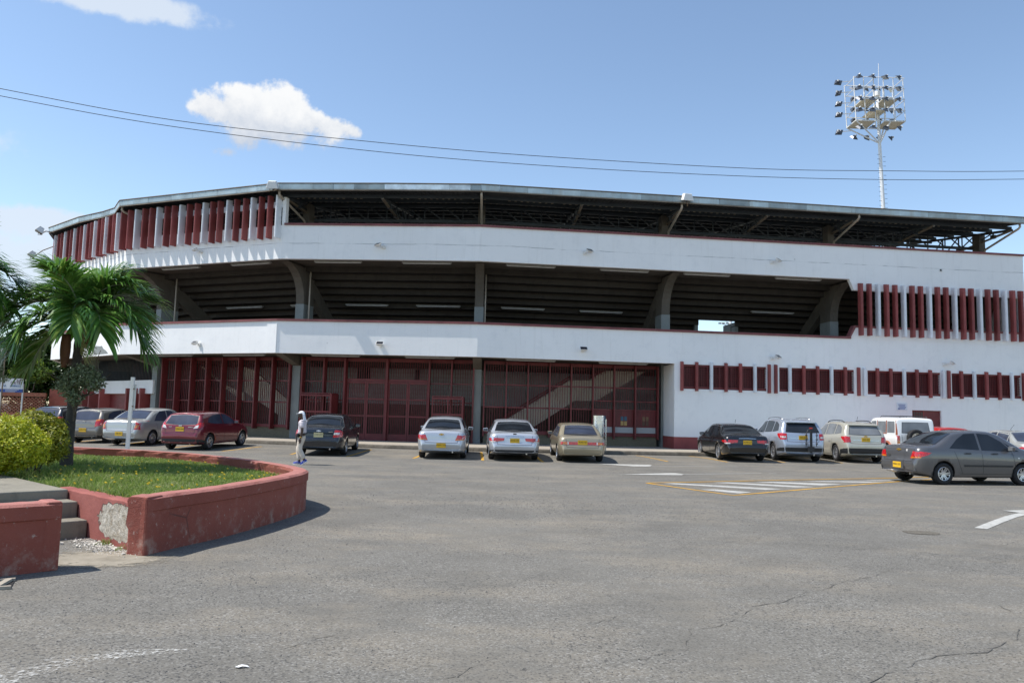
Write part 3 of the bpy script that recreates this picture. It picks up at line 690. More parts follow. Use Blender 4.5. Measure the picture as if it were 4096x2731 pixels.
# bay C (stair)
Cc = [Sof(1900+x/2.94, 1560, 4) for x in (108, 366, 620, 875, 1127, 1382, 1632, 1878, 2140)]
zC1, zC2, zC3 = Zof(2250, 1545, 4), Zof(2250, 1634, 4), Zof(2250, 1733, 4)
for S in Cc: post(S, zC3-.2, zt, .26, .07)
for i, (a, b) in enumerate(zip(Cc, Cc[1:])):
    for z in (zC1, zC2): rail(a, b, z, .07)
    rail(a, b, zC3, .17); rail(a, b, zt-.06, .16)
    if i < 5: bars(a+.05, b-.05, zC3+.08, zC2-.03)
    bars(a+.05, b-.05, zC2+.03, zC1-.03); bars(a+.05, b-.05, zC1+.03, zt-.14)
    if i >= 5:
        rail(a, b, zC2+.42, .06)
        mb = MB(); n = 8
        for q in range(n): S = a+.05+(b-a-.1)*q/n; band(mb, S+.004, S+(b-a-.1)/n-.004, zC3+.36, zC2-.03, GO+.03, GO+.05)
        part(mb, 'door_boards', M_maroon)
        mb = MB(); band(mb, a+.06, b-.06, zC3+.09, zC3+.36, GO+.02, GO+.06); part(mb, 'kick_panel', pm('grey kick panel', (.42, .43, .43), .6, .06))
        for dz, colr in ((zC2-.40, (.04, .11, .17) if i < 7 else (.2, .12, .06)), (zC3+.55, (.03, .09, .13) if i == 5 else ((.45, .3, .1) if i == 6 else (.1, .05, .03)))):
            mb = MB(); mm = (a+b)/2; band(mb, mm-.16, mm-.02, dz-.1, dz+.1, GO+.015, GO+.03); band(mb, mm+.02, mm+.15, dz-.1, dz+.1, GO+.015, GO+.03)
            part(mb, 'sticker', pm('sticker %.2f %.2f' % (colr[0], colr[1]), colr, .5, .2, 9))
mb = MB(); band(mb, Cc[0], Cc[-1], .2, zC3-.085, GO+.06, GO+.3); part(mb, 'dwarf_wall', M_stone)
# interior walls
mb = MB(); band(mb, S0, SR0+2.5, .2, 2.05, 6.6, 6.8); part(mb, 'interior_wall', M_brown)
mb = MB(); band(mb, S3-2.5, S4+.5, 2.05, Z2+.05, 6.6, 6.8); band(mb, S4+.5, SR0+2.5, 2.05, 2.95, 6.6, 6.8); band(mb, S4+.5, SR0+2.5, 2.95, Z2+.05, 7.6, 7.8); part(mb, 'interior_wall', M_greyi)
mb = MB()       # thin grooves of the block courses on the pale wall
for k in range(9):
    z = 2.18+k*.22; band(mb, S3-2.4, S4+.4, z, z+.012, 6.592, 6.6)
tag(part(mb, 'block_joints', M_brown), kind='stuff')
mb = MB(); band(mb, S0, S3-2.5, 2.05, Z2+.05, 6.6, 6.8); part(mb, 'interior_wall', M_greyi)
mb = MB(); band(mb, Sof(1660, 1560, 3, 6.4), Sof(1675, 1560, 3, 6.4), 3.3, 3.9, 6.4, 6.6); part(mb, 'recess_shade', M_black); mb = MB(); band(mb, Sof(1425, 1560, 3, 6), Sof(1462, 1560, 3, 6), 3.1, Z2, 6.0, 6.6); part(mb, 'recess_shade', M_black)  # solid black blocks on the wall face, recess shade put into colour
mb = MB()
for k in range(5): o_ = 3.0+k*.9; band(mb, S2, SR0+2, Z2-.24, Z2+.055, o_, o_+.25)
part(mb, 'ceiling_joist', M_concd)
def stair(pts, seg, off, th, name='stair_flight', mat=M_cream, w=1.2):
    q = [px(x, y, seg, off) for x, y in pts]; mb = MB(); poly_sz(mb, q, off, off+th); return part(mb, name, mat)
X = lambda z: 1900+z/2.94; Y = lambda z: 1380+z/2.94
stair([(X(340), Y(890)), (X(650), Y(985)), (X(1115), Y(690)), (X(1115), Y(415))], 4, 3.4, .16)
stair([(X(1115), Y(415)), (X(1115), Y(690)), (X(1160), Y(655)), (X(1340), Y(655)), (X(1365), Y(415))], 4, 3.4, .16)
stair([(X(1365), Y(400)), (X(1340), Y(655)), (X(1420), Y(655)), (X(2090), Y(262)), (X(1600), Y(262))], 4, 3.42, .16)
for a, b in (((X(330), Y(872)), (X(1120), Y(395))), ((X(1340), Y(395)), (X(1640), Y(235)))):
    p0, p1 = px(*a, 4, 3.38), px(*b, 4, 3.38); mb = MB()
    for dz in (0, .12): mb.tube([P(p0[0], 3.38, p0[1]+dz), P(p1[0], 3.38, p1[1]+dz)], .03, 6)
    for t in [i/8 for i in range(9)]: 
        S = p0[0]+(p1[0]-p0[0])*t; z = p0[1]+(p1[1]-p0[1])*t; mb.bar(P(S, 3.38, z-.15), P(S, 3.38, z+.12), .03)
    part(mb, 'stair_rail', M_maroon)
XA = lambda z: 550+z/3.016; YA = lambda z: 1340+z/3.016
stair([(XA(1880), YA(840)), (XA(1880), YA(1120)), (XA(1690), YA(1100)), (XA(1700), YA(960)), (XA(1290), YA(680)), (XA(1290), YA(380)), (XA(1400), YA(420))], 2, 3.4, .16)
stair([(XA(760), YA(380)), (XA(790), YA(380)), (XA(1060), YA(640)), (XA(1290), YA(800)), (XA(1290), YA(700)), (XA(1060), YA(600))], 2, 3.9, .12)
mb = MB()
for z0, z1 in ((420, 485), (570, 610)): a, b = px(XA(z0), YA(640), 2, 4.6), px(XA(z1), YA(770), 2, 4.6); band(mb, a[0], b[0], b[1], a[1], 4.6, 4.8)
part(mb, 'notice_panel', M_greyi)
# ---- left end: half-height white wall with red fins, slatted opening above
x0, x1 = S1+.3, Sof(624, 1560, 2)
mb = MB(); band(mb, x0, x1, 2.27, 2.98, GO-.2, GO+.1); part(mb, 'half_wall', M_white)
mb = MB(); n = 48
for i in range(1, n): S = x0+(x1-x0)*i/n; band(mb, S-.02, S+.02, 3.0, Z2, GO+.3, GO+.34)
tag(part(mb, 'slat_screen', M_steeld), kind='stuff')
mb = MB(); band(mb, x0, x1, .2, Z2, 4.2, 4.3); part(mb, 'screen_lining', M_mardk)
for xx in (330, 357, 399, 443, 489, 540): 
    S = Sof(xx, 1600, 2 if xx > 440 else 1, GO-.4) if xx > 440 else px(xx, 1600, 1, GO-.4)[0]
    mb = MB(); band(mb, S-.09, S+.09, .2, 2.55, GO-.45, GO+.1); part(mb, 'fin', M_maroon2)
mb = MB(); band(mb, x0, x1, .2, 2.27, GO+.1, GO+.16); part(mb, 'panel_screen', M_maroon)
S_, z_ = px(379, 1541, 2, GO-.2) if False else px(379, 1541, 1, GO-.2)
mb = MB(); band(mb, S_-.16, S_+.16, z_-.22, z_+.22, GO-.235, GO-.203); o = mb.build('wall_plaque', pm('grey plaque', (.30, .29, .28), .6, .25, 12)); tag(o, 'small grey lettered plaque on the half-height white wall left of the maroon grilles', 'plaque')
mb = MB(); band(mb, S_-.12, S_+.12, z_+.08, z_+.14, GO-.24, GO-.235); band(mb, S_-.12, S_+.12, z_-.17, z_+.03, GO-.24, GO-.235); mb.build('text_block', pm('plaque text', (.12, .10, .10), .7, .5, 30), o)
mb = MB(); pts = [px(x, y, 1, 0) for x, y in ((374, 1419), (375, 1390), (385, 1383), (400, 1385), (408, 1383), (413, 1394), (424, 1402), (433, 1414))]
mb.prism([P(S, -.004, z) for S, z in pts], [P(S, -.001, z) for S, z in pts]); part(mb, 'bare_render_patch', M_greyp)
# ================================================================== light fittings
tube_px = [((651, 800), 1069, 2, Z4+.02, .55), ((927, 1083), 1051, 2, Z4+.02, .55), ((1258, 1448), 1044, 3, Z4+.02, .5), ((1609, 1807), 1048, 3, Z4+.02, .5), ((2024, 2222), 1064, 4, Z4+.02, .5),
    ((2400, 2595), 1079, 4, Z4+.02, .5), ((2735, 2920), 1096, 4, Z4+.02, .5), ((3100, 3283), 1113, 4, Z4+.02, .5),
    ((613, 770), 1422, 2, Z2+.04, .8), ((893, 1060), 1421, 2, Z2+.04, .8), ((1244, 1441), 1427, 3, Z2+.04, .8), ((1619, 1821), 1434, 3, Z2+.04, .8), ((2022, 2223), 1445, 4, Z2+.04, .8), ((2394, 2590), 1456, 4, Z2+.04, .8)]
nm = ['first', 'second', 'third', 'fourth', 'fifth', 'sixth', 'seventh', 'eighth']
M_fit = pm('dusty grey enamel', (.36, .35, .33), .6, .15, 4, dirt=.3); M_tube = pm('unlit tube glass', (.5, .5, .5), .3, .05, 4)
def tube_light(Sa, Sb, z, o_, label):
    p, q = P(Sa, o_, z), P(Sb, o_, z); c = (p+q)/2; t = empty('tube_light', c, math.atan2(q.y-p.y, q.x-p.x), label, 'tube light', 'fluorescent fittings under the stadium floors'); L = (q-p).length
    mb = MB(); mb.box((0, 0, -.035), (L, .16, .06)); mb.build('housing', M_fit, t, bevel=.01)
    mb = MB()
    for y in (-.035, .035): mb.tube([(-L/2+.05, y, -.085), (L/2-.05, y, -.085)], .016, 6)
    mb.build('tube', M_tube, t)
for i, ((xa, xb), y, sg, z, o_) in enumerate(tube_px):
    Sa, Sb = px(xa, y, sg, o_)[0], px(xb, y, sg, o_)[0]
    if i < 8: lab = nm[i]+' white tube light from the left under the upper band'
    else: lab = nm[i-8]+' white tube light from the left above the maroon grilles'
    tube_light(Sa, Sb, z, o_, lab)
inn = [((907, 1050), 1241, 2), ((1131, 1275), 1236, 3), ((1383, 1552), 1233, 3), ((1665, 1842), 1238, 3), ((2003, 2178), 1250, 4), ((2318, 2490), 1259, 4), ((3004, 3174), 1217, 4)]
for i, ((xa, xb), y, sg) in enumerate(inn):
    k = 4 if i != 6 else 3; o_ = 2.0+TR*k+.3; z = Z4+.1-RIS*(k+1)-.18
    tube_light(px(xa, y, sg, o_)[0], px(xb, y, sg, o_)[0], z, o_, nm[i]+' tube light from the left under the dark concrete steps')
def wall_lamp(x, y, seg, label, kind='box', dx=-.3):
    S, z = px(x, y, seg, -.2); u, k = dirs(S); t = empty('wall_floodlight', P(S, -.001, z), math.atan2(u.y, u.x), label, 'floodlight', 'small floodlights on the white bands')
    mb = MB(); mb.box((0, -.04, 0), (.16, .08, .14)); mb.bar((0, -.05, .02), (dx*.3, -.22, .03), .05); mb.build('bracket', M_alum, t)
    rot = Matrix.Rotation(dx, 3, 'Z') @ Matrix.Rotation(R_(40), 3, 'X')
    mb = MB(); mb.prism([rot @ Vector(v)+Vector((dx*.35, -.27, .04)) for v in ((-.17, -.1, .05), (.17, -.1, .05), (.17, .12, .05), (-.17, .12, .05))], [rot @ Vector(v)+Vector((dx*.35, -.27, .04)) for v in ((-.1, -.05, -.07), (.1, -.05, -.07), (.1, .07, -.07), (-.1, .07, -.07))])
    mb.build('housing', M_alum, t)
    mb = MB(); mb.box(Vector((dx*.35, -.27, .04))+rot @ Vector((0, .01, .054)), (.3, .18, .006), rot); mb.build('lens', M_glass, t)
wl_ = [(795, 1003, 2, 'upper band left of the corner', -.5), (1531, 985, 3, 'upper band above the middle bay', -.6), (2341, 1008, 4, 'upper band above the third concrete column', .5), (3092, 1045, 4, 'upper band near its step', .7),
       (787, 1376, 2, 'lower band left of the corner', -.2), (1520, 1379, 3, 'lower band above the tall gates', 0.), (2332, 1400, 4, 'lower band above the stair bay', 0.), (3092, 1431, 4, 'wall above the fourth window fin group', .6), (3787, 1455, 4, 'wall at far right above the window fins', .7)]
for x, y, sg, w, dx in wl_: wall_lamp(x, y, sg, 'small white floodlight on the '+w, dx=dx)
S, z = px(3762, 1081, 4, 0); mb = MB()
for (s0, s1, z0, z1) in ((-.08, .08, .05, .08), (-.08, .08, -.08, -.05), (-.08, -.05, -.05, .05), (.05, .08, -.05, .05)): band(mb, S+s0, S+s1, z+z0, z+z1, -.03, -.002)
o = mb.build('junction_box', M_alum); tag(o, 'small square white junction frame on the upper band at far right', 'junction box')
mb = MB(); band(mb, S-.05, S+.05, z-.05, z+.05, -.008, -.002); mb.build('back_plate', M_black, o)
# large area lamps on arms at the roof edge
def roof_lamp(p, base, yaw, pitch, label):
    t = empty('area_floodlight', base, 0, label, 'floodlight', 'large floodlights on arms at the roof edge'); b = Vector(base); p = Vector(p)-b
    mb = MB(); mb.tube([(0, 0, 0), p*.6, p+Vector((0, .06, -.2))], .03, 6); mb.build('arm', M_steelb, t)
    rot = Matrix.Rotation(yaw, 3, 'Z') @ Matrix.Rotation(pitch, 3, 'X')
    big = [(-.28, -.16, -.0), (.28, -.16, -.0), (.28, -.16, .42), (-.28, -.16, .42)]
    big = [(-.27, -.22, -.12), (.27, -.22, -.12), (.27, .22, -.12), (-.27, .22, -.12)]; sm = [(-.17, -.12, .2), (.17, -.12, .2), (.17, .14, .2), (-.17, .14, .2)]
    mb = MB(); mb.prism([rot @ Vector(v)+p for v in big], [rot @ Vector(v)+p for v in sm]); mb.build('housing', M_alum, t, bevel=.02)
    mb = MB(); mb.box(p+rot @ Vector((0, 0, -.13)), (.46, .36, .015), rot); mb.build('lens', M_glassl, t)
    mb = MB(); 
    for s in (-1, 1): mb.bar(p+rot @ Vector((s*.12, 0, -.13)), p+Vector((s*.12, .03, -.24)), .02)
    mb.bar(p+Vector((-.12, .03, -.24)), p+Vector((.12, .03, -.24)), .02); mb.build('yoke', M_steelb, t)
def lamp_at(x, y, yoff, Sb, ob, yaw, pitch, label):
    b = P(Sb, ob, ZF0-.05); p = at_y(x, y, b.y-yoff); roof_lamp(p, b, yaw, pitch, label)
lamp_at(1090, 742, .5, S3-.0, -.3, .1, R_(22), 'boxy white floodlight on the roof edge above the end of the fins')
lamp_at(2748, 792, .4, SS(4, 9.7), -.3, .2, R_(15), 'boxy grey floodlight on a slanted arm over the middle of the roof edge')
lamp_at(160, 922, 1.2, SS(1, .6), -.5, 2.2, R_(28), 'grey floodlight sticking out left of the roof corner against the sky')
lamp_at(128, 1018, 1.0, SS(0, 12.0), -.5, 2.2, R_(28), 'lower grey floodlight on an arm left of the building above the palm')
# ================================================================== ground
KL = [Vector(p) for p in ((-60, 76), (-36, 57), (-22, 41.2), (-11.5, 34.5), (-5.04, 32.75), (.64, 32.15), (6.87, 32.8), (15.6, 33.9), (60, 39.3))]
def kerb_d(x, y):
    best = 1e9; p = Vector((x, y))
    for a, b in zip(KL, KL[1:]):
        e = b-a; t = max(0, min(1, (p-a).dot(e)/e.length_squared)); q = a+e*t; d = (p-q).length
        if d < best: best = d; s = 1 if e.cross(p-q) <= 0 else -1
    return best*s
def sstep(t): t = max(0, min(1, t)); return t*t*(3-2*t)
def gz(x, y): return .1*sstep((5.2-kerb_d(x, y))/4.2)
def grid_axis(vals):
    o = []
    for a, b, st_ in vals:
        n = max(1, int(round((b-a)/st_))); o += [a+(b-a)*i/n for i in range(n)]
    return o+[vals[-1][1]]
gx = grid_axis([(-900, -120, 130), (-120, -40, 10), (-40, 40, .8), (40, 120, 10), (120, 900, 130)]); gy = grid_axis([(-400, -20, 95), (-20, 24, 2.0), (24, 62, .5), (62, 130, 8), (130, 1500, 170)])
mb = MB(); W_ = len(gx)
for y in gy:
    for x in gx: mb.v.append((x, y, gz(x, y) if -60 < x < 60 and 20 < y < 70 else (0.1 if y >= 70 else 0)))
mb.f = [(j*W_+i, j*W_+i+1, (j+1)*W_+i+1, (j+1)*W_+i) for j in range(len(gy)-1) for i in range(W_-1)]; mb.mi = [0]*len(mb.f)
o = mb.build('parking_lot', M_asph, smooth=True, fix=False); tag(o, kind='structure')
# sidewalk and kerb
kp = []
for a, b in zip(KL[1:-1], KL[2:]):
    n = max(2, int((b-a).length/.35)); kp += [a+(b-a)*i/n for i in range(n)]
kp = [q for q in kp if q.x < 40]; rnd = random.Random(5)
mb = MB(); N = len(kp)
for i, q in enumerate(kp):
    t = (kp[min(i+1, N-1)]-kp[max(i-1, 0)]).normalized(); k = Vector((-t.y, t.x)); j = rnd.uniform(-.018, .018); h = rnd.uniform(-.012, .004)
    for o_, z in ((-.01+j, .02), (.0+j, .16), (.02+j, .236+h), (.05, .25), (.3, .252)): mb.v.append((q.x+k.x*o_, q.y+k.y*o_, z))
mb.f = [(i*5+j, (i+1)*5+j, (i+1)*5+j+1, i*5+j+1) for i in range(N-1) for j in range(4)]; mb.mi = [0]*len(mb.f)
tag(mb.build('kerb', M_kerb, fix=False), kind='structure')
mb = MB()
for i, q in enumerate(kp):
    t = (kp[min(i+1, N-1)]-kp[max(i-1, 0)]).normalized(); k = Vector((-t.y, t.x))
    mb.v += [(q.x+k.x*.28, q.y+k.y*.28, .251), (q.x+k.x*9, q.y+k.y*9, .254)]
mb.f = [(i*2, (i+1)*2, (i+1)*2+1, i*2+1) for i in range(N-1)]; mb.mi = [0]*len(mb.f)
tag(mb.build('sidewalk', M_walk, fix=False), kind='structure')
# ---- painted marks (thin sheets that follow the ground)
def ribbon(mb, pts, w, lift=.006, closed=False):
    q = []
    for a, b in zip(pts, pts[1:]):
        a, b = Vector(a), Vector(b); n = max(1, int((b-a).length/.5)); q += [a+(b-a)*i/n for i in range(n)]
    q.append(Vector(pts[-1])); ws = w if isinstance(w, (list, tuple)) else None
    n0 = len(mb.v); N = len(q)
    for i, p in enumerate(q):
        t = (q[min(i+1, N-1)]-q[max(i-1, 0)]).normalized(); k = Vector((-t.y, t.x)); h = (ws[0]+(ws[1]-ws[0])*i/(N-1) if ws else w)/2
        for s in (-1, 1): c = p+k*h*s; mb.v.append((c.x, c.y, gz(c.x, c.y)+lift))
    mb.f += [(n0+i*2, n0+i*2+1, n0+i*2+3, n0+i*2+2) for i in range(N-1)]; mb.mi += [0]*(N-1)
def gp(x, y, z=None):
    q = at_z(x, y, 0)
    for _ in range(4): q = at_z(x, y, gz(q.x, q.y))
    return Vector((q.x, q.y))
def gpoly(mb, pts, lift=.006):
    vs = [gp(*p) for p in pts]; mb.add([(v.x, v.y, gz(v.x, v.y)+lift) for v in vs], [tuple(range(len(vs)))])
mb = MB()
for a, b in (((888, 1804), (1047, 1786)), ((1163, 1817), (1193, 1809)), ((1385, 1826), (1485, 1798)), ((1653, 1833), (1700, 1815)), ((1924, 1808), (1931, 1841)), ((2135, 1818), (2172, 1848)), ((2544.6, 1821.5), (2672, 1846.7)),
             ((2756.5, 1823.5), (2909.5, 1849)), ((2964, 1827), (3141, 1851)), ((3200, 1830), (3370, 1853)), ((480, 1777), (620, 1763)), ((690, 1790), (860, 1772)), ((300, 1768), (380, 1760)), ((3450, 1835), (3600, 1858))):
    ribbon(mb, [gp(*a), gp(*b)], .10)
tag(mb.build('stall_lines', M_yellow, fix=False), kind='structure')
mb = MB(); ribbon(mb, [gp(*p) for p in ((2586, 1932), (2934, 1981), (3560, 1928), (3800, 1912))], .10); ribbon(mb, [gp(*p) for p in ((2586, 1932), (3100, 1921), (3560, 1912), (3900, 1903))], .10, .009)
tag(mb.build('island_outline', M_yellow, fix=False), kind='structure')
zz = lambda x, y: (2300+x/1.3096, 1750+y/1.3096)
mb = MB()
for q in (((455, 240), (520, 238), (1090, 269), (1000, 273)), ((720, 235), (800, 234), (1260, 258), (1160, 261)), ((940, 232), (1040, 231), (1400, 243), (1290, 250)), ((1190, 229), (1290, 227), (1640, 231), (1530, 236)), ((655, 271), (740, 271), (925, 286), (860, 292))):
    gpoly(mb, [zz(*p) for p in q], .004)
for q in (((1480, 224), (1560, 222.5), (1900, 226), (1830, 229)),): gpoly(mb, [zz(*p) for p in q], .004)
tag(mb.build('island_stripes', M_wpaint, fix=False), kind='structure')
mb = MB(); gpoly(mb, [(2386, 1855), (2600, 1859), (2608, 1861), (2600, 1866), (2540, 1866)], .010); ribbon(mb, [gp(2604, 1863), gp(2952, 1866.5)], .08)
gpoly(mb, [(2478, 1898.5), (2650, 1893), (2700, 1892), (2735, 1897), (2728, 1901)], .010); ribbon(mb, [gp(2725, 1896.5), gp(3045, 1893)], .09); ribbon(mb, [gp(3075, 1893.5), gp(3105, 1894)], .08)
ribbon(mb, [gp(3922, 2114), gp(3985, 2088), gp(4045, 2066), gp(4096, 2054), gp(4160, 2045)], .18); gpoly(mb, [(4010, 2043), (4230, 2038), (4110, 2056)], .011)
tag(mb.build('lane_arrows', M_wpaint, fix=False), kind='structure')
mpt, nt, b = newmat('worn white paint'); g = G(nt)
nt.links.new(g.mix(g.rng(g.noise(9, 5), .3, .7), (.5, .49, .45), (.68, .67, .63)), b.inputs['Base Color']); b.inputs['Roughness'].default_value = .85
al = g.m('MULTIPLY', g.m('MULTIPLY', g.rng(g.noise(26, 7, .75), .49, .60), .7), g.rng(g.noise(1.4, 4), .42, .56)); nt.links.new(al, b.inputs['Alpha'])
mb = MB(); gpoly(mb, [(-40, 2640), (-40, 2760), (330, 2650), (560, 2625), (760, 2605), (780, 2595), (400, 2600), (150, 2625)], .005); tag(mb.build('worn_marking', mpt, fix=False), kind='structure')
# cracks that can be followed across the asphalt: recess-coloured slivers with ragged width
M_crack = pm('crack filler', (.115, .107, .093), .95, .3, 20); rnd = random.Random(2); mb = MB()
def crack(pts, w, jag=.05):
    q = [gp(*p) for p in pts]; o = []
    for a, b in zip(q, q[1:]):
        n = max(2, int((b-a).length/.07)); o += [a+(b-a)*i/n for i in range(n)]
    n0 = len(mb.v); d = Vector((0, 0))
    for i, p in enumerate(o):
        d = d*.8+Vector((rnd.gauss(0, 1), rnd.gauss(0, 1)))*jag*.35; t = (o[min(i+1, len(o)-1)]-o[max(i-1, 0)]).normalized(); k = Vector((-t.y, t.x)); h = w*.75*max(.08, rnd.gauss(.6, .55))/2
        for s in (-1, 1): c = p+d+k*h*s; mb.v.append((c.x, c.y, .005))
    mb.f.extend([(n0+i*2, n0+i*2+1, n0+i*2+3, n0+i*2+2) for i in range(len(o)-1)]); mb.mi.extend([0]*(len(o)-1))
z5 = lambda *L: [(2300+x/1.3096, 1750+y/1.3096) for x, y in L]
crack(z5((0, 1200), (200, 1190), (420, 1160), (600, 1110), (650, 1060), (640, 1010), (760, 980), (880, 955), (950, 890), (1090, 870), (1210, 820), (1340, 790), (1500, 745), (1600, 715), (1700, 685)), .022*.5)
crack(z5((700, 460), (830, 490), (1050, 500), (1250, 515), (1540, 545)), .018*.5); crack(z5((0, 555), (300, 560), (700, 560), (850, 540), (1000, 520)), .02*.5); crack(z5((1450, 480), (1800, 520), (2100, 560), (2250, 570), (2350, 540)), .02*.5)
crack(z5((80, 980), (250, 930), (450, 880)), .014*.5); crack(z5((1500, 1290), (1700, 1200), (1900, 1140), (2150, 1120), (2300, 1060), (2350, 1000)), .03*.5); crack(z5((350, 745), (520, 680), (640, 665)), .012*.5); crack(z5((2150, 860), (2250, 910), (2350, 920)), .02*.5)
z6 = lambda *L: [(x/1.176, 2300+y/1.176) for x, y in L]
crack(z6((880, 440), (950, 420), (1100, 385), (1300, 350), (1480, 310), (1640, 280)), .014*.5); crack(z6((1980, 500), (2150, 480), (2250, 430), (2350, 415)), .014*.5); crack(z6((1880, 390), (2000, 380), (2200, 375), (2350, 355)), .012*.5); crack(z6((1920, 460), (1980, 415), (2150, 410)), .01*.5); crack(z6((2170, 145), (2350, 110)), .01*.5)
tag(mb.build('asphalt_cracks', M_crack, fix=False), kind='structure')
# pot hole
c = gp(3685, 2130); mb = MB(); ring = []
for k in range(26):
    a = 2*math.pi*k/26; r = 1+.25*noise.noise(Vector((math.cos(a)*2, math.sin(a)*2, 3))); ring.append((c.x+math.cos(a)*.26*r, c.y+math.sin(a)*.2*r, .006))
mb.add(ring, [tuple(range(26))]); tag(mb.build('pothole', pm('pothole grit', (.13, .115, .09), .95, .4, 30, .8, 60), fix=False), kind='structure')
# loose gravel
rnd = random.Random(9); gv, gf = [], []
def pebble(x, y, r):
    n = len(gv); z = gz(x, y); a = rnd.random()*6
    for k in range(4): gv.append((x+math.cos(a+k*1.57)*r*rnd.uniform(.7, 1.2), y+math.sin(a+k*1.57)*r*rnd.uniform(.7, 1.2), z+.001))
    gv.append((x, y, z+r*.9)); gf.extend([(n+k, n+(k+1) % 4, n+4) for k in range(4)])
for _ in range(3800):
    u = rnd.random()
    if u < .3: x, y = rnd.gauss(.6, 2.4), rnd.gauss(14.5, .8)
    elif u < .5: x, y = rnd.gauss(3.8, 2.0), rnd.gauss(13.0, .7)
    elif u < .62: x, y = rnd.gauss(-2.2, .8), rnd.gauss(8, 1.5)
    else: y = rnd.uniform(3.2, 24); x = rnd.uniform(-.5, .75)*y
    if x < -3.0 and 7 < y < 22: continue
    pebble(x, y, rnd.uniform(.004, .011)*(1+(y-3)*.05))
me = bpy.data.meshes.new('loose_gravel'); me.from_pydata(gv, [], gf); o = link('loose_gravel', me, None, pm('gravel', (.17, .16, .145), .9, .6, 40)); tag(o, kind='stuff')
mb = MB(); q = gp(968, 2668); mb.add([(q.x-.042, q.y-.012, .006), (q.x-.012, q.y-.03, .010), (q.x+.008, q.y-.016, .014), (q.x+.05, q.y-.008, .006), (q.x+.028, q.y+.012, .012), (q.x-.002, q.y+.006, .018), (q.x-.03, q.y+.02, .007)], [(0, 1, 2, 5, 6), (2, 3, 4, 5)])
tag(mb.build('paper_scrap', M_alum), 'small torn scrap of white paper lying on the asphalt in the foreground', 'litter')
q = gp(1045*1.7415, 1123*1.7415)
# ================================================================== raised planter
HT = .625; TH = .24
outer = [(-3.90, 8.60), (-3.76, 9.23), (-3.55, 9.93), (-3.38, 10.93), (-3.27, 11.9), (-3.25, 12.6), (-3.36, 13.2), (-3.70, 13.85), (-4.3, 14.65), (-5.25, 15.7), (-6.6, 16.9), (-7.8, 17.65), (-9.4, 18.25), (-11.5, 18.75), (-15, 19.1), (-20, 19.2)]
def smooth_poly(p, n=5):
    p = [Vector(q) for q in p]; o = []
    for i in range(len(p)-1):
        p0, p1, p2, p3 = p[max(i-1, 0)], p[i], p[i+1], p[min(i+2, len(p)-1)]
        for k in range(n):
            t = k/n; o.append(.5*((2*p1)+(p2-p0)*t+(2*p0-5*p1+4*p2-p3)*t*t+(3*p1-p0-3*p2+p3)*t**3))
    return o+[p[-1]]
def wall_curve(mb, pts, h, th, rag=0.0, seed=1, ledge=True, side=1, zb=-.02):
    rr = random.Random(seed); N = len(pts); prof = None; n0 = len(mb.v)
    for i, p in enumerate(pts):
        t = (pts[min(i+1, N-1)]-pts[max(i-1, 0)]).normalized(); k = Vector((-t.y, t.x))*side
        far = sstep((i-N*.42)/(N*.1)) if rag else 0
        r1 = rr.uniform(-1, 1)*.004; r2 = rr.uniform(0, 1)*.05*far; r3 = rr.uniform(-1, 1)*.006
        lip = .02 if ledge else 0
        for o_, z in ((0, zb), (0+r3, h-.17), (-lip, h-.155), (-lip+r3, h-.03), (.02, h-.004+r1*.6), (th/2, h+r1*.5), (th-.02, h-.005+r1), (th+.0-r2, h-.05-r2*.6), (th-.02-r2, h-.12-r2), (th, h-.3)): c = p+k*o_; mb.v.append((c.x, c.y, z))
    mb.f += [(n0+i*10+j, n0+(i+1)*10+j, n0+(i+1)*10+j+1, n0+i*10+j+1) for i in range(N-1) for j in range(9)]
    mb.f += [tuple(n0+j for j in range(9, -1, -1)), tuple(n0+(N-1)*10+j for j in range(10))]; mb.mi += [0]*(9*(N-1)+2)
pl = empty('planter', (-8, 14, 0), 0, 'large raised round planter with a low weathered red wall around grass', 'planter')
def ppart(mb, name, mat, **k):
    o = mb.build(name, mat, None, **k); o.parent = pl; o.matrix_parent_inverse = Matrix.Translation(-pl.location); return o
oc = smooth_poly(outer, 6); mb = MB(); wall_curve(mb, oc, HT, TH, 1.0); ppart(mb, 'curved_wall', M_red, smooth=False)
# end post
a_ = Vector((-.74, .67)); b_ = Vector((.67, .74)); p0 = Vector((-3.9, 8.60))
mb = MB(); q = [p0+Vector((.014, -.016)), p0+Vector((-.225, .075)), p0+Vector((-.20, .30)), p0+Vector((.06, .28))]
mb.prism([Vector((v.x, v.y, -.02)) for v in q], [Vector((v.x, v.y, HT+.004)) for v in q]); ppart(mb, 'end_post', M_red, bevel=.025)
# flank wall with its patch of fallen render
mfl, nt, b = newmat('flank wall render'); g = G(nt); xyz = g.sep()
tt = g.m('ADD', g.m('MULTIPLY', g.m('SUBTRACT', xyz[0], p0.x), a_.x), g.m('MULTIPLY', g.m('SUBTRACT', xyz[1], p0.y), a_.y))
ex = g.m('POWER', g.m('ABSOLUTE', g.m('DIVIDE', g.m('SUBTRACT', tt, .76), .58)), 2.6); ez = g.m('POWER', g.m('ABSOLUTE', g.m('DIVIDE', g.m('SUBTRACT', xyz[2], .27), .21)), 2.6)
fld_ = g.m('ADD', g.m('ADD', ex, ez), g.m('MULTIPLY', g.m('SUBTRACT', g.noise(9, 6, .6), .5), 1.9)); hole = g.rng(fld_, .95, 1.05, 1, 0)
rc = g.mix(g.rng(g.noise(2, 5), .3, .7), (.235, .062, .05), (.33, .105, .085)); st_c = g.mix(g.rng(g.noise(11, 7, .7), .35, .65), (.30, .25, .18), (.62, .58, .50)); st_c = g.mix(g.rng(g.noise(25, 4), .6, .75, 0, .8), st_c, (.2, .17, .13))
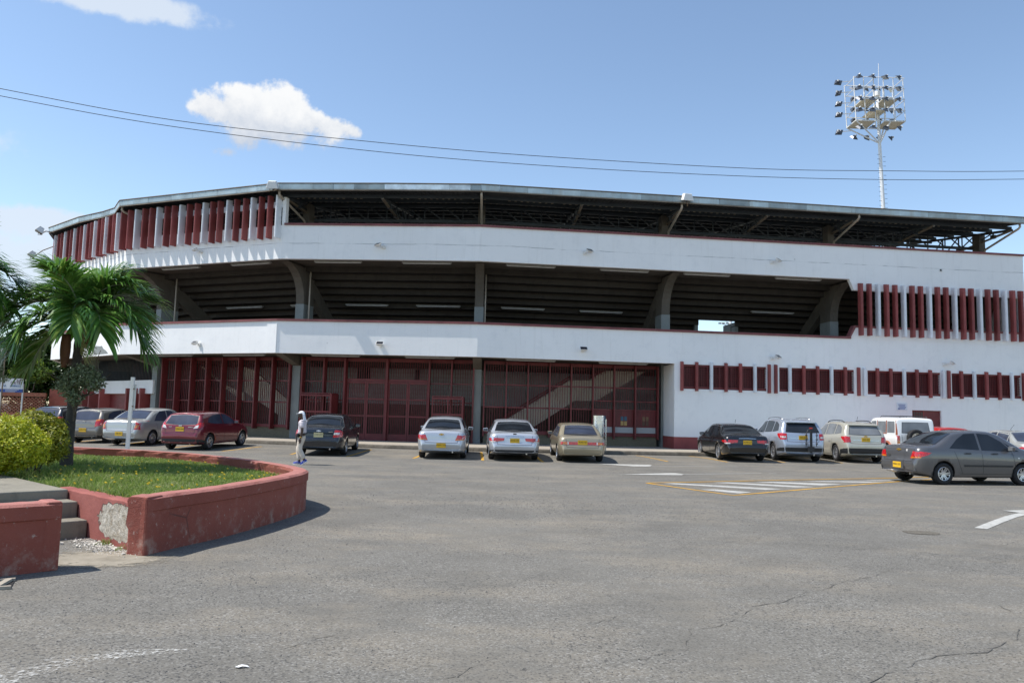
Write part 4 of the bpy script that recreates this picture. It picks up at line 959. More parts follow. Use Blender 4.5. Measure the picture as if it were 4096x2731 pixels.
rim = g.rng(g.m('ABSOLUTE', g.m('SUBTRACT', fld_, 1.0)), 0, .1, .8, 0); nt.links.new(g.mix(rim, g.mix(hole, rc, st_c), (.10, .07, .055)), b.inputs['Base Color']); b.inputs['Roughness'].default_value = .9
hh = g.m('ADD', g.m('MULTIPLY', hole, -1.0), g.m('MULTIPLY', g.noise(14, 7, .7), g.m('ADD', g.m('MULTIPLY', hole, 1.2), .25))); g.bump(hh, 1, .03, b)
mb = MB(); s0, s1 = p0+a_*.15+b_*.03, p0+a_*2.75+b_*.03; n = 28
rr = random.Random(4)
for i in range(n+1):
    q = s0+(s1-s0)*i/n; h = .535-.02*i/n+rr.uniform(-.006, .006)
    for o_, z in ((0, -.02), (0, h-.02), (.02, h), (.14, h+.003), (.16, h-.02), (.16, -.02)): c = q+b_*o_; mb.v.append((c.x, c.y, z))
mb.f = [(i*6+j, (i+1)*6+j, (i+1)*6+j+1, i*6+j+1) for i in range(n) for j in range(5)]; mb.mi = [0]*len(mb.f); ppart(mb, 'flank_wall', mfl)
# steps
M_step = concrete_mat('mossy step concrete', (.23, .21, .165), 1.0)
wl0 = -1.25
for k, (d, h) in enumerate(((1.65, .21), (2.0, .40), (2.36, .52))):
    far = 2.0 if k == 0 else (2.36 if k == 1 else 6.5); lo = p0+a_*d; hi = p0+a_*far; mb = MB()
    q = [lo+b_*.02, hi+b_*.02, hi+b_*wl0, lo+b_*wl0]; mb.prism([Vector((v.x, v.y, -.02)) for v in q], [Vector((v.x, v.y, h)) for v in q])
    ppart(mb, 'step' if k < 2 else 'platform', M_step, bevel=.02)
# the second planter wall (block at the left edge of the picture)
pl2 = empty('planter_wall', (-5, 7, 0), 0, 'stubby weathered red wall block at the left edge beside the steps', 'wall')
blk = smooth_poly([(-7.2, 5.9), (-6.2, 6.25), (-5.3, 6.85), (-4.70, 7.42), (-4.36, 7.78)], 6)
mb = MB(); wall_curve(mb, blk, .655, .26, 0, 6); o = mb.build('wall_body', M_red, smooth=False); o.parent = pl2; o.matrix_parent_inverse = Matrix.Translation(-pl2.location)
mb = MB(); e = Vector((-4.36, 7.78)); t = Vector((.68, .73)); k = Vector((-t.y, t.x)); q = [e-t*.14-k*.012, e+t*.02-k*.012, e+t*.02+k*.27, e-t*.14+k*.27]
mb.prism([Vector((v.x, v.y, -.02)) for v in q], [Vector((v.x, v.y, .662)) for v in q]); o = mb.build('end_post', M_red, bevel=.03); o.parent = pl2; o.matrix_parent_inverse = Matrix.Translation(-pl2.location)
# rubble from the fallen render
rr = random.Random(8); mb = MB()
for _ in range(900):
    q = p0+a_*rr.gauss(.85, .3)-b_*abs(rr.gauss(0, .14)); s = rr.uniform(.004, .016)*(1 if rr.random() < .93 else 2.2); mb.box((q.x, q.y, s*.3), (s, s*rr.uniform(.6, 1.3), s*.7), Matrix.Rotation(rr.random()*3, 3, Vector((rr.random(), rr.random(), 1)).normalized()))
tag(mb.build('render_rubble', pm('crumbled render', (.55, .52, .46), .95, .25, 20), fix=False), kind='stuff')
mb = MB(); c_ = gp(400, 2235); ring = []
for k in range(40):
    a = 2*math.pi*k/40; r = 1+.35*noise.noise(Vector((math.cos(a)*1.6, math.sin(a)*1.6, 8))); ring.append((c_.x+math.cos(a)*.85*r, c_.y+math.sin(a)*.62*r, .005))
mb.add(ring+[(c_.x, c_.y, .005)], [(k, (k+1) % 40, 40) for k in range(40)])
mdc, nt, b = newmat('dusty concrete'); g = G(nt); v_ = g.sep()
nt.links.new(g.mix(g.rng(g.noise(4, 6, .7), .3, .7), (.20, .175, .13), (.34, .30, .235)), b.inputs['Base Color']); b.inputs['Roughness'].default_value = .95
dd = g.m('POWER', g.m('ADD', g.m('POWER', g.m('DIVIDE', g.m('SUBTRACT', v_[0], c_.x), .85), 2), g.m('POWER', g.m('DIVIDE', g.m('SUBTRACT', v_[1], c_.y), .62), 2)), .5)
nt.links.new(g.rng(g.m('ADD', dd, g.m('MULTIPLY', g.m('SUBTRACT', g.noise(9, 7, .75), .5), 1.6)), .55, .85, 1, 0), b.inputs['Alpha']); g.bump(g.noise(40, 5), .4, .01, b)
tag(mb.build('dusty_apron', mdc, fix=False), kind='structure')
# drain
dr = empty('drain_grate', (-4.6, 7.0, 0), 0, 'concrete storm drain grate with slanted slots in the lower left corner', 'drain')
mb = MB(); u = Vector((.7, .35)).normalized(); k = Vector((-u.y, u.x)); c0 = gp(20, 2340)
def dpt(s, t): v = c0+u*s+k*t; return v
for i in range(6):
    s = -.08-i*.17; q = [dpt(s, -.15), dpt(s+.055, -.15), dpt(s+.12, .15), dpt(s+.065, .15)]; mb.prism([Vector((v.x, v.y, .002)) for v in q], [Vector((v.x, v.y, .03)) for v in q])
for t0, t1 in ((-.19, -.15), (.15, .19)): q = [dpt(-1.1, t0), dpt(.06, t0), dpt(.06, t1), dpt(-1.1, t1)]; mb.prism([Vector((v.x, v.y, .002)) for v in q], [Vector((v.x, v.y, .028)) for v in q])
o = mb.build('slotted_frame', M_walk); o.parent = dr; o.matrix_parent_inverse = Matrix.Translation(-dr.location)
mb = MB(); q = [dpt(-1.1, -.15), dpt(.06, -.15), dpt(.06, .15), dpt(-1.1, .15)]; mb.add([(v.x, v.y, .006) for v in q], [(0, 1, 2, 3)]); o = mb.build('pit_shade', M_black); o.parent = dr; o.matrix_parent_inverse = Matrix.Translation(-dr.location)  # flat black sheet under the slots, its shade put into colour
# ---- lawn
inner = []
for i, p in enumerate(oc):
    t = (oc[min(i+1, len(oc)-1)]-oc[max(i-1, 0)]).normalized(); inner.append(p+Vector((-t.y, t.x))*(TH-.03))
lawn = inner + [Vector((-20, 9)), p0+a_*6.5-b_*.02, p0+a_*2.8-b_*.02, p0+a_*2.7+b_*.14, p0+a_*.3+b_*.14]
def inside(x, y, poly=lawn):
    c = False; j = len(poly)-1
    for i in range(len(poly)):
        a, b = poly[i], poly[j]
        if (a.y > y) != (b.y > y) and x < (b.x-a.x)*(y-a.y)/(b.y-a.y)+a.x: c = not c
        j = i
    return c
def lz(x, y): return .455+.02*noise.noise(Vector((x*.7, y*.7, 0)))+.0*x
mb = MB(); vid = {}; stp = .25
xs = [-20+stp*i for i in range(int(17.5/stp)+1)]; ys = [8+stp*i for i in range(int(11.6/stp)+1)]
for x in xs:
    for y in ys:
        if all(inside(x+dx, y+dy) or True for dx, dy in ((0, 0),)) and (inside(x, y) or inside(x+stp, y) or inside(x, y+stp) or inside(x+stp, y+stp)):
            ids = []
            for dx, dy in ((0, 0), (stp, 0), (stp, stp), (0, stp)):
                kx = (round(x+dx, 3), round(y+dy, 3))
                if kx not in vid:
                    X_, Y_ = kx
                    if not inside(*kx):      # pull the rim back under the wall
                        bd = 9
                        for i_ in range(len(lawn)):
                            e0, e1 = lawn[i_-1], lawn[i_]; ee = e1-e0
                            if ee.length_squared < 1e-9: continue
                            t_ = max(0, min(1, (Vector(kx)-e0).dot(ee)/ee.length_squared)); qq = e0+ee*t_; dd = (qq-Vector(kx)).length
                            if dd < bd: bd = dd; X_, Y_ = qq.x, qq.y
                    vid[kx] = len(mb.v); mb.v.append((X_, Y_, lz(*kx)-.01))
                ids.append(vid[kx])
            mb.f.append(tuple(ids)); mb.mi.append(0)
M_lawn = pm('lawn soil and thatch', (.15, .17, .06), .95, .35, 2.2, .6, 50, dirt=.5, dirtcol=(.12, .10, .045))
tag(mb.build('lawn', M_lawn, fix=False), kind='structure')
rnd = random.Random(12); gv, gf = [], []
def blade(x, y, z, h, w, lean):
    a = rnd.random()*6.283; dx, dy = math.cos(a), math.sin(a); n = len(gv); l = lean*h; b = rnd.random()*6.283; lx, ly = math.cos(b)*l, math.sin(b)*l
    gv.extend([(x-dx*w, y-dy*w, z), (x+dx*w, y+dy*w, z), (x+lx*.4+dx*w*.7, y+ly*.4+dy*w*.7, z+h*.6), (x+lx*.4-dx*w*.7, y+ly*.4-dy*w*.7, z+h*.6), (x+lx, y+ly, z+h*.9)]); gf.extend([(n, n+1, n+2, n+3), (n+3, n+2, n+4)])
cnt = 0
while cnt < 70000:
    y = rnd.uniform(8.6, 18.6); x = rnd.uniform(-13.5, -3.2)
    if y > 15 and x > -4 or not inside(x, y): continue
    if x/y < -.92: continue
    dn = noise.noise(Vector((x*1.1, y*1.1, 5))); 
    if dn < -.18 and rnd.random() < .55: continue
    h = rnd.uniform(.02, .06)*(1.15+.9*max(0, noise.noise(Vector((x*.6, y*.6, 1))))); cnt += 1
    blade(x, y, lz(x, y)-.01, h, .0035+.0003*(y-8), rnd.uniform(.2, .9))
for _ in range(2500):     # longer tufts near the shrub, the platform and the wall foot
    c = rnd.choice(((-6.4, 11.2, .7), (-5.8, 9.9, .5), (-7.6, 12.6, .8), (-4.3, 9.3, .2), (-5.0, 9.9, .35), (-8.2, 15.2, .5))); x, y = rnd.gauss(c[0], c[2]), rnd.gauss(c[1], c[2]*.6)
    if inside(x, y): blade(x, y, lz(x, y)-.01, rnd.uniform(.08, .2), .005, rnd.uniform(.4, 1.1))
M_blade = leafmat('grass blades', [(.12, .20, .03), (.17, .27, .04), (.23, .32, .06), (.33, .35, .12), (.15, .25, .04)], .55, .4)
me = bpy.data.meshes.new('grass'); me.from_pydata(gv, [], gf); o = link('grass', me, None, M_blade); tag(o, kind='stuff')
mb = MB()
for _ in range(170):
    y = rnd.uniform(9.2, 17.2); x = rnd.gauss(-5.2, 1.6) if rnd.random() < .7 else rnd.uniform(-9, -3.6)
    if inside(x, y): z = lz(x, y)+.05; mb.box((x, y, z), (.03, .03, .012), Matrix.Rotation(rnd.random(), 3, 'Y'))
tag(mb.build('yellow_flowers', pm('yellow petals', (.75, .52, .02), .6, .1, 9), fix=False), kind='stuff')
mb = MB(); gv, gf = [], []
for c, n_, hh in (((-4.62, 9.22), 60, .10), ((-4.25, 8.92), 40, .08), ((-5.05, 7.0), 70, .14), ((-4.9, 7.12), 40, .1)):
    for _ in range(n_): blade(c[0]+rnd.gauss(0, .06), c[1]+rnd.gauss(0, .04), 0, rnd.uniform(.4, 1)*hh, .004, rnd.uniform(.4, 1.4))
me = bpy.data.meshes.new('weeds'); me.from_pydata(gv, [], gf); o = link('weeds', me, None, M_blade); tag(o, kind='stuff')
# ================================================================== foliage helpers
def leaf_cloud(name, mat, parent, blobs, n, size, seed, hollow=.55, aspect=.5, up=.3, lo=None):
    rr = random.Random(seed); vs, fs = [], []; ws = [b[3]*b[4]*b[5] for b in blobs]; tot = sum(ws)
    for b, w in zip(blobs, ws):
        for _ in range(int(n*w/tot)):
            th = rr.random()*6.283; cz = rr.uniform(-1, 1); s_ = math.sqrt(1-cz*cz); r = hollow+(1-hollow)*rr.random()**.6; d = Vector((s_*math.cos(th), s_*math.sin(th), cz))
            r *= .86+.28*noise.noise(Vector((b[0], b[1], b[2]))*3+d*2.3)
            p = Vector((b[0]+d.x*b[3]*r, b[1]+d.y*b[4]*r, b[2]+d.z*b[5]*r))
            if lo is not None and p.z < lo: continue
            nrm = (d*.8+Vector((rr.gauss(0, .6), rr.gauss(0, .6), rr.gauss(up, .6)))).normalized(); t = nrm.orthogonal().normalized(); t.rotate(Matrix.Rotation(rr.random()*6.283, 3, nrm)); u = nrm.cross(t); L = size*rr.uniform(.6, 1.3); w2 = L*aspect/2
            k = len(vs); vs.extend([p, p+t*L*.45+u*w2-nrm*L*.05, p+t*L-nrm*L*.18, p+t*L*.45-u*w2-nrm*L*.05]); fs.append((k, k+1, k+2, k+3))
    me = bpy.data.meshes.new(name); me.from_pydata([tuple(v) for v in vs], [], fs); return link(name, me, parent, mat)
def limb(mb, a, b, r0, r1, seed=0, n=6, wob=.06):
    rr = random.Random(seed); a, b = Vector(a), Vector(b); pts = []; L = (b-a).length
    for i in range(n+1):
        t = i/n; w = math.sin(t*math.pi)*wob*L; pts.append(a+(b-a)*t+Vector((rr.gauss(0, w*.5), rr.gauss(0, w*.5), 0)))
    mb.tube(pts, [r0+(r1-r0)*i/n for i in range(n+1)], 7)
def wrap(o, root): o.parent = root; o.matrix_parent_inverse = Matrix.Translation(-Vector(root.location)); return o
M_bark = pm('rough bark', (.11, .085, .06), .95, .3, 6, .8, 25); M_palmtr = pm('ringed palm trunk', (.06, .052, .044), .95, .3, 5, .8, 30); M_crown = pm('palm crownshaft', (.22, .26, .17), .6, .2, 4); M_husk = pm('dry palm sheath', (.12, .05, .024), .8, .3, 3, .3, 30)
M_palm = leafmat('palm leaflets', [(.07, .17, .03), (.10, .23, .035), (.14, .29, .05), (.09, .19, .05), (.25, .36, .07)], .3, .3)
M_stalk = pm('pale flower stalk', (.30, .30, .12), .7, .2, 5)
M_yel = leafmat('golden shrub leaves', [(.42, .46, .02), (.55, .55, .025), (.30, .40, .02), (.62, .58, .04), (.20, .30, .02)], .45, .35)
M_olive = leafmat('olive shrub leaves', [(.22, .27, .02), (.30, .32, .025), (.38, .36, .03), (.15, .20, .02), (.42, .38, .03)], .5, .35)
M_mango = leafmat('dark tree leaves', [(.018, .045, .010), (.03, .07, .014), (.045, .09, .02), (.06, .12, .02), (.10, .17, .03)], .4, .3)
M_grey = leafmat('grey-green leaves', [(.13, .16, .08), (.18, .22, .11), (.22, .26, .15), (.14, .18, .09), (.30, .34, .20)], .5, .3)
# golden shrub and the olive one behind it
gs = empty('golden_shrub', (-7.55, 12.2, .45), 0, 'bright yellow-green leafy shrub with a round top on the planter lawn', 'shrub')
wrap(leaf_cloud('foliage', M_yel, None, [(-7.72, 12.1, 1.00, .62, .68, .48), (-8.5, 12.2, 1.06, .70, .72, .50), (-7.35, 12.0, .92, .38, .5, .36), (-8.0, 11.8, .86, .82, .6, .38), (-8.15, 12.3, 1.20, .3, .3, .32), (-7.45, 12.1, 1.16, .22, .25, .28)], 30000, .046, 3, .80, .55, .5, .50), gs)
mb = MB(); rr = random.Random(5)
for k in range(14): limb(mb, (-8.1+rr.gauss(0, .12), 12.1+rr.gauss(0, .1), .42), (-8.1+rr.uniform(-.5, .5), 12.1+rr.uniform(-.3, .3), 1.0+rr.random()*.3), .015, .006, k)
wrap(mb.build('stem', M_bark), gs)
os_ = empty('olive_shrub', (-7.5, 13.3, .45), 0, 'duller olive-green shrub between the yellow shrub and the palm trunk', 'shrub')
wrap(leaf_cloud('foliage', M_olive, None, [(-7.92, 13.2, 1.12, .54, .5, .44), (-7.62, 13.1, .95, .34, .4, .40)], 11000, .05, 4, .7, .55, .5, .55), os_)
mb = MB()
for k in range(8): limb(mb, (-7.9+rr.gauss(0, .06), 13.2, .42), (-7.9+rr.uniform(-.3, .3), 13.2+rr.uniform(-.2, .2), 1.1), .013, .005, k+30)
wrap(mb.build('stem', M_bark), os_)
# ================================================================== palms
def frond(mb_l, mb_r, base, az, el, L, droop, nl, lw, ll, seed, twist=0):
    rr = random.Random(seed); pts = []; p = Vector(base); e = el; st_ = L/14; d0 = Vector((math.cos(az), math.sin(az), 0))
    for i in range(15):
        pts.append(p.copy()); p = p+(d0*math.cos(e)+Vector((0, 0, math.sin(e))))*st_; e -= droop/14*(.5+1.0*i/14)
    mb_r.tube(pts, [.022*(1-.85*i/14)+.002 for i in range(15)], 6)
    for i in range(nl):
        t = .12+.88*i/(nl-1); f = t*14; k = min(13, int(f)); q = pts[k]+(pts[k+1]-pts[k])*(f-k); tan = (pts[k+1]-pts[k]).normalized(); side = tan.cross(Vector((0, 0, 1)))
        if side.length < .1: side = Vector((-math.sin(az), math.cos(az), 0))
        side.normalize(); upv = side.cross(tan)
        for s in (-1, 1):
            le = ll*(math.sin(min(1, t*1.25+.12)*math.pi*.62)*.9+.15)*rr.uniform(.85, 1.1); ang = R_(62)*(1-.55*t)+rr.gauss(0, .06)
            d = (tan*math.cos(ang)+side*s*math.sin(ang)+upv*(.35+rr.gauss(0, .16))).normalized(); w = lw*rr.uniform(.8, 1.1); pp = q.copy(); prev = None; n0 = len(mb_l.v); g_ = .16+rr.random()*.16
            nn = upv
            for j in range(5):
                wj = w*(.55, 1, .95, .6, .05)[j]; wd = d.cross(nn).normalized()*wj/2; mb_l.v += [tuple(pp+wd), tuple(pp-wd)]
                pp = pp+d*le/4; d = (d+Vector((0, 0, -g_*(j+1)*.55))).normalized()
            for j in range(4): mb_l.f.append((n0+2*j, n0+2*j+1, n0+2*j+3, n0+2*j+2)); mb_l.mi.append(0)
def palm(root_loc, h_trunk, r, crown_z, lean, label, fronds, seed, extra=True):
    t = empty('palm_tree', root_loc, 0, label, 'palm tree'); b = Vector((0, 0, -.02)); c = Vector((lean[0], lean[1], h_trunk))
    mb = MB(); n = 22; pts = [b+(c-b)*(i/n) for i in range(n+1)]; mb.tube(pts, [r*(1.25-.3*min(1, i/5)-.15*i/n)+(.006 if i % 2 else 0) for i in range(n+1)], 12); mb.build('trunk', M_palmtr, t, smooth=True)
    mb = MB(); top = Vector((lean[0]*1.15, lean[1]*1.1, crown_z)); mb.tube([c, c+(top-c)*.3, c+(top-c)*.7, top], [r*.95, r*.95, r*.62, r*.4], 12); mb.build('crownshaft', M_crown, t, smooth=True)
    for i, (az, el, L, dr_) in enumerate(fronds):
        ml, mr = MB(), MB(); frond(ml, mr, top-Vector((0, 0, .12)), az, el, L*.78, dr_, 72, .056, .62, seed*100+i)
        f = ml.build('frond', M_palm, t, fix=False); mr.build('rachis', M_crown, f, smooth=True)
    return t, c, top
D = math.pi/180
fr = [(-95*D, 62*D, 1.5, 70*D), (150*D, 58*D, 1.7, 105*D), (25*D, 52*D, 1.75, 100*D), (85*D, 70*D, 1.5, 60*D), (200*D, 35*D, 1.75, 120*D), (-20*D, 36*D, 1.8, 115*D), (178*D, 50*D, 1.9, 110*D), (-45*D, 25*D, 1.75, 120*D),
      (60*D, 40*D, 1.7, 105*D), (120*D, 34*D, 1.7, 110*D), (2*D, 12*D, 1.85, 105*D), (215*D, -4*D, 1.7, 82*D), (240*D, 15*D, 1.7, 110*D), (-70*D, 30*D, 1.5, 120*D), (185*D, -30*D, 1.6, 50*D), (-12*D, 62*D, 1.6, 95*D), (45*D, 74*D, 1.4, 55*D), (165*D, 74*D, 1.5, 60*D)]
pt, pc, ptop = palm((-8.15, 14.6, .45), 2.35, .095, 3.12-.45+.25, (.12, -.1), 'palm with a full crown of glossy drooping fronds and brown sheaths on the planter', fr, 1)
mb = MB()      # dry sheaths hanging under the crownshaft
for (dx, dy, w, h, z0) in ((-.08, -.14, .19, .62, 2.44), (.24, -.06, .16, .30, 2.50)):
    pts = []; rows = 8
    for i in range(rows+1):
        t = i/rows; ww = w*math.sin(math.pi*(.16+.80*t))**.5
        for s in (-1, -.5, 0, .5, 1): pts.append((dx+s*ww*.5+(.0 if dx < 0 else .12*(1-t)), dy-.05*(1-s*s)-.02, z0-h*t))
    mb.add(pts, [(i*5+j, i*5+j+1, (i+1)*5+j+1, (i+1)*5+j) for i in range(rows) for j in range(4)])
o = mb.build('dead_sheath', M_husk, pt, smooth=True, fix=False); so = o.modifiers.new('thick', 'SOLIDIFY'); so.thickness = .012
mb = MB(); rr = random.Random(6)
for k in range(60):
    a = rr.uniform(-.6, 1.2); p = Vector((.16, -.12, 2.2+rr.uniform(-.1, .15))); q = p+Vector((math.cos(a)*.42*rr.uniform(.5, 1), -.1*rr.random(), -.12+.35*math.sin(a)-.25*rr.random())); mb.tube([p, (p+q)/2+Vector((0, 0, .05)), q], [.007, .005, .003], 4)
mb.build('flower_stalk', M_stalk, pt, fix=False)
vn = empty('climbing_shrub', (-7.9, 14.2, .45), 0, 'grey-green small-leaved shrub growing around the palm trunk below the sheaths', 'shrub')
wrap(leaf_cloud('foliage', M_grey, None, [(-7.74, 14.2, 2.12, .36, .3, .26), (-8.02, 14.25, 1.95, .28, .26, .28), (-7.58, 14.25, 2.0, .26, .25, .2), (-7.86, 14.2, 1.74, .2, .2, .18)], 2900, .06, 8, .35, .5, .2), vn)
mb = MB()
for k in range(12): limb(mb, (-7.98, 14.42, 1.3+.05*k), (-7.75+rr.gauss(0, .3), 14.15+rr.gauss(0, .15), 2.1+rr.gauss(0, .2)), .014, .005, k+60, wob=.12)
wrap(mb.build('stem', M_bark), vn)
fr2 = [(-25*D, 60*D, 1.9, 105*D), (5*D, 48*D, 1.95, 110*D), (-50*D, 70*D, 1.7, 60*D), (-10*D, 76*D, 1.6, 40*D), (160*D, 50*D, 1.7, 90*D), (230*D, 50*D, 1.7, 90*D), (90*D, 50*D, 1.7, 90*D), (-8*D, 34*D, 1.9, 118*D), (20*D, 20*D, 1.6, 120*D), (-80*D, 50*D, 1.6, 90*D)]
palm((-10.55, 14.1, .45), 2.5, .1, 3.3, (.1, 0), 'second palm at the left edge of which only drooping frond tips show', fr2, 2)
# ================================================================== background trees, lattice wall, sign
def tree(loc, blobs, n, size, label, mat, seed, name='leafy_tree', trunk_r=.22, **k):
    t = empty(name, loc, 0, label, 'tree'); L = Vector(loc); mb = MB(); rr = random.Random(seed); top = L+Vector((0, 0, blobs[0][2]*.45))
    limb(mb, L-Vector((0, 0, .1)), top, trunk_r, trunk_r*.6, seed)
    for b in blobs: limb(mb, top-Vector((0, 0, .3)), Vector((L.x+b[0], L.y+b[1], b[2])), trunk_r*.45, .03, seed+rr.randrange(99))
    wrap(mb.build('trunk', M_bark), t)
    wrap(leaf_cloud('crown', mat, None, [(L.x+b[0], L.y+b[1], L.z+b[2], b[3], b[4], b[5]) for b in blobs], n, size, seed, **k), t); return t
tree((-32.6, 54, .1), [(0, 0, 4.6, 2.0, 1.8, 1.6), (1.4, .2, 5.6, 1.6, 1.5, 1.2), (-1.6, 0, 5.2, 1.8, 1.5, 1.3), (2.2, -.6, 4.0, 1.3, 1.2, 1.3), (.4, -1.0, 3.2, 1.6, 1.0, 1.0), (2.0, -.4, 2.7, 1.2, 1.0, .9), (-.2, -.4, 2.3, 2.2, 1.0, 1.0)], 16000, .26, 'dark green mango tree behind the brick lattice wall touching the stadium corner', M_mango, 21, hollow=.45)
tree((-36.5, 53, .1), [(0, 0, 4.2, 2.2, 1.8, 1.6), (1.2, 0, 5.2, 1.6, 1.4, 1.0), (-1.6, 0, 5.0, 1.8, 1.5, 1.3), (1.4, -.6, 3.0, 1.5, 1.2, 1.0)], 9000, .26, 'broad dark tree at the far left edge behind the sign', M_mango, 22, hollow=.45)
tree((-34.2, 52.2, .1), [(0, 0, 4.0, 1.6, 1.4, 1.5), (.8, 0, 4.8, 1.2, 1.1, .9), (-.9, 0, 4.4, 1.2, 1.1, 1.0), (.3, -.4, 2.7, 1.5, 1.0, .9)], 9000, .24, 'mid green leafy tree between the two dark trees behind the sign board', M_mango, 27, hollow=.4)
tree((-31.2, 50.8, .1), [(0, 0, 4.0, .9, .7, .6), (.7, 0, 3.4, .8, .6, .6), (-.6, 0, 3.5, .7, .6, .5)], 3000, .22, 'small tree with fresh light green leaves in front of the dark mango tree', leafmat('fresh leaves', [(.08, .16, .02), (.14, .22, .03), (.22, .30, .04), (.10, .19, .03)], .4, .4), 23, hollow=.4, trunk_r=.1)
tree((-27.6, 41.0, .1), [(.0, 0, 3.9, 1.1, .9, .8), (.5, -.2, 3.2, .8, .7, .6), (.9, 0, 2.75, .5, .5, .3), (-1.0, 0, 3.6, 1.0, .8, .8)], 5200, .13, 'grey-green fine-leaved tree at the left edge hanging over the sign', M_grey, 24, hollow=.3, trunk_r=.12)
wrap(leaf_cloud('foliage', M_mango, None, [(-31+0.0, 50.9, 1.1, 2.6, .5, 1.2), (-35.5, 50.9, 1.1, 2.8, .5, 1.2), (-40.5, 50.9, 1.1, 2.8, .5, 1.2)], 9000, .16, 77, .1, .5, .3), empty('hedge', (-35, 50.9, .1), 0, 'dark hedge added just behind the brick lattice wall to darken its openings', 'hedge'))  # added foliage, keeps bright ground from showing through the lattice
M_brick = pm('weathered clay brick', (.27, .10, .06), .9, .35, 9, .4, 40, dirt=.3, dirtcol=(.1, .05, .03), fine=.2)
lw = empty('lattice_wall', (-34, 49.5, .1), 0, 'openwork clay brick boundary wall left of the stadium', 'wall')
WY = 49.5
xa_, xb_ = -44.0, -29.2
mb = MB(); mb.box(((xa_+xb_)/2, WY, .55), (xb_-xa_, .12, .9)); wrap(mb.build('base_course', M_brick), lw)
bm_ = MB(); bm_.box((0, 0, 0), (.155, .12, .075)); bme = bm_.mesh('brick'); bme.materials.append(M_brick)
cnt = 0; extra_b = MB()
for r_ in range(11):
    x = xb_-.1-(.1225 if r_ % 2 else 0)
    while x > xa_:
        z = 1.04+r_*.09
        if cnt < 298: 
            o = link('brick', bme, lw); o.matrix_parent_inverse = Matrix.Translation(-lw.location); o.location = (x, WY, z); cnt += 1
        else: extra_b.box((x, WY, z), (.155, .12, .075))
        x -= .245 if cnt < 9999 else .245
        if x < -36.0 and r_ > 99: break
tag(wrap(extra_b.build('further_bricks', M_brick, fix=False), lw), kind='stuff')
mb = MB(); x = xb_
mb.box(((xa_+xb_)/2, WY, 2.16), (xb_-xa_, .14, .22)); mb.box(((xa_+xb_)/2, WY, 2.04), (xb_-xa_, .12, .03)); wrap(mb.build('top_course', M_brick), lw)
mb = MB(); mb.box((-28.2, 50.1, 1.3), (2.2, .2, 2.5)); tag(mb.build('red_wall', M_red), 'plain dull red wall panel between the lattice wall and the stadium behind the palm', 'wall')
# sign board
def text_mesh(s, size, ext=.004):
    cu = bpy.data.curves.new('lettering', 'FONT'); cu.body = s; cu.size = size; cu.extrude = ext; cu.align_x = 'CENTER'; cu.align_y = 'CENTER'; cu.resolution_u = 2
    ob = bpy.data.objects.new('tmp', cu); COL.objects.link(ob); dg = bpy.context.evaluated_depsgraph_get(); me = bpy.data.meshes.new_from_object(ob.evaluated_get(dg)); bpy.data.objects.remove(ob); bpy.data.curves.remove(cu); me.materials.clear(); return me
sy = 45.0; pa, pb = at_y(4, 1512, sy), at_y(90, 1570, sy); sw, sh = pb.x-pa.x, pa.z-pb.z; c = (pa+pb)/2
sg = empty('sign_board', (c.x, sy, .1), 0, 'white and blue lettered sign board on posts above the lattice wall', 'sign')
mb = MB(); mb.box((0, 0, c.z-.1+sh*.12), (sw, .04, sh*.76)); mb.build('white_panel', pm('sign white', (.68, .70, .72), .5, .05), sg)
mb = MB(); mb.box((0, -.001, c.z-.1-sh*.38), (sw, .042, sh*.235)); mb.build('blue_panel', pm('sign blue', (.02, .07, .28), .5, .08), sg)
mb = MB(); [mb.box((s*sw*.48, .05, c.z/2-.1), (.07, .05, c.z+.2)) for s in (-1, 1)]; mb.build('post', M_alum, sg)
M_signr = pm('sign dark red ink', (.10, .02, .03), .6, .05); M_signb = pm('sign blue ink', (.03, .12, .3), .6, .05)
for s, sz, dx, dz, mt in (('IUM', .22, .45, .36, M_signr), ('P     ORTES', .24, .05, .17, M_signr), ('SA     OMINGO', .16, .04, -.04, M_signb)):
    o = link('lettering', text_mesh(s, sz*sh/.85), sg, mt); o.rotation_euler = (math.pi/2, 0, 0); o.location = (dx, -.026, c.z-.1+dz*sh)
mb = MB()
for k in range(3): mb.box((.05-.05*k, -.024, c.z-.1-sh*(.31+.07*k)), (sw*(.6-.08*k), .004, sh*.022))
mb.box((-sw*.41, -.022, c.z-.1+sh*.02-sh*.08), (sw*.09, .004, sh*.16)); mb.build('small_print', M_whitefin, sg)
mb = MB(); q = at_y(17, 1400, 44); mb.box((0, 0, 0), (.26, .12, .24)); o = mb.build('equipment_box', M_alum); o.location = q; tag(o, 'pale square equipment box on a pole among the trees at the left edge', 'box')
mb = MB(); mb.box((0, .1, -q.z/2), (.05, .05, q.z)); mb.build('pole', M_steelb, o)
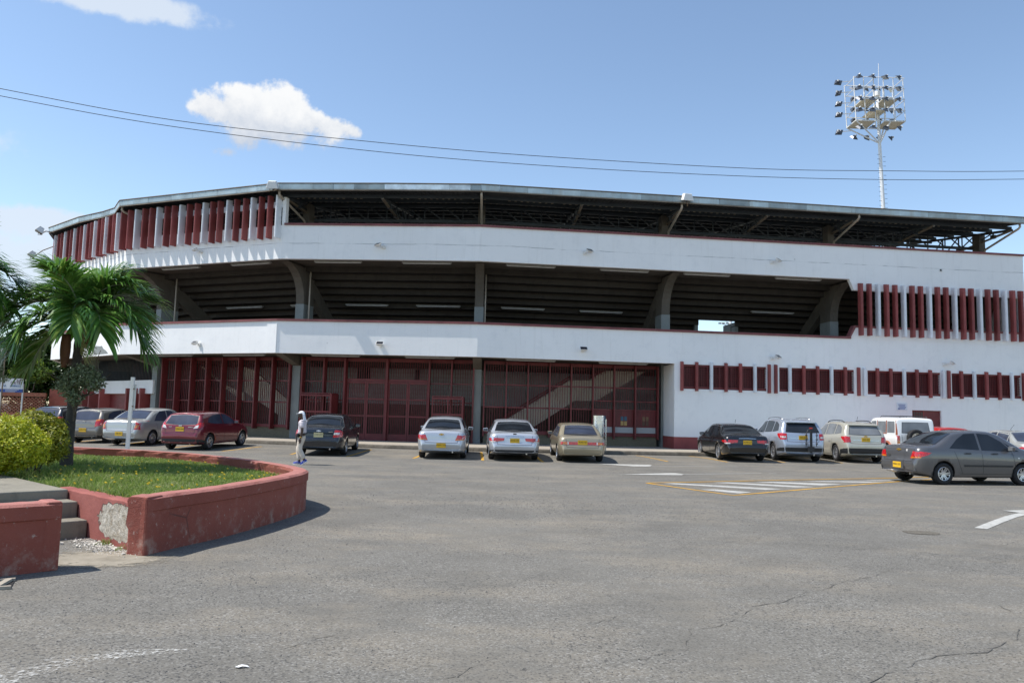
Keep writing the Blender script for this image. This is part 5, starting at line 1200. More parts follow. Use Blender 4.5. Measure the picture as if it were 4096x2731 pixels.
# ================================================================== cars
def cr(a, u):
    """Catmull-Rom through rows of array a at parameter u (in rows)"""
    n = len(a)-1; i = min(int(u), n-1); t = u-i; p0, p1, p2, p3 = a[max(i-1, 0)], a[i], a[i+1], a[min(i+2, n)]
    return .5*((2*p1)+(p2-p0)*t+(2*p0-5*p1+4*p2-p3)*t*t+(3*p1-p0-3*p2+p3)*t**3)
SHAPES = {   # side outlines: rear bumper -> boot -> rear window -> roof -> windscreen -> bonnet -> front bumper
 'sedan': dict(L=4.25, H=1.5, top=[(.03, .40), (.0, .50), (.0, .60), (.045, .70), (.06, .84), (.09, .97), (.17, 1.035), (.32, 1.055), (.52, 1.065), (.66, 1.10), (.86, 1.21), (1.08, 1.335), (1.26, 1.415), (1.5, 1.465), (1.85, 1.49), (2.2, 1.50), (2.5, 1.48), (2.72, 1.42), (2.98, 1.27), (3.2, 1.13), (3.36, 1.045), (3.6, .99), (3.85, .93), (4.05, .84), (4.17, .72), (4.23, .58), (4.23, .45)],
    belt=[(0, .60), (.1, .9), (.35, .97), (1.2, .965), (2.4, .93), (3.3, .89), (3.8, .82), (4.1, .7), (4.25, .5)], ro=.93, wb=2.465),
 'hatch': dict(L=3.95, H=1.49, top=[(.03, .36), (.0, .48), (.0, .60), (.04, .70), (.05, .82), (.075, .93), (.13, 1.03), (.24, 1.18), (.34, 1.31), (.40, 1.39), (.42, 1.425), (.60, 1.455), (1.0, 1.48), (1.5, 1.49), (1.9, 1.475), (2.2, 1.43), (2.5, 1.32), (2.8, 1.17), (3.02, 1.05), (3.2, .99), (3.45, .93), (3.68, .84), (3.84, .72), (3.93, .58), (3.93, .45)],
    belt=[(0, .60), (.1, .93), (.3, 1.0), (1.2, .98), (2.2, .93), (3.0, .88), (3.5, .8), (3.8, .68), (3.95, .5)], ro=.72, wb=2.49),
 'suv': dict(L=4.5, H=1.69, top=[(.03, .42), (.0, .55), (.0, .72), (.04, .82), (.055, .95), (.075, 1.08), (.13, 1.2), (.23, 1.37), (.31, 1.5), (.34, 1.56), (.38, 1.60), (.60, 1.64), (1.1, 1.68), (1.7, 1.69), (2.2, 1.67), (2.5, 1.62), (2.8, 1.50), (3.1, 1.32), (3.32, 1.18), (3.5, 1.12), (3.9, 1.05), (4.2, .95), (4.38, .8), (4.47, .65), (4.47, .5)],
    belt=[(0, .72), (.1, 1.02), (.3, 1.10), (1.2, 1.08), (2.4, 1.04), (3.4, 1.0), (4.0, .92), (4.3, .78), (4.5, .55)], ro=.92, wb=2.6),
 'boxy': dict(L=4.15, H=1.82, top=[(.03, .45), (.0, .55), (.0, .62), (.05, .68), (.06, .9), (.065, 1.08), (.09, 1.25), (.13, 1.5), (.16, 1.68), (.2, 1.76), (.32, 1.80), (.8, 1.815), (1.4, 1.82), (2.0, 1.815), (2.25, 1.79), (2.42, 1.70), (2.6, 1.5), (2.78, 1.28), (2.88, 1.16), (3.05, 1.10), (3.5, 1.08), (3.9, 1.04), (4.06, .96), (4.12, .75), (4.13, .55)],
    belt=[(0, .62), (.07, 1.02), (.2, 1.07), (1.2, 1.07), (2.8, 1.04), (3.9, .98), (4.15, .6)], ro=.85, wb=2.4)}
def interp(p, x):
    if x <= p[0][0]: return p[0][1]
    for (a, va), (b, vb) in zip(p, p[1:]):
        if x <= b: return va+(vb-va)*(x-a)/(b-a) if b > a else vb
    return p[-1][1]
def car_surface(kind, L, W, H, tumble=.27, bot=.20):
    s = SHAPES[kind]; fx, fz = L/s['L'], H/s['H']; rows = []
    for xi, zi in s['top']:
        x, zt = xi*fx, zi*fz; b = interp(s['belt'], xi)*fz; b = min(b, zt-.015)
        e = min(xi, s['L']-xi)/s['L']; wf = (.80+.20*(1-(1-min(1, e/.085))**2.4)) if kind != 'boxy' else (.93+.07*min(1, e/.03))
        if xi > s['L']*.8: wf = min(wf, .80+.20*(1-(1-min(1, (s['L']-xi)/s['L']/.16))**2.2))
        w = W/2*wf; bt = bot+.12*max(0, 1-xi/.5)+.04*max(0, 1-(s['L']-xi)/.5); bt = min(bt, zt-.08)
        h = max(0, zt-b); c = min(1, h/(.52*fz)); c = c*c*(3-2*c); wr = w*(1-tumble*c)
        hb = b-bt
        rows.append([(0, bt), (w*.84, bt), (w*.955, bt+min(.07, hb*.2)), (w*.99, bt+hb*.38), (w, bt+hb*.66), (w*.985, bt+hb*.88), (w*.955, b), (w*(.90)*(1-c)+(w*.955+(wr-w*.955)*.55)*c, b+h*.5), (w*.80*(1-c)+(wr+.01)*c, zt-(.012*(1-c)+.085*c)), (w*.66*(1-c)+(wr-.09)*c, zt-(.006*(1-c)+.022*c)), (w*.33*(1-c)+wr*.45*c, zt-.0), (0, zt+.012)])
        rows[-1] = [(x, y, z) for y, z in rows[-1]]
    return np.array(rows)
def car_mesh(A, nu=3, nv=2):
    R, C = A.shape[:2]; U = [i/nu for i in range((R-1)*nu+1)]; rows = [cr(A, u) for u in U]; out = []
    for r in rows:
        half = [cr(r, j/nv) for j in range((C-1)*nv+1)]
        half[0][1] = 0; half[-1][1] = 0
        ring = [tuple(p) for p in half] + [(p[0], -p[1], p[2]) for p in half[-2:0:-1]]
        out.append(ring)
    n = len(out[0]); vs = [v for r in out for v in r]; fs = [(i*n+k, (i+1)*n+k, (i+1)*n+(k+1) % n, i*n+(k+1) % n) for i in range(len(out)-1) for k in range(n)]
    fs += [tuple(range(n)), tuple((len(out)-1)*n+k for k in range(n-1, -1, -1))]; return vs, fs
def solid_body(vs, fs, cuts, mats):
    me = bpy.data.meshes.new('body'); me.from_pydata(vs, [], fs); me.update(); bm = bmesh.new(); bm.from_mesh(me); bmesh.ops.remove_doubles(bm, verts=bm.verts, dist=1e-5); bmesh.ops.recalc_face_normals(bm, faces=bm.faces)
    for f in bm.faces: f.smooth = True
    bm.to_mesh(me); bm.free(); [me.materials.append(m) for m in mats]; o = bpy.data.objects.new('tmp_body', me); COL.objects.link(o); tmp = [o]
    cm = MB()
    for (x, z, r, y0, y1) in cuts: cm.tube([(x, y0, z), (x, y1, z)], r, 28)
    cme = cm.mesh('cut'); b2 = bmesh.new(); b2.from_mesh(cme); bmesh.ops.recalc_face_normals(b2, faces=b2.faces); b2.to_mesh(cme); b2.free(); [cme.materials.append(m) for m in mats]; cme.polygons.foreach_set('material_index', [1]*len(cme.polygons))
    c = bpy.data.objects.new('tmp_cut', cme); COL.objects.link(c); m = o.modifiers.new('b', 'BOOLEAN'); m.operation = 'DIFFERENCE'; m.solver = 'EXACT'; m.object = c
    dg = bpy.context.evaluated_depsgraph_get(); res = bpy.data.meshes.new_from_object(o.evaluated_get(dg)); bpy.data.objects.remove(o); bpy.data.objects.remove(c)
    return res
def strip(bvh, lo, hi, axis, sgn, off, nu=4, nv=4, mb=None, mi=0):
    """a panel laid on the bodywork: lo and hi are its lower and upper edge seen from the back (axis x) or the side (axis y)"""
    mb = mb or MB(); m = len(lo)-1; N = m*nu; n0 = len(mb.v)
    for j in range(nv+1):
        for i in range(N+1):
            k = min(i//nu, m-1); t = i/nu-k
            a = (lo[k][0]+(lo[k+1][0]-lo[k][0])*t, lo[k][1]+(lo[k+1][1]-lo[k][1])*t); b = (hi[k][0]+(hi[k+1][0]-hi[k][0])*t, hi[k][1]+(hi[k+1][1]-hi[k][1])*t)
            p = (a[0]+(b[0]-a[0])*j/nv, a[1]+(b[1]-a[1])*j/nv); hit = None; q = list(p)
            for _ in range(14):
                if axis == 'x': o_, d = Vector((-2 if sgn < 0 else 8, q[0], q[1])), Vector((-sgn, 0, 0))
                else: o_, d = Vector((q[0], 3*sgn, q[1])), Vector((0, -sgn, 0))
                hit, nr, _i, _d = bvh.ray_cast(o_, d)
                if hit is not None and (axis == 'x' or abs(hit.y) > .56): break
                hit = None
                if axis == 'x': q[0] *= .97
                else: q[1] = q[1]*.985+.01; q[0] += .012 if q[0] < .5 else -.012
            if hit is None: hit = o_+d*3; nr = -d
            if nr.dot(d) > 0: nr = -nr
            nr = (nr*.5-d*.5).normalized(); mb.v.append(tuple(hit+nr*off))
    mb.f += [(n0+j*(N+1)+i, n0+j*(N+1)+i+1, n0+(j+1)*(N+1)+i+1, n0+(j+1)*(N+1)+i) for j in range(nv) for i in range(N)]; mb.mi += [mi]*(N*nv); return mb
_wheels = {}
def wheel_meshes(R, w, rr, spokes, rimmat, key):
    k = (R, w, rr, spokes, key)
    if k in _wheels: return _wheels[k]
    def lathe(mb, prof, n=32):
        n0 = len(mb.v); m = len(prof)
        for i in range(n):
            a = 2*math.pi*i/n
            for r, y in prof: mb.v.append((r*math.cos(a), y, r*math.sin(a)))
        mb.f += [(n0+i*m+j, n0+i*m+j+1, n0+((i+1) % n)*m+j+1, n0+((i+1) % n)*m+j) for i in range(n) for j in range(m-1)]; mb.mi += [0]*(n*(m-1))
    h = w/2; t = MB(); lathe(t, [(rr, -h*.8), (rr+.02, -h), (R-.03, -h), (R-.006, -h*.8), (R, -h*.4), (R, h*.4), (R-.006, h*.8), (R-.03, h), (rr+.02, h), (rr, h*.8)]); tm = t.mesh('tyre', True); tm.materials.append(M_black)
    r_ = MB(); lathe(r_, [(rr+.006, h*.92), (rr-.004, h*1.0), (rr-.016, h*.97), (rr-.022, h*.5), (rr-.03, -h*.5)]); lathe(r_, [(.0, h*.72), (.045, h*.74), (.055, h*.6), (.06, h*.3)], 16)
    for s in range(spokes):
        a = 2*math.pi*s/spokes; wd = .036 if spokes < 8 else .024; R2 = Matrix.Rotation(-a, 3, 'Y'); pts = [(.03, h*.70), (rr-.02, h*.86)]
        for dz in ((-.6, .6) if spokes in (5, 6) else (0,)):
            f = [R2 @ Vector((pts[0][0], pts[0][1], dz*wd*.6-wd*.45)), R2 @ Vector((pts[1][0], pts[1][1], dz*wd*1.3-wd*.35)), R2 @ Vector((pts[1][0], pts[1][1], dz*wd*1.3+wd*.35)), R2 @ Vector((pts[0][0], pts[0][1], dz*wd*.6+wd*.45))]
            r_.prism(f, [v-Vector((0, .03, 0)) for v in f])
    rm = r_.mesh('rim', False); b = bmesh.new(); b.from_mesh(rm); bmesh.ops.recalc_face_normals(b, faces=b.faces); b.to_mesh(rm); b.free(); rm.materials.append(rimmat)
    d = MB(); lathe(d, [(.0, h*.15), (rr-.025, h*.15)], 20); dm = d.mesh('dark_backing'); dm.materials.append(M_blackp)  # flat black disc behind the spokes, shade inside the wheel put into colour
    _wheels[k] = (tm, rm, dm); return _wheels[k]
M_rim = pm('alloy rim', (.55, .56, .58), .3, .1, 6, metal=.85); M_rimd = pm('dull rim', (.22, .22, .23), .4, .1, 6, metal=.7); M_rimb = pm('beige steel rim', (.45, .40, .30), .5, .15, 6, metal=.2)
M_gold = pm('gold badge', (.65, .42, .10), .3, .1, 9, metal=.8)
def bowtie(mat, parent, x, z, s=1.0, y=0.0):
    mb = MB(); pts = [(-.075, -.012), (-.025, -.014), (-.03, -.026), (.03, -.026), (.025, -.014), (.075, -.012), (.065, .012), (.025, .014), (.03, .026), (-.03, .026), (-.025, .014), (-.065, .012)]
    mb.prism([Vector((x-.012, y+a*s, z+b*s)) for a, b in pts], [Vector((x+.01, y+a*s, z+b*s)) for a, b in pts]); mb.build('badge', mat, parent)
def make_car(label, kind, L, W, H, paintmat, pos, az, plate=None, tail=None, glassm=None, side=None, rear=None, R=.29, spokes=5, rim=None, track=None, wb=None, ro=None, bot=.20, lowblack=None, extras=None, name='parked_car', group='cars in the parking lot', plate_z=None, platem=None, mirrors=True, handles=True, tumble=.27, bumper_z=None, cat='car', rimR=None, seams=True):
    s = SHAPES[kind]; fx, fz = L/s['L'], H/s['H']; wb = wb or s['wb']*fx; ro = ro or s['ro']*fx
    z0 = gz(*pos); fwd = Vector((math.sin(az), math.cos(az))); fp = Vector(pos)+fwd*wb; z1 = gz(fp.x, fp.y)
    z0 = max(z0, z0); root = empty(name, (pos[0], pos[1], z0), 0, label, cat, group); root.rotation_euler = (Matrix.Rotation(math.pi/2-az, 3, 'Z') @ Matrix.Rotation(-math.atan2(z1-z0, wb), 3, 'Y')).to_euler()
    A = car_surface(kind, L, W, H, tumble, bot); A[:, :, 0] -= ro     # origin: ground point under the rear axle
    vs, fs = car_mesh(A); bvh = BVHTree.FromPolygons([Vector(v) for v in vs], fs); ar = R+.045; cuts = []
    for x in (0, wb):
        for sg in (-1, 1): cuts.append((x, R+.01, ar, sg*(W/2-.24), sg*(W/2+.2)))
    body = solid_body(vs, fs, cuts, [paintmat, M_blackp]); link('body', body, root)
    X = lambda x: x*fx-ro
    gm = glassm or M_glass
    # side windows
    side = side or []; 
    for sg in (-1, 1):
        for (lo, hi) in side:
            lo2, hi2 = [(X(x), z*fz) for x, z in lo], [(X(x), z*fz) for x, z in hi]
            mb = strip(bvh, lo2, hi2, 'y', sg, .004, 5, 5); mb.build('side_window', gm, root, smooth=True, fix=False)
    if rear:
        lo, hi = [(y*W/1.69, z*fz) for y, z in rear[0]], [(y*W/1.69, z*fz) for y, z in rear[1]]
        e = .025; lo_, hi_ = [(y*(1+e*1.4), z-e*.6) for y, z in lo], [(y*(1+e*1.4), z+e*.5) for y, z in hi]
        strip(bvh, lo_, hi_, 'x', -1, .003, 5, 6).build('window_seal', M_blackp, root, smooth=True, fix=False); strip(bvh, lo, hi, 'x', -1, .006, 5, 6).build('rear_window', gm, root, smooth=True, fix=False)
    ws = {'sedan': (.98, 1.40), 'hatch': (1.0, 1.38), 'suv': (1.15, 1.58), 'boxy': (1.18, 1.68)}[kind]
    strip(bvh, [(-.62*W/1.69, ws[0]*fz), (0, ws[0]*fz+.03), (.62*W/1.69, ws[0]*fz)], [(-.50*W/1.69, ws[1]*fz), (0, ws[1]*fz+.02), (.50*W/1.69, ws[1]*fz)], 'x', 1, .006, 4, 5).build('windscreen', gm, root, smooth=True, fix=False)
    for sg in (-1, 1):   # headlamps
        strip(bvh, [(sg*.48*W/1.69, .66*fz), (sg*.76*W/1.69, .68*fz)], [(sg*.52*W/1.69, .78*fz), (sg*.75*W/1.69, .84*fz)], 'x', 1, .006, 4, 3).build('headlight', M_lclr, root, smooth=True, fix=False)
    if lowblack:
        zb, zt = lowblack; strip(bvh, [(-W*.47, zb), (0, zb-.02), (W*.47, zb)], [(-W*.47, zt), (0, zt), (W*.47, zt)], 'x', -1, .005, 6, 3).build('lower_bumper', M_blackp, root, smooth=True, fix=False)
        for sg in (-1, 1): strip(bvh, [(X(.02), zb), (X(.5), zb)], [(X(.02), zt), (X(.42), zt-.06)], 'y', sg, .005, 5, 3).build('lower_bumper', M_blackp, root, smooth=True, fix=False)
    # tail lights: list of (view, lower edge, upper edge, material)
    for sg in (-1, 1):
        base = None
        for q, (view, lo, hi, mt) in enumerate(tail or []):
            if view == 'x': mb = strip(bvh, [(sg*y*W/1.69, z*fz) for y, z in lo], [(sg*y*W/1.69, z*fz) for y, z in hi], 'x', -1, .007+.001*q, 4, 4)
            else: mb = strip(bvh, [(X(x), z*fz) for x, z in lo], [(X(x), z*fz) for x, z in hi], 'y', sg, .007+.001*q, 4, 4)
            o = mb.build('tail_light' if base is None else 'lens', mt, base or root, smooth=True, fix=False); base = base or o
    # wheels
    track = track or W-.22; rR = rimR or R*.64; tm, rm, dm = wheel_meshes(R, .2, rR, spokes, rim or M_rim, (rim or M_rim).name)
    for x in (0, wb):
        for sg in (-1, 1):
            t = link('wheel', tm, root); t.location = (x, sg*track/2, R); t.rotation_euler = (0, 0, 0 if sg > 0 else math.pi)
            link('rim', rm, t); link('dark_backing', dm, t)
    mb = MB(); mb.box((wb/2, 0, .25), (wb+.5, W-.55, .12)); mb.build('underbody', M_blackp, root)
    if mirrors:
        for sg in (-1, 1):
            mx = X({'sedan': 2.86, 'hatch': 2.55, 'suv': 2.9, 'boxy': 2.62}[kind]); mz = ({'sedan': 1.0, 'hatch': 1.03, 'suv': 1.15, 'boxy': 1.17}[kind])*fz; mb = MB(); yy = W/2-.03
            f = [(mx+.05, sg*(yy), mz-.05), (mx+.05, sg*(yy+.18), mz-.04), (mx+.05, sg*(yy+.2), mz+.07), (mx+.05, sg*(yy+.02), mz+.09)]; b = [(mx-.05+v[0]-mx-.0, v[1]*1.0, v[2]) for v in f]
            mb.prism([Vector((mx-.045, v[1], v[2])) for v in f], [Vector((mx+.06, v[1]*.985, v[2])) for v in f]); m_ = mb.build('mirror', paintmat, root, bevel=.02)
            mb = MB(); mb.box((mx-.048, sg*(yy+.10), mz+.015), (.006, .14, .09)); mb.build('mirror_glass', M_glassl, m_)
    if handles:
        for sg in (-1, 1):
            for hx in ({'sedan': (1.45, 2.3), 'hatch': (1.2, 2.0), 'suv': (1.4, 2.4), 'boxy': (2.0,)}[kind]):
                strip(bvh, [(X(hx), .845*fz), (X(hx+.18), .845*fz)], [(X(hx), .885*fz), (X(hx+.18), .885*fz)], 'y', sg, .028, 3, 2).build('door_handle', paintmat if handles is True else handles, root, fix=False)
    if seams:
        z_a, z_b = .30*fz, {'sedan': .93, 'hatch': .95, 'suv': 1.05, 'boxy': 1.05}[kind]*fz
        for sg in (-1, 1):
            mb = MB()
            for hx, slant in {'sedan': ((1.12, .25), (1.98, .03), (2.95, .12)), 'hatch': ((.98, .22), (1.75, .02), (2.72, .1)), 'suv': ((1.2, .25), (2.1, .03), (3.1, .1)), 'boxy': ((1.75, 0), (2.82, 0))}[kind]:
                strip(bvh, [(X(hx+slant), z_a), (X(hx), z_b)], [(X(hx+slant+.012), z_a), (X(hx+.012), z_b)], 'y', sg, .002, 8, 1, mb)
            strip(bvh, [(X(1.3), z_a), (X(3.0), z_a)], [(X(1.3), z_a+.012), (X(3.0), z_a+.012)], 'y', sg, .002, 10, 1, mb); mb.build('door_seam', M_blackp, root, fix=False)
        mb = MB(); zc = {'sedan': (.62, .97), 'hatch': (.66, .93), 'suv': (.78, 1.1), 'boxy': (.64, 1.1)}[kind]; yy = .56*W/1.69
        strip(bvh, [(-yy, zc[0]*fz), (0, zc[0]*fz-.01), (yy, zc[0]*fz)], [(-yy, zc[0]*fz+.012), (0, zc[0]*fz+.002), (yy, zc[0]*fz+.012)], 'x', -1, .003, 8, 1, mb)
        for sg in (-1, 1): strip(bvh, [(sg*yy, zc[0]*fz), (sg*(yy+.03), zc[1]*fz)], [(sg*(yy+.012), zc[0]*fz), (sg*(yy+.042), zc[1]*fz)], 'x', -1, .003, 6, 1, mb)
        mb.build('boot_seam', M_blackp, root, fix=False)
    pz = plate_z or .5*fz; h0 = bvh.ray_cast(Vector((-3, 0, pz)), Vector((1, 0, 0)))[0]; hx = h0.x if h0 else -ro
    if plate:
        mb = MB(); mb.box((hx-.012, 0, pz), (.012, .33, .16)); pl_ = mb.build('licence_plate', platem or M_plate, root)
        o = link('lettering', text_mesh(plate, .076, .001), pl_, M_ink); o.rotation_euler = (math.pi/2, 0, -math.pi/2); o.location = (hx-.021, 0, pz+.008)
    mb = MB(); mb.tube([(-ro+.08, -.4*W/1.69, .27), (-ro+.3, -.4*W/1.69, .27)], .03, 10); mb.build('exhaust', M_chrome, root)
    if extras: extras(root, bvh, X, fz, W, ro)
    return root
sd_side = [([(1.03, 1.0), (1.5, .985), (1.93, .965)], [(1.30, 1.24), (1.55, 1.385), (1.93, 1.405)]), ([(2.0, .96), (2.5, .945), (3.02, .94)], [(2.0, 1.405), (2.35, 1.385), (2.72, 1.20)])]
sd_rear = ([(-.63, 1.105), (0, 1.085), (.63, 1.105)], [(-.53, 1.40), (0, 1.425), (.53, 1.40)])
hb_side = [([(.62, 1.08), (1.1, 1.02), (1.7, 1.0)], [(.80, 1.26), (1.15, 1.36), (1.7, 1.395)]), ([(1.77, .995), (2.3, .98), (2.78, .97)], [(1.77, 1.395), (2.1, 1.37), (2.5, 1.19)])]
hb_rear = ([(-.63, 1.03), (0, 1.0), (.63, 1.03)], [(-.55, 1.34), (0, 1.38), (.55, 1.34)])
su_side = [([(.45, 1.2), (.8, 1.16), (1.1, 1.14)], [(.62, 1.44), (.85, 1.53), (1.1, 1.56)]), ([(1.17, 1.14), (1.6, 1.12), (2.03, 1.11)], [(1.17, 1.56), (1.6, 1.585), (2.03, 1.585)]), ([(2.1, 1.1), (2.6, 1.09), (3.1, 1.09)], [(2.1, 1.58), (2.45, 1.54), (2.8, 1.34)])]
su_rear = ([(-.60, 1.16), (0, 1.14), (.60, 1.16)], [(-.50, 1.49), (0, 1.53), (.50, 1.49)])
P_silver = paint('silver paint', (.50, .53, .57), .45, .3); P_silver2 = paint('cool silver paint', (.52, .55, .60), .45, .3); P_champ = paint('champagne paint', (.36, .31, .215), .4, .36); P_black = paint('black paint', (.010, .011, .013), .2, .25); P_navyb = paint('blue-black paint', (.012, .017, .026), .25, .25)
P_wine = paint('wine red paint', (.17, .010, .022), .35, .28); P_grey = paint('graphite paint', (.115, .115, .12), .45, .32); P_taupe = paint('taupe grey paint', (.20, .185, .165), .45, .32); P_pearl = paint('pale beige pearl paint', (.50, .48, .40), .3, .32); P_lsil = paint('light warm silver paint', (.44, .45, .43), .4, .32); P_ltblue = paint('ice silver paint', (.42, .47, .55), .45, .3); P_white = paint('white gloss paint', (.78, .79, .78), .0, .3, -.15); P_orange = paint('copper orange trim', (.33, .085, .03), .2, .4); P_red = paint('bright red paint', (.50, .02, .015), .1, .3)
C_ = Vector
# silver sedan with gold badge
def ex_sail(root, bvh, X, fz, W, ro):
    h = bvh.ray_cast(Vector((-3, 0, .87)), Vector((1, 0, 0)))[0]; bowtie(M_gold, root, h.x-.006, .88, 1.25)
tl_sail = [('x', [(.48, .70), (.79, .72)], [(.56, .90), (.79, .87)], M_lred), ('y', [(.05, .72), (.30, .80)], [(.05, .90), (.42, .87)], M_lred), ('x', [(.50, .70), (.79, .72)], [(.52, .745), (.79, .755)], M_lora)]
make_car('silver sedan with gold badge parked left of the two central columns of the gates', 'sedan', 4.25, 1.69, 1.44, P_silver, (-2.40, 28.55), -.8*D, 'MWX-224', tl_sail, side=sd_side, rear=sd_rear, R=.295, plate_z=.50, extras=ex_sail)
def ex_aveo(root, bvh, X, fz, W, ro):
    h = bvh.ray_cast(Vector((-3, 0, .84)), Vector((1, 0, 0)))[0]; bowtie(M_whitefin, root, h.x-.006, .90, 1.1); mb = MB(); mb.box((h.x-.008, -.42, .87), (.006, .16, .018)); mb.build('model_script', M_chrome, root)
tl_aveo = [('x', [(.50, .70), (.80, .72)], [(.56, .97), (.76, .96)], M_lred), ('y', [(.04, .72), (.2, .74)], [(.04, .96), (.24, .93)], M_lred), ('x', [(.52, .80), (.80, .81)], [(.54, .88), (.78, .885)], M_lclr)]
make_car('black sedan with a pale badge parked behind the walking man', 'sedan', 4.31, 1.71, 1.45, P_navyb, (-6.78, 28.8), -2*D, 'COF-297', tl_aveo, side=sd_side, rear=sd_rear, R=.29, plate_z=.76, platem=M_platew, extras=ex_aveo)
# silver compact sedan with chrome strip
tl_forte = [('x', [(.36, .76), (.80, .70)], [(.34, .86), (.79, .865)], M_lred), ('y', [(.05, .70), (.35, .79)], [(.05, .865), (.38, .83)], M_lred), ('x', [(.62, .705), (.80, .70)], [(.64, .745), (.80, .745)], M_lclr)]
def ex_forte(root, bvh, X, fz, W, ro):
    strip(bvh, [(-.33, .855), (0, .865), (.33, .855)], [(-.33, .875), (0, .89), (.33, .875)], 'x', -1, .012, 6, 1).build('chrome_strip', M_chrome, root, fix=False)
    h = bvh.ray_cast(Vector((-3, 0, .94)), Vector((1, 0, 0)))[0]; mb = MB(); mb.box((h.x-.004, 0, .945), (.012, .12, .045)); mb.build('badge', M_blackp, root, bevel=.01)
    mb = MB(); mb.tube([(X(1.5), 0, 1.44), (X(1.42), 0, 1.58)], .007, 5); mb.build('antenna', M_blackp, root)
make_car('silver sedan with slim wide tail lights and dark lower bumper beside the beige sedan', 'sedan', 4.45, 1.775, 1.40, P_silver2, (.13, 28.45), -3.2*D, 'DOZ-131', tl_forte, side=sd_side, rear=sd_rear, R=.31, plate_z=.72, lowblack=(.27, .40), extras=ex_forte, wb=2.6)
make_car('glossy black sedan first in the right-hand row with bright alloy wheels', 'sedan', 4.45, 1.775, 1.41, P_black, (8.98, 30.8), -1.5*D, 'AUW-617', tl_forte, side=sd_side, rear=sd_rear, R=.31, plate_z=.72, extras=ex_forte, wb=2.6, spokes=10, rimR=.225)
# beige older sedan
tl_sen = [('x', [(.12, .72), (.79, .715)], [(.12, .83), (.79, .835)], M_lred), ('x', [(.545, .735), (.71, .735)], [(.545, .82), (.71, .82)], M_lora), ('x', [(.50, .73), (.54, .73)], [(.50, .825), (.54, .825)], M_lclr), ('y', [(.04, .72), (.1, .72)], [(.04, .83), (.1, .83)], M_lred)]
make_car('beige older boxy sedan with a full-width tail light bar beside the steel bin', 'sedan', 4.2, 1.66, 1.32, P_champ, (2.52, 28.5), -2.2*D, 'PLM-144', tl_sen, side=[([(1.03, .97), (1.5, .96), (1.93, .95)], [(1.30, 1.26), (1.5, 1.40), (1.93, 1.43)]), ([(2.0, .95), (2.5, .945), (3.02, .94)], [(2.0, 1.43), (2.35, 1.41), (2.78, 1.18)])], rear=([(-.60, 1.09), (0, 1.08), (.60, 1.09)], [(-.50, 1.41), (0, 1.43), (.50, 1.41)]), glassm=M_glassb, R=.285, plate_z=.71, spokes=8, tumble=.22, wb=2.43)
# silver four-by-four with roof rails and bike carrier
def ex_rails(root, bvh, X, fz, W, ro):
    for sg in (-1, 1):
        mb = MB(); pts = []
        for i in range(9):
            x = X(.75+1.9*i/8); h = bvh.ray_cast(Vector((x, sg*W*.30, 3)), Vector((0, 0, -1)))[0]; pts.append(h+Vector((0, 0, .0 if i in (0, 8) else .055)))
        mb.tube(pts, .018, 6); mb.build('roof_rail', M_chrome if W > 1.78 else M_blackp, root, smooth=True)
    strip(bvh, [(-.52, .80*fz*1.14), (.52, .80*fz*1.14)], [(-.52, .80*fz*1.14+.02), (.52, .80*fz*1.14+.02)], 'x', -1, .01, 8, 1).build('trim_strip', M_chrome, root, fix=False)
    h = bvh.ray_cast(Vector((-3, 0, 1.5)), Vector((1, 0, 0)))[0]
    mb = MB(); mb.prism([Vector((h.x-.10, -.55*W/1.69, 1.53*fz)), Vector((h.x-.10, .55*W/1.69, 1.53*fz)), Vector((h.x+.22, .55*W/1.69, 1.60*fz)), Vector((h.x+.22, -.55*W/1.69, 1.60*fz))], [Vector((h.x-.10, -.55*W/1.69, 1.555*fz)), Vector((h.x-.10, .55*W/1.69, 1.555*fz)), Vector((h.x+.22, .55*W/1.69, 1.625*fz)), Vector((h.x+.22, -.55*W/1.69, 1.625*fz))]); mb.build('roof_spoiler', root.children[0].data.materials[0], root)
    mb = MB(); mb.tube([(h.x-.03, .1, 1.17*fz), (h.x-.01, -.22, 1.20*fz)], .012, 5); mb.build('wiper', M_blackp, root)
def ex_bike(root, bvh, X, fz, W, ro):
    ex_rails(root, bvh, X, fz, W, ro); x0 = -ro-.18
    r = empty('bicycle_carrier', root.matrix_world @ Vector((0, 0, 0)), 0)
    mb = MB(); mb.bar((x0+.3, -.22, .42), (x0, -.22, .42), .06); mb.bar((x0, -.22, .36), (x0, -.22, 1.24), .09, .07); mb.box((x0, -.22, .5), (.16, .2, .2)); mb.build('mast', M_blackp, r)
    mb = MB(); mb.tube([(x0-.02, -.42, .62), (x0-.06, -.42, 1.1), (x0-.03, -.34, 1.25), (x0, -.22, 1.29), (x0-.03, -.10, 1.25), (x0-.06, -.02, 1.1), (x0-.02, -.02, .62)], .016, 6)
    for z in (.72, .88, 1.04):
        for y in (-.42, -.02): mb.box((x0-.05, y, z), (.07, .06, .05))
    mb.build('hoop', M_blackp, r, smooth=True)
    mb = MB(); mb.box((x0, -.22, 1.31), (.09, .10, .05)); mb.build('clamp_knob', M_lred, r)
    r.location = root.location; r.rotation_euler = root.rotation_euler; tag(r, 'folded black bicycle carrier on the back of the silver off-roader', 'bike rack')
tl_sub = [('x', [(.60, .86), (.80, .86)], [(.58, 1.10), (.76, 1.12)], M_lred), ('y', [(.05, .86), (.22, .92)], [(.05, 1.12), (.42, 1.09)], M_lred), ('x', [(.62, .93), (.79, .93)], [(.62, .99), (.78, 1.0)], M_lclr)]
make_car('silver off-roader with chrome roof rails carrying a folded bicycle rack', 'suv', 4.6, 1.80, 1.66, P_ltblue, (11.35, 31.4), 0.5*D, 'IPM-532', tl_sub, side=su_side, rear=su_rear, R=.345, plate_z=.93, lowblack=(.40, .55), extras=ex_bike, spokes=5, wb=2.64)
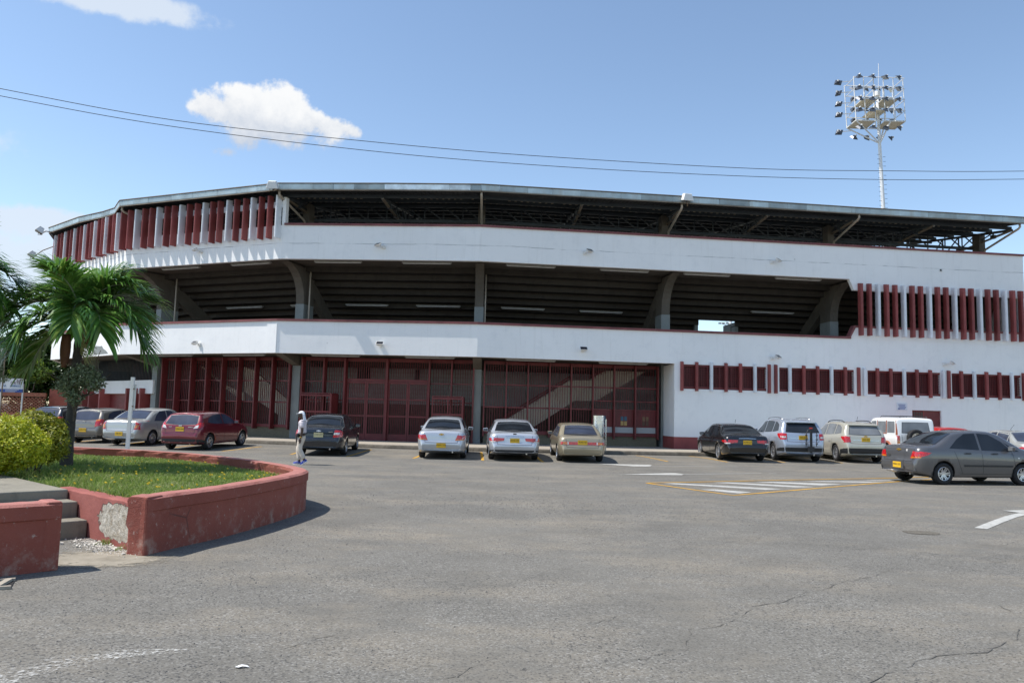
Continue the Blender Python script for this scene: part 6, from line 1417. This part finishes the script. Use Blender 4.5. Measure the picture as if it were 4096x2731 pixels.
tl_trax = [('x', [(.56, .84), (.80, .82)], [(.60, 1.05), (.74, 1.09)], M_lred), ('y', [(.05, .82), (.18, .90)], [(.05, 1.08), (.36, 1.06)], M_lred)]
def ex_trax(root, bvh, X, fz, W, ro):
    ex_rails(root, bvh, X, fz, W, ro); h = bvh.ray_cast(Vector((-3, 0, 1.0)), Vector((1, 0, 0)))[0]; bowtie(M_gold, root, h.x-.01, 1.03, 1.0)
    mb = MB(); mb.tube([(X(.9), 0, 1.60), (X(.78), 0, 1.80)], .007, 5); mb.build('antenna', M_blackp, root)
make_car('pale beige compact off-roader with dark plastic lower bumper', 'suv', 4.25, 1.77, 1.60, P_pearl, (13.98, 31.8), 0, 'IVO-427', tl_trax, glassm=M_glassl, side=su_side, rear=su_rear, R=.335, plate_z=.90, lowblack=(.26, .56), extras=ex_trax, spokes=5, wb=2.555)
# white and copper two-door off-roader
tl_tr = [('x', [(.68, .86), (.80, .86)], [(.68, 1.06), (.80, 1.06)], M_lred), ('x', [(.68, .74), (.80, .74)], [(.68, .85), (.80, .85)], M_lora)]
def ex_tr(root, bvh, X, fz, W, ro):
    for sg in (-1, 1):
        mb = MB()
        for lo, hi in (([(.93, 1.12), (1.83, 1.12)], [(.93, 1.16), (1.83, 1.16)]), ([(.93, 1.16), (1.02, 1.16)], [(.93, 1.68), (1.02, 1.68)]), ([(1.76, 1.16), (1.83, 1.16)], [(1.76, 1.68), (1.83, 1.68)]), ([(.05, 1.08), (.16, 1.08)], [(.1, 1.68), (.22, 1.68)])):
            strip(bvh, [(X(a), b*fz) for a, b in lo], [(X(a), b*fz) for a, b in hi], 'y', sg, .006, 4, 3, mb)
        mb.build('copper_trim', P_orange, root, fix=False)
        mb = MB(); pts = []
        for i in range(9):
            a = math.pi*i/8; pts.append(Vector((math.cos(a)*.46, sg*(W/2+.01), .36+math.sin(a)*.44)))
        mb.tube(pts, .055, 6); mb.build('wheel_arch_flare', P_orange, root, smooth=True)
    mb = MB()
    for sg in (-1, 1):
        mb.tube([(X(.25), sg*.55, 1.80), (X(.3), sg*.55, 1.86), (X(1.9), sg*.55, 1.87), (X(1.95), sg*.55, 1.80)], .014, 5)
    for k in range(5): mb.tube([(X(.35+.38*k), -.55, 1.865), (X(.35+.38*k), .55, 1.865)], .012, 5)
    mb.build('roof_rack', M_blackp, root)
    tm, rm, dm = wheel_meshes(.35, .2, .2, 8, M_rimb, M_rimb.name); t = link('spare_wheel', tm, root); t.location = (-ro-.14, .12, .98); t.rotation_euler = (0, 0, math.pi/2); link('rim', rm, t)
make_car('white two-door off-roader with copper orange trim and a roof rack', 'boxy', 4.15, 1.66, 1.82, P_white, (16.6, 33.0), 0, None, tl_tr, glassm=M_glassl, side=[([(1.04, 1.17), (1.74, 1.17)], [(1.04, 1.64), (1.74, 1.64)]), ([(1.9, 1.16), (2.62, 1.15)], [(1.9, 1.66), (2.32, 1.64)]), ([(.26, 1.17), (.9, 1.17)], [(.3, 1.64), (.9, 1.64)])], rear=([(-.58, 1.18), (0, 1.18), (.58, 1.18)], [(-.53, 1.60), (0, 1.61), (.53, 1.60)]), R=.37, rim=M_rimb, spokes=8, tumble=.10, bot=.34, extras=ex_tr, wb=2.4, rimR=.22)
make_car('bright red hatchback mostly hidden behind the white off-roader', 'hatch', 3.9, 1.66, 1.46, P_red, (19.1, 34.2), 1*D, None, tl_sail, side=hb_side, rear=hb_rear, R=.29)
tl_cor = [('x', [(.56, .70), (.80, .70)], [(.60, .93), (.72, 1.0)], M_lred), ('y', [(.05, .70), (.2, .72)], [(.05, .93), (.3, .84)], M_lred), ('x', [(.60, .88), (.78, .88)], [(.62, .93), (.74, .95)], M_lclr)]
def ex_ant(root, bvh, X, fz, W, ro):
    mb = MB(); mb.tube([(X(2.2), 0, 1.42), (X(1.9), 0, 1.66)], .006, 5); mb.build('antenna', M_blackp, root)
make_car('silver sedan with black-framed quarter glass behind the dark grey sedan at right', 'sedan', 4.2, 1.65, 1.43, P_lsil, (20.55, 31.2), 1*D, 'NBU-418', tl_cor, side=[([(.93, 1.0), (1.13, .99)], [(1.13, 1.25), (1.13, 1.36)]), ([(1.2, .985), (1.5, .98), (1.93, .965)], [(1.2, 1.38), (1.5, 1.41), (1.93, 1.42)]), ([(2.0, .96), (2.5, .945), (3.02, .94)], [(2.0, 1.41), (2.35, 1.385), (2.72, 1.20)])], rear=sd_rear, glassm=M_glassb, R=.29, extras=ex_ant, wb=2.44)
make_car('silver car of which only the roof and rear window show at the right edge', 'sedan', 4.2, 1.66, 1.44, P_silver, (23.3, 31.8), 1*D, None, tl_cor, side=sd_side, rear=sd_rear, R=.29)
# left-hand angled cars
tl_pic = [('x', [(.54, .72), (.72, .76)], [(.56, 1.0), (.77, 1.05)], M_lred), ('y', [(.06, .76), (.18, .80)], [(.08, 1.06), (.34, 1.04)], M_lred), ('x', [(.57, .96), (.72, .99)], [(.56, 1.03), (.74, 1.06)], M_lora)]
def ex_hat(root, bvh, X, fz, W, ro):
    h = bvh.ray_cast(Vector((-3, 0, 1.05)), Vector((1, 0, 0)))[0]; mb = MB(); mb.tube([(h.x-.02, .02, 1.03*fz), (h.x-.0, -.3, 1.06*fz)], .012, 5); mb.build('wiper', M_blackp, root)
    h2 = bvh.ray_cast(Vector((-3, 0, .90)), Vector((1, 0, 0)))[0]; mb = MB(); mb.box((h2.x-.008, 0, .92), (.012, .13, .06)); mb.build('badge', M_chrome, root, bevel=.01)
    mb = MB(); mb.box((h2.x-.008, -.42, .88), (.006, .2, .03)); mb.box((h2.x-.008, .4, .88), (.006, .12, .03)); mb.build('model_script', M_chrome, root)
    mb = MB(); mb.tube([(X(.9), 0, 1.45), (X(.8), 0, 1.60)], .007, 5); mb.build('antenna', M_blackp, root)
make_car('taupe grey small hatchback with curved red and amber tail lights', 'hatch', 3.6, 1.6, 1.44, P_taupe, (-17.7, 33.6), 9*D, 'UCM-773', tl_pic, glassm=M_glassb, side=hb_side, rear=hb_rear, R=.285, plate_z=.56, lowblack=(.28, .36), extras=ex_hat, spokes=10, rim=M_rimd, wb=2.385)
tl_log = [('x', [(.60, .68), (.80, .68)], [(.68, 1.02), (.79, 1.02)], M_lred), ('y', [(.05, .68), (.16, .68)], [(.05, 1.02), (.12, 1.02)], M_lred), ('x', [(.62, .74), (.76, .74)], [(.66, .88), (.77, .88)], M_lora)]
make_car('pale silver sedan with upright tail lights behind the white signpost', 'sedan', 4.25, 1.74, 1.48, P_lsil, (-15.35, 32.3), 10*D, 'CRJ-692', tl_log, glassm=M_glassb, side=sd_side, rear=sd_rear, R=.30, plate_z=.50, spokes=10, wb=2.63, tumble=.24)
tl_fie = [('x', [(.52, .86), (.76, .90)], [(.62, 1.04), (.74, 1.09)], M_lred), ('y', [(.06, .88), (.2, .90)], [(.1, 1.10), (.34, 1.08)], M_lred), ('x', [(.53, .86), (.70, .885)], [(.60, .97), (.71, 1.0)], M_lclr)]
make_car('wine red hatchback parked at the end of the left row', 'hatch', 3.95, 1.72, 1.43, P_wine, (-12.2, 30.15), 9*D, 'DNK-444', tl_fie, glassm=M_glassb, side=hb_side, rear=hb_rear, R=.305, plate_z=.80, lowblack=(.26, .44), extras=ex_hat, spokes=5, wb=2.49)
make_car('dark blue-black car tucked behind the palm trunk left of the taupe hatchback', 'hatch', 4.0, 1.72, 1.50, P_navyb, (-20.3, 35.2), 12*D, None, tl_pic, glassm=M_glassb, side=hb_side, rear=hb_rear, R=.30, spokes=10)
make_car('dark grey car whose roof shows above the yellow shrub at the left edge', 'sedan', 4.4, 1.75, 1.64, P_grey, (-25.4, 34.2), 97*D, None, tl_cor, side=sd_side, rear=sd_rear, R=.30)
# near graphite sedan
def ex_near(root, bvh, X, fz, W, ro):
    h = bvh.ray_cast(Vector((-3, 0, .9)), Vector((1, 0, 0)))[0]; bowtie(M_gold, root, h.x-.006, .92, 1.25)
    h = bvh.ray_cast(Vector((-3, -.32, .9)), Vector((1, 0, 0)))[0]; mb = MB(); mb.tube([(h.x-.004, -.32, .91), (h.x+.006, -.32, .91)], .035, 14); mb.build('round_sticker', M_lclr, root)
    mb = MB(); h = bvh.ray_cast(Vector((-3, .42, .7)), Vector((1, 0, 0)))[0]; mb.box((h.x-.006, .42, .76), (.006, .2, .02)); mb.box((h.x-.006, .42, .72), (.006, .2, .02)); mb.build('model_script', M_chrome, root)
    for sg in (-1, 1):
        strip(bvh, [(X(1.42), .50), (X(1.97), .50)], [(X(1.42), .55), (X(1.97), .55)], 'y', sg, .016, 8, 2).build('side_moulding', M_blackp, root, fix=False)
        strip(bvh, [(X(2.0), .50), (X(2.95), .50)], [(X(2.0), .55), (X(2.95), .55)], 'y', sg, .016, 8, 2).build('side_moulding', M_blackp, root, fix=False)
        strip(bvh, [(X(3.12), .74), (X(3.17), .735)], [(X(3.12), .77), (X(3.17), .765)], 'y', sg, .006, 3, 1).build('side_repeater', M_lclr, root, fix=False)
    mb = MB(); mb.box((bvh.ray_cast(Vector((-3, 0, .5)), Vector((1, 0, 0)))[0].x-.004, 0, .50), (.006, .52, .22)); mb.build('plate_recess', P_grey, root)
make_car('dark grey sedan driving past at the right edge with black side mouldings', 'sedan', 4.3, 1.72, 1.49, P_grey, (11.72, 22.45), 79*D, 'MHK-525', tl_sail, glassm=M_glass, side=[([(1.00, 1.0), (1.5, .985), (1.93, .965)], [(1.32, 1.25), (1.6, 1.40), (1.93, 1.42)]), ([(2.0, .96), (2.5, .945), (2.98, .94)], [(2.0, 1.42), (2.35, 1.395), (2.72, 1.20)]), ([(3.03, .94), (3.2, .945)], [(2.78, 1.19), (3.12, .985)])], rear=sd_rear, R=.30, spokes=6, wb=2.52, ro=.80, extras=ex_near, name='car', handles=M_blackp, group=None, rimR=.185)
# ================================================================== person
def skin_mesh(name, verts, edges, radii, mat, parent, sub_=2, root=0):
    me = bpy.data.meshes.new(name); me.from_pydata(verts, edges, []); o = link(name, me, None, mat); m = o.modifiers.new('skin', 'SKIN'); m.use_smooth_shade = True
    for v, r in zip(me.skin_vertices[0].data, radii): v.radius = (r if isinstance(r, tuple) else (r, r))
    me.skin_vertices[0].data[root].use_root = True
    s = o.modifiers.new('sub', 'SUBSURF'); s.levels = sub_; s.render_levels = sub_
    dg = bpy.context.evaluated_depsgraph_get(); res = bpy.data.meshes.new_from_object(o.evaluated_get(dg)); bpy.data.objects.remove(o); bpy.data.meshes.remove(me); res.name = name
    if not res.materials: res.materials.append(mat)
    n = link(name, res, parent); return n
M_skin = pm('dark brown skin', (.06, .032, .022), .5, .12, 9); M_shirt = pm('pale pinkish shirt', (.62, .56, .58), .85, .18, 7, .9, 9); M_trou = pm('cream trousers', (.62, .54, .45), .85, .16, 6, .9, 8)
M_capw = pm('white cloth cap', (.80, .82, .88), .8, .05, 9); M_shoe = pm('royal blue shoe', (.01, .035, .33), .5, .15, 12); M_wht = pm('white rubber', (.75, .75, .75), .6, .05)
pp = gp(1203, 1857); man = empty('person', (pp.x, pp.y, 0), 0, 'man in white neck-flap cap, pale shirt and cream trousers walking left with waist bag', 'person')
# faces -X (left of the picture); x forward is negative. heights in metres
fw = -1
# joints
pel = (0, 0, .93); ch = (-.01, 0, 1.22); nk = (-.02, 0, 1.45); hd = (-.05, 0, 1.60)
V = [pel, (0, 0, 1.08), ch, (0, 0, 1.38), nk, (-.03, 0, 1.52),        # 0..5 trunk+neck
     (-.0, -.17, 1.38), (.05, -.215, 1.13), (.02, -.22, .90), (.0, -.22, .84),   # near arm 6..9 (viewer side -y)
     (.0, .17, 1.38), (-.04, .21, 1.13), (-.12, .20, .92), (-.15, .20, .86),     # far arm 10..13
     (-.01, -.09, .88), (-.05, -.10, .50), (.14, -.10, .15), (.12, -.10, .08),                    # near leg, heel lifting 14..17
     (-.01, .09, .88), (-.13, .09, .50), (-.075, .09, .12), (-.11, .09, .06)]     # far leg 18..21 planted
Ed = [(0, 1), (1, 2), (2, 3), (3, 4), (4, 5), (3, 6), (6, 7), (7, 8), (8, 9), (3, 10), (10, 11), (11, 12), (12, 13), (0, 14), (14, 15), (15, 16), (16, 17), (0, 18), (18, 19), (19, 20), (20, 21)]
Rd = [(.13, .15), (.12, .14), (.12, .15), (.10, .13), .058, .055, .065, .045, .034, .03, .065, .045, .034, .03, .085, .06, .045, .04, .085, .06, .045, .04]
body = skin_mesh('body', V, Ed, Rd, M_skin, man)
# head with face
mb = MB(); bm = bmesh.new(); bmesh.ops.create_icosphere(bm, subdivisions=3, radius=1)
for v in bm.verts:
    x, y, z = v.co; f = max(0, -x)
    px_ = x*.098; py_ = y*.076*(1-.15*max(0, -z)); pz_ = z*.118
    if -x > .2 and z < -.1: px_ *= .97; 
    if abs(y) < .22 and -x > .6: px_ -= .022*math.exp(-((z+.08)/.17)**2)          # nose
    if abs(y) < .4 and -x > .5: px_ -= .010*math.exp(-((z+.48)/.10)**2)            # lips
    if .22 < abs(y) < .55 and -x > .5: px_ += .010*math.exp(-((z-.12)/.13)**2)     # eye sockets
    if -x > .3 and z < -.7: px_ -= .012                                            # chin
    v.co = (px_-.055, py_, pz_+1.625)
me = bpy.data.meshes.new('head'); bm.to_mesh(me); bm.free(); me.polygons.foreach_set('use_smooth', [True]*len(me.polygons)); hd_ = link('head', me, man, M_skin)
mb = MB()
for s in (-1, 1): mb.box((-.05, s*.078, 1.62), (.035, .014, .055))
mb.build('ear', M_skin, hd_, bevel=.006)
mb = MB()
for s in (-1, 1): mb.tube([(-.137, s*.030, 1.640), (-.142, s*.030, 1.640)], .010, 8)
mb.build('eye', M_wht, hd_)
mb = MB(); rings = []; n = 16    # cap: dome, peak, neck flap
for j in range(6):
    a = math.pi/2*j/5; rings.append([(-.052+.108*math.cos(a)*math.cos(2*math.pi*k/n), .088*math.cos(a)*math.sin(2*math.pi*k/n), 1.665+.088*math.sin(a)) for k in range(n)])
for r in rings: mb.v += r
mb.f = [(j*n+k, j*n+(k+1) % n, (j+1)*n+(k+1) % n, (j+1)*n+k) for j in range(5) for k in range(n)]; mb.mi = [0]*len(mb.f)
cp = mb.build('cap', M_capw, man, smooth=True, fix=False); so = cp.modifiers.new('t', 'SOLIDIFY'); so.thickness = .008
mb = MB(); pk = [(-.13, -.075, 1.672), (-.20, -.055, 1.66), (-.228, 0, 1.655), (-.20, .055, 1.66), (-.13, .075, 1.672)]; mb.prism([Vector(p) for p in pk], [Vector(p)+Vector((0, 0, .008)) for p in pk]); mb.build('cap_peak', M_capw, man)
mb = MB(); rows = []
for j in range(6):
    t = j/5; z = 1.675-.24*t
    for k in range(9): a = -1.25+2.5*k/8; a *= .82; rr_ = .105+.045*t*t; mb.v.append((-.052+rr_*math.cos(a)+.02*t, .093*math.sin(a)*(1+.35*t), z))
mb.f = [(j*9+k, j*9+k+1, (j+1)*9+k+1, (j+1)*9+k) for j in range(5) for k in range(8)]; mb.mi = [0]*len(mb.f); nf = mb.build('neck_flap', M_capw, man, smooth=True, fix=False); so = nf.modifiers.new('t', 'SOLIDIFY'); so.thickness = .005
V2 = [(0, 0, .95), (0, 0, 1.10), (-.01, 0, 1.25), (0, 0, 1.38), (-.015, 0, 1.46), (-.0, -.17, 1.39), (.05, -.215, 1.18), (.0, .17, 1.39), (-.03, .205, 1.18)]
skin_mesh('shirt', V2, [(0, 1), (1, 2), (2, 3), (3, 4), (3, 5), (5, 6), (3, 7), (7, 8)], [(.150, .172), (.145, .168), (.142, .172), (.12, .15), .075, .092, .078, .092, .078], M_shirt, man)
V3 = [(0, 0, .98), (0, 0, .90), (-.01, -.09, .84), (-.05, -.10, .50), (.13, -.10, .18), (-.01, .09, .84), (-.13, .09, .50), (-.075, .09, .13)]
skin_mesh('trousers', V3, [(0, 1), (1, 2), (2, 3), (3, 4), (1, 5), (5, 6), (6, 7)], [(.138, .158), (.15, .165), .112, .092, .082, .112, .092, .080], M_trou, man)
mb = MB(); mb.tube([(-.115, -.13, .99), (-.14, 0, .975), (-.115, .13, .99), (0, .172, 1.0), (.115, .13, 1.01), (.142, 0, 1.02), (.115, -.13, 1.01), (0, -.172, 1.0), (-.115, -.13, .99)], .02, 6); mb.build('waist_strap', M_blackp, man, smooth=True)
mb = MB(); mb.box((-.115, -.09, .955), (.09, .22, .13)); mb.build('waist_bag', M_blackp, man, bevel=.03)
mb = MB(); mb.tube([(.018, -.232, .885), (.022, -.232, .905)], .042, 10); mb.build('wristwatch', M_gold, man)
def hand(base, s, d):
    o = MB(); b = Vector(base); o.box(b+Vector((0, 0, -.04)), (.075, .03, .085)); h = o.build('hand', M_skin, man, bevel=.012)
    mb = MB()
    for k, (dx, l) in enumerate(((-.028, .058), (-.009, .070), (.010, .064), (.028, .05))):
        p = b+Vector((dx, 0, -.08)); mb.tube([p, p+Vector((-.004, .006*s, -l*.5)), p+Vector((-.016, .016*s, -l))], [.0085, .008, .006], 6)
    p = b+Vector((-.036, .002*s, -.035)); mb.tube([p, p+Vector((-.022, .004*s, -.03)), p+Vector((-.024, .01*s, -.06))], [.010, .009, .007], 6); mb.build('finger', M_skin, h, smooth=True)
hand((-.005, -.23, .84), 1, 1); hand((-.16, .20, .86), -1, 1)
def shoe(x, y, z, ang):
    R2 = Matrix.Rotation(ang, 3, 'Y'); mb = MB(); n = 12; prof = []
    for zz, sc_ in ((0, 1), (.03, 1.0), (.06, .92), (.085, .7)):
        ring = []
        for k in range(n):
            a = 2*math.pi*k/n; cx_ = math.cos(a); rx = .145*sc_ if cx_ < 0 else .115*(sc_**.5); hz_ = zz*(1 if cx_ > -.2 else .75)
            ring.append(R2 @ Vector((cx_*rx-.02, math.sin(a)*.048*(1.0 if cx_ < .3 else .85), hz_))+Vector((x, y, z)))
        prof.append(ring)
    for r in prof: mb.v += [tuple(v) for v in r]
    mb.f = [(j*n+k, j*n+(k+1) % n, (j+1)*n+(k+1) % n, (j+1)*n+k) for j in range(3) for k in range(n)]+[tuple(range(n-1, -1, -1)), tuple(3*n+k for k in range(n))]; mb.mi = [0]*len(mb.f)
    s_ = mb.build('shoe', M_shoe, man, smooth=True)
    mb = MB(); ring = [R2 @ Vector((math.cos(2*math.pi*k/n)*(.148 if math.cos(2*math.pi*k/n) < 0 else .118)-.02, math.sin(2*math.pi*k/n)*.051, -.012))+Vector((x, y, z)) for k in range(n)]
    mb.prism(ring, [v+R2 @ Vector((0, 0, .022)) for v in ring]); mb.build('sole', M_wht, s_)
    mb = MB(); q = [R2 @ Vector(p)+Vector((x, y, z)) for p in ((-.06, -.052, .035), (.03, -.051, .05), (.07, -.05, .07), (.0, -.051, .032))]; mb.prism(q, [v+Vector((0, .006, 0)) for v in q]); mb.build('side_mark', M_wht, s_)
shoe(-.12, .09, .016, 0); shoe(.16, -.10, .075, R_(-34)); man.scale = (.9, .9, .9)
# ================================================================== steel bin, signpost
q = gp(2392, 1806); q = at_z(2392, 1802, .25)
bn = empty('litter_bin', (q.x, q.y, .25), 0, 'brushed steel cylinder litter bin hung on a post on the sidewalk beside the beige sedan', 'bin')
mb = MB(); mb.tube([(0, .0, .55), (0, .0, 1.42)], .235, 24); mb.build('drum', M_chrome, bn, smooth=False); mb = MB(); mb.tube([(0, 0, 1.40), (0, 0, 1.425)], .245, 24); mb.build('rim', M_chrome, bn)
mb = MB(); mb.tube([(.30, -.06, 0), (.30, -.06, 1.28)], .028, 8); mb.tube([(.30, -.06, .62), (.2, 0, .62)], .015, 6); mb.tube([(.30, -.06, 1.1), (.2, 0, 1.1)], .015, 6); mb.build('post', M_chrome, bn)
q = at_z(508, 1812, .47); h_ = at_y(521, 1508, q.y).z-.45
sp_ = empty('signpost', (q.x, q.y, .45), 0, 'thin white rectangular signpost seen edge-on standing in the planter grass', 'post')
sp_.rotation_euler = (0, R_(.6), 0)
mb = MB(); mb.bar((0, 0, 0), (0, 0, h_), .085, .05); mb.build('post', M_alum, sp_); mb = MB(); mb.box((.07, .01, h_-.48), (.05, .02, .62)); mb.build('sign_plate', M_alum, sp_)
mb = MB(); mb.tube([(.05, -.02, h_-.28), (.06, -.04, h_-.28)], .02, 6); mb.tube([(.05, -.02, h_-.7), (.06, -.04, h_-.7)], .02, 6); mb.build('bolt', M_steelb, sp_)
# ================================================================== floodlight tower
TY = 78.0
def tw(x, y): return at_y(x, y, TY)
M_twh = pm('white tower paint', (.74, .75, .75), .5, .06, 2)
b0 = tw(3560, 1250); t0 = tw(3508, 372); tb = tw(3533, 833); dv = (t0-tb).normalized(); base = tb-dv*(tb.z/dv.z)
tower = empty('floodlight_tower', (base.x, TY, 0), 0, 'tall white floodlight tower rising behind the stadium roof', 'floodlight tower'); O = Vector((base.x, TY, 0))
def L_(p): return Vector(p)-O
mb = MB(); mb.tube([L_(base), L_(tb), L_(tw(3519, 590)), L_(tw(3509, 385))], [.25, .19, .16, .13], 14); mb.build('mast', M_twh, tower, smooth=True)
mb = MB(); mb.tube([L_(tw(3509, 385)), L_(tw(3510, 367))], .28, 12); mb.build('mast_cap', M_twh, tower)
mb = MB(); mb.tube([L_(tw(3513, 372)), L_(tw(3514, 255))], .03, 5); mb.build('lightning_rod', M_twh, tower)
DX = Vector((1, .0, 0)); dep = Vector((-.9, 2.4, 0))
xs_px = [3387, 3400, 3600]; rowsz = [tw(3400, y).z for y in (318, 362, 412, 460, 506)]
xl, xr = tw(3404, 400).x, tw(3598, 400).x; mb = MB(); z_t, z_b = tw(3490, 328).z, tw(3490, 500).z; cols_ = [xl+(xr-xl)*i/5 for i in range(6)]; zs_ = [z_b+(z_t-z_b)*i/4 for i in range(5)]
dy = 2.2
for k, y in enumerate((-dy/2, dy/2)):
    for x in cols_: mb.tube([(x-O.x-.012*0, y, z_b), (x-O.x-.2, y, z_t)], .05, 5)
    for z in zs_: mb.tube([(xl-O.x-.2*(z-z_b)/(z_t-z_b), y, z), (xr-O.x-.2*(z-z_b)/(z_t-z_b), y, z)], .045, 5)
for x in (cols_[0], cols_[-1], cols_[2]):
    for z in zs_: mb.tube([(x-O.x, -dy/2, z), (x-O.x, dy/2, z)], .04, 5)
mb.build('frame', M_twh, tower, fix=False)
for (a, b, zi) in ((0, 2, 0), (3, 5, 0), (0.8, 2.3, 2), (2.8, 4.4, 2), (1.6, 3.2, 1)):
    mb = MB(); x0, x1 = xl+(xr-xl)*a/5, xl+(xr-xl)*b/5; mb.box(((x0+x1)/2-O.x, 0, zs_[zi]+.06), (x1-x0, dy, .08)); mb.build('platform', pm('platform cream', (.62, .57, .45), .7, .08), tower)
mb = MB(); j = L_(tw(3520, 575))
for x, y in ((xl, -dy/2), (xl, dy/2), (xr-1.5, -dy/2), (xr-1.2, dy/2)): mb.tube([j, (x-O.x, y, z_b)], .07, 6)
mb.build('brace', M_twh, tower)
mb = MB()
for i in range(24):
    t = i/23; c = L_(tw(3523, 620))+(L_(tb)-L_(tw(3523, 620)))*t*1.0; s = 1 if i % 2 else -1; mb.tube([c+Vector((s*.15, -.1, 0)), c+Vector((s*.42, -.1, 0))], .02, 4)
mb.build('climbing_rung', M_steeld, tower)
fl_h = MB(); fl_h.prism([Vector(v) for v in ((-.42, -.5, -.09), (.42, -.5, -.09), (.42, .5, -.09), (-.42, .5, -.09))], [Vector(v) for v in ((-.25, -.3, .16), (.25, -.3, .16), (.25, .3, .16), (-.25, .3, .16))]); fl_h.box((0, 0, .24), (.32, .36, .2)); fm = fl_h.mesh('floodlight'); fm.materials.append(pm('floodlight housing', (.09, .10, .12), .4, .2, 5, metal=.4))
fg = MB(); fg.box((0, 0, -.1), (.76, .92, .02)); fgm = fg.mesh('floodlight_glass'); fgm.materials.append(pm('floodlight glass', (.35, .38, .42), .15, .2, 4))
fb = MB(); fb.tube([(.0, 0, .3), (.18, 0, .42)], .13, 8); fbm = fb.mesh('ballast'); fbm.materials.append(M_alum)
rr = random.Random(5)
for r_, z in enumerate(zs_):
    for c_ in range(9):
        if c_ == 0: x, yy = xl-1.3, 0
        else: x, yy = xl+(xr-xl)*(c_-.5)/7.6-.1, -dy/2-.35 if c_ % 2 else dy/2+.35
        if r_ == 0 and c_ == 8: x = xr-.3
        z_ = z-.05-(1.05 if r_ == 0 else .35); o = link('floodlight', fm, tower); o.location = (x-O.x, yy, z_+.25); o.rotation_euler = (R_(35+rr.uniform(-15, 15)), R_((-70 if c_ == 0 else -20+9*c_)), rr.uniform(-.4, .4)); link('floodlight_glass', fgm, o); link('ballast', fbm, o); o.scale = (.7, .7, .7)
        if c_ == 0: mb = MB(); mb.tube([(x-O.x+.3, yy, z_+.3), (xl-O.x-.1, yy, z_+.4)], .05, 4); mb.build('outrigger', M_twh, tower)
# far tower seen through the gap under the stand
FY = 120.0; b = at_y(2923, 1330, FY); ft = empty('floodlight_tower', (b.x, FY, 0), 0, 'distant floodlight tower seen through the gap under the stand', 'floodlight tower'); O2 = Vector((b.x, FY, 0))
mb = MB(); p = at_y(2923, 1335, FY)-O2; mb.tube([(0, 0, 0), p, at_y(2921, 1240, FY)-O2], [.5, .3, .2], 8); mb.build('mast', M_twh, ft)
mb = MB(); j = at_y(2924, 1308, FY)-O2
for x, y in ((2878, 1290), (2950, 1292), (2895, 1270)): mb.tube([j, at_y(x, y, FY)-O2], .07, 5)
mb.tube([at_y(2878, 1291, FY)-O2, at_y(2955, 1294, FY)-O2], .08, 5); mb.build('brace', M_twh, ft)
for x in (2879, 2893, 2909, 2940): mb = MB(); mb.box(at_y(x, 1293, FY)-O2, (.38, .3, .16)); mb.build('floodlight', M_steeld, ft)
# ================================================================== overhead cables
def cable(pts, r, label):
    q = [at_y(x, y, Y) for x, y, Y in pts]; o = []
    for i in range(len(q)-1):
        p0, p1, p2, p3 = q[max(i-1, 0)], q[i], q[i+1], q[min(i+2, len(q)-1)]
        for k in range(8): t = k/8; o.append(.5*((2*p1)+(p2-p0)*t+(2*p0-5*p1+4*p2-p3)*t*t+(3*p1-p0-3*p2+p3)*t**3))
    o.append(q[-1]); mb = MB(); mb.tube(o, r, 5); tag(mb.build('overhead_cable', M_black, fix=False), label, 'cable', 'cables across the sky')
k_ = 1.7415
cable([(-900, 170, 17.2), (0, 355, 18), (700, 482, 18.8), (1428, 562, 19.6), (2100, 621, 20.4), (3000, 674, 21.2), (3560, 684, 22), (4096, 685, 22.6), (5200, 665, 24)], .0085, 'upper thin black cable sagging across the whole sky')
cable([(-900, 200, 17.6), (0, 384, 18.4), (700, 508, 19.2), (1567, 613, 20.1), (2300, 671, 20.9), (3000, 706, 21.6), (3560, 719, 22.4), (4096, 717, 23), (5200, 700, 24.4)], .0085, 'lower thin black cable running just below the other one')
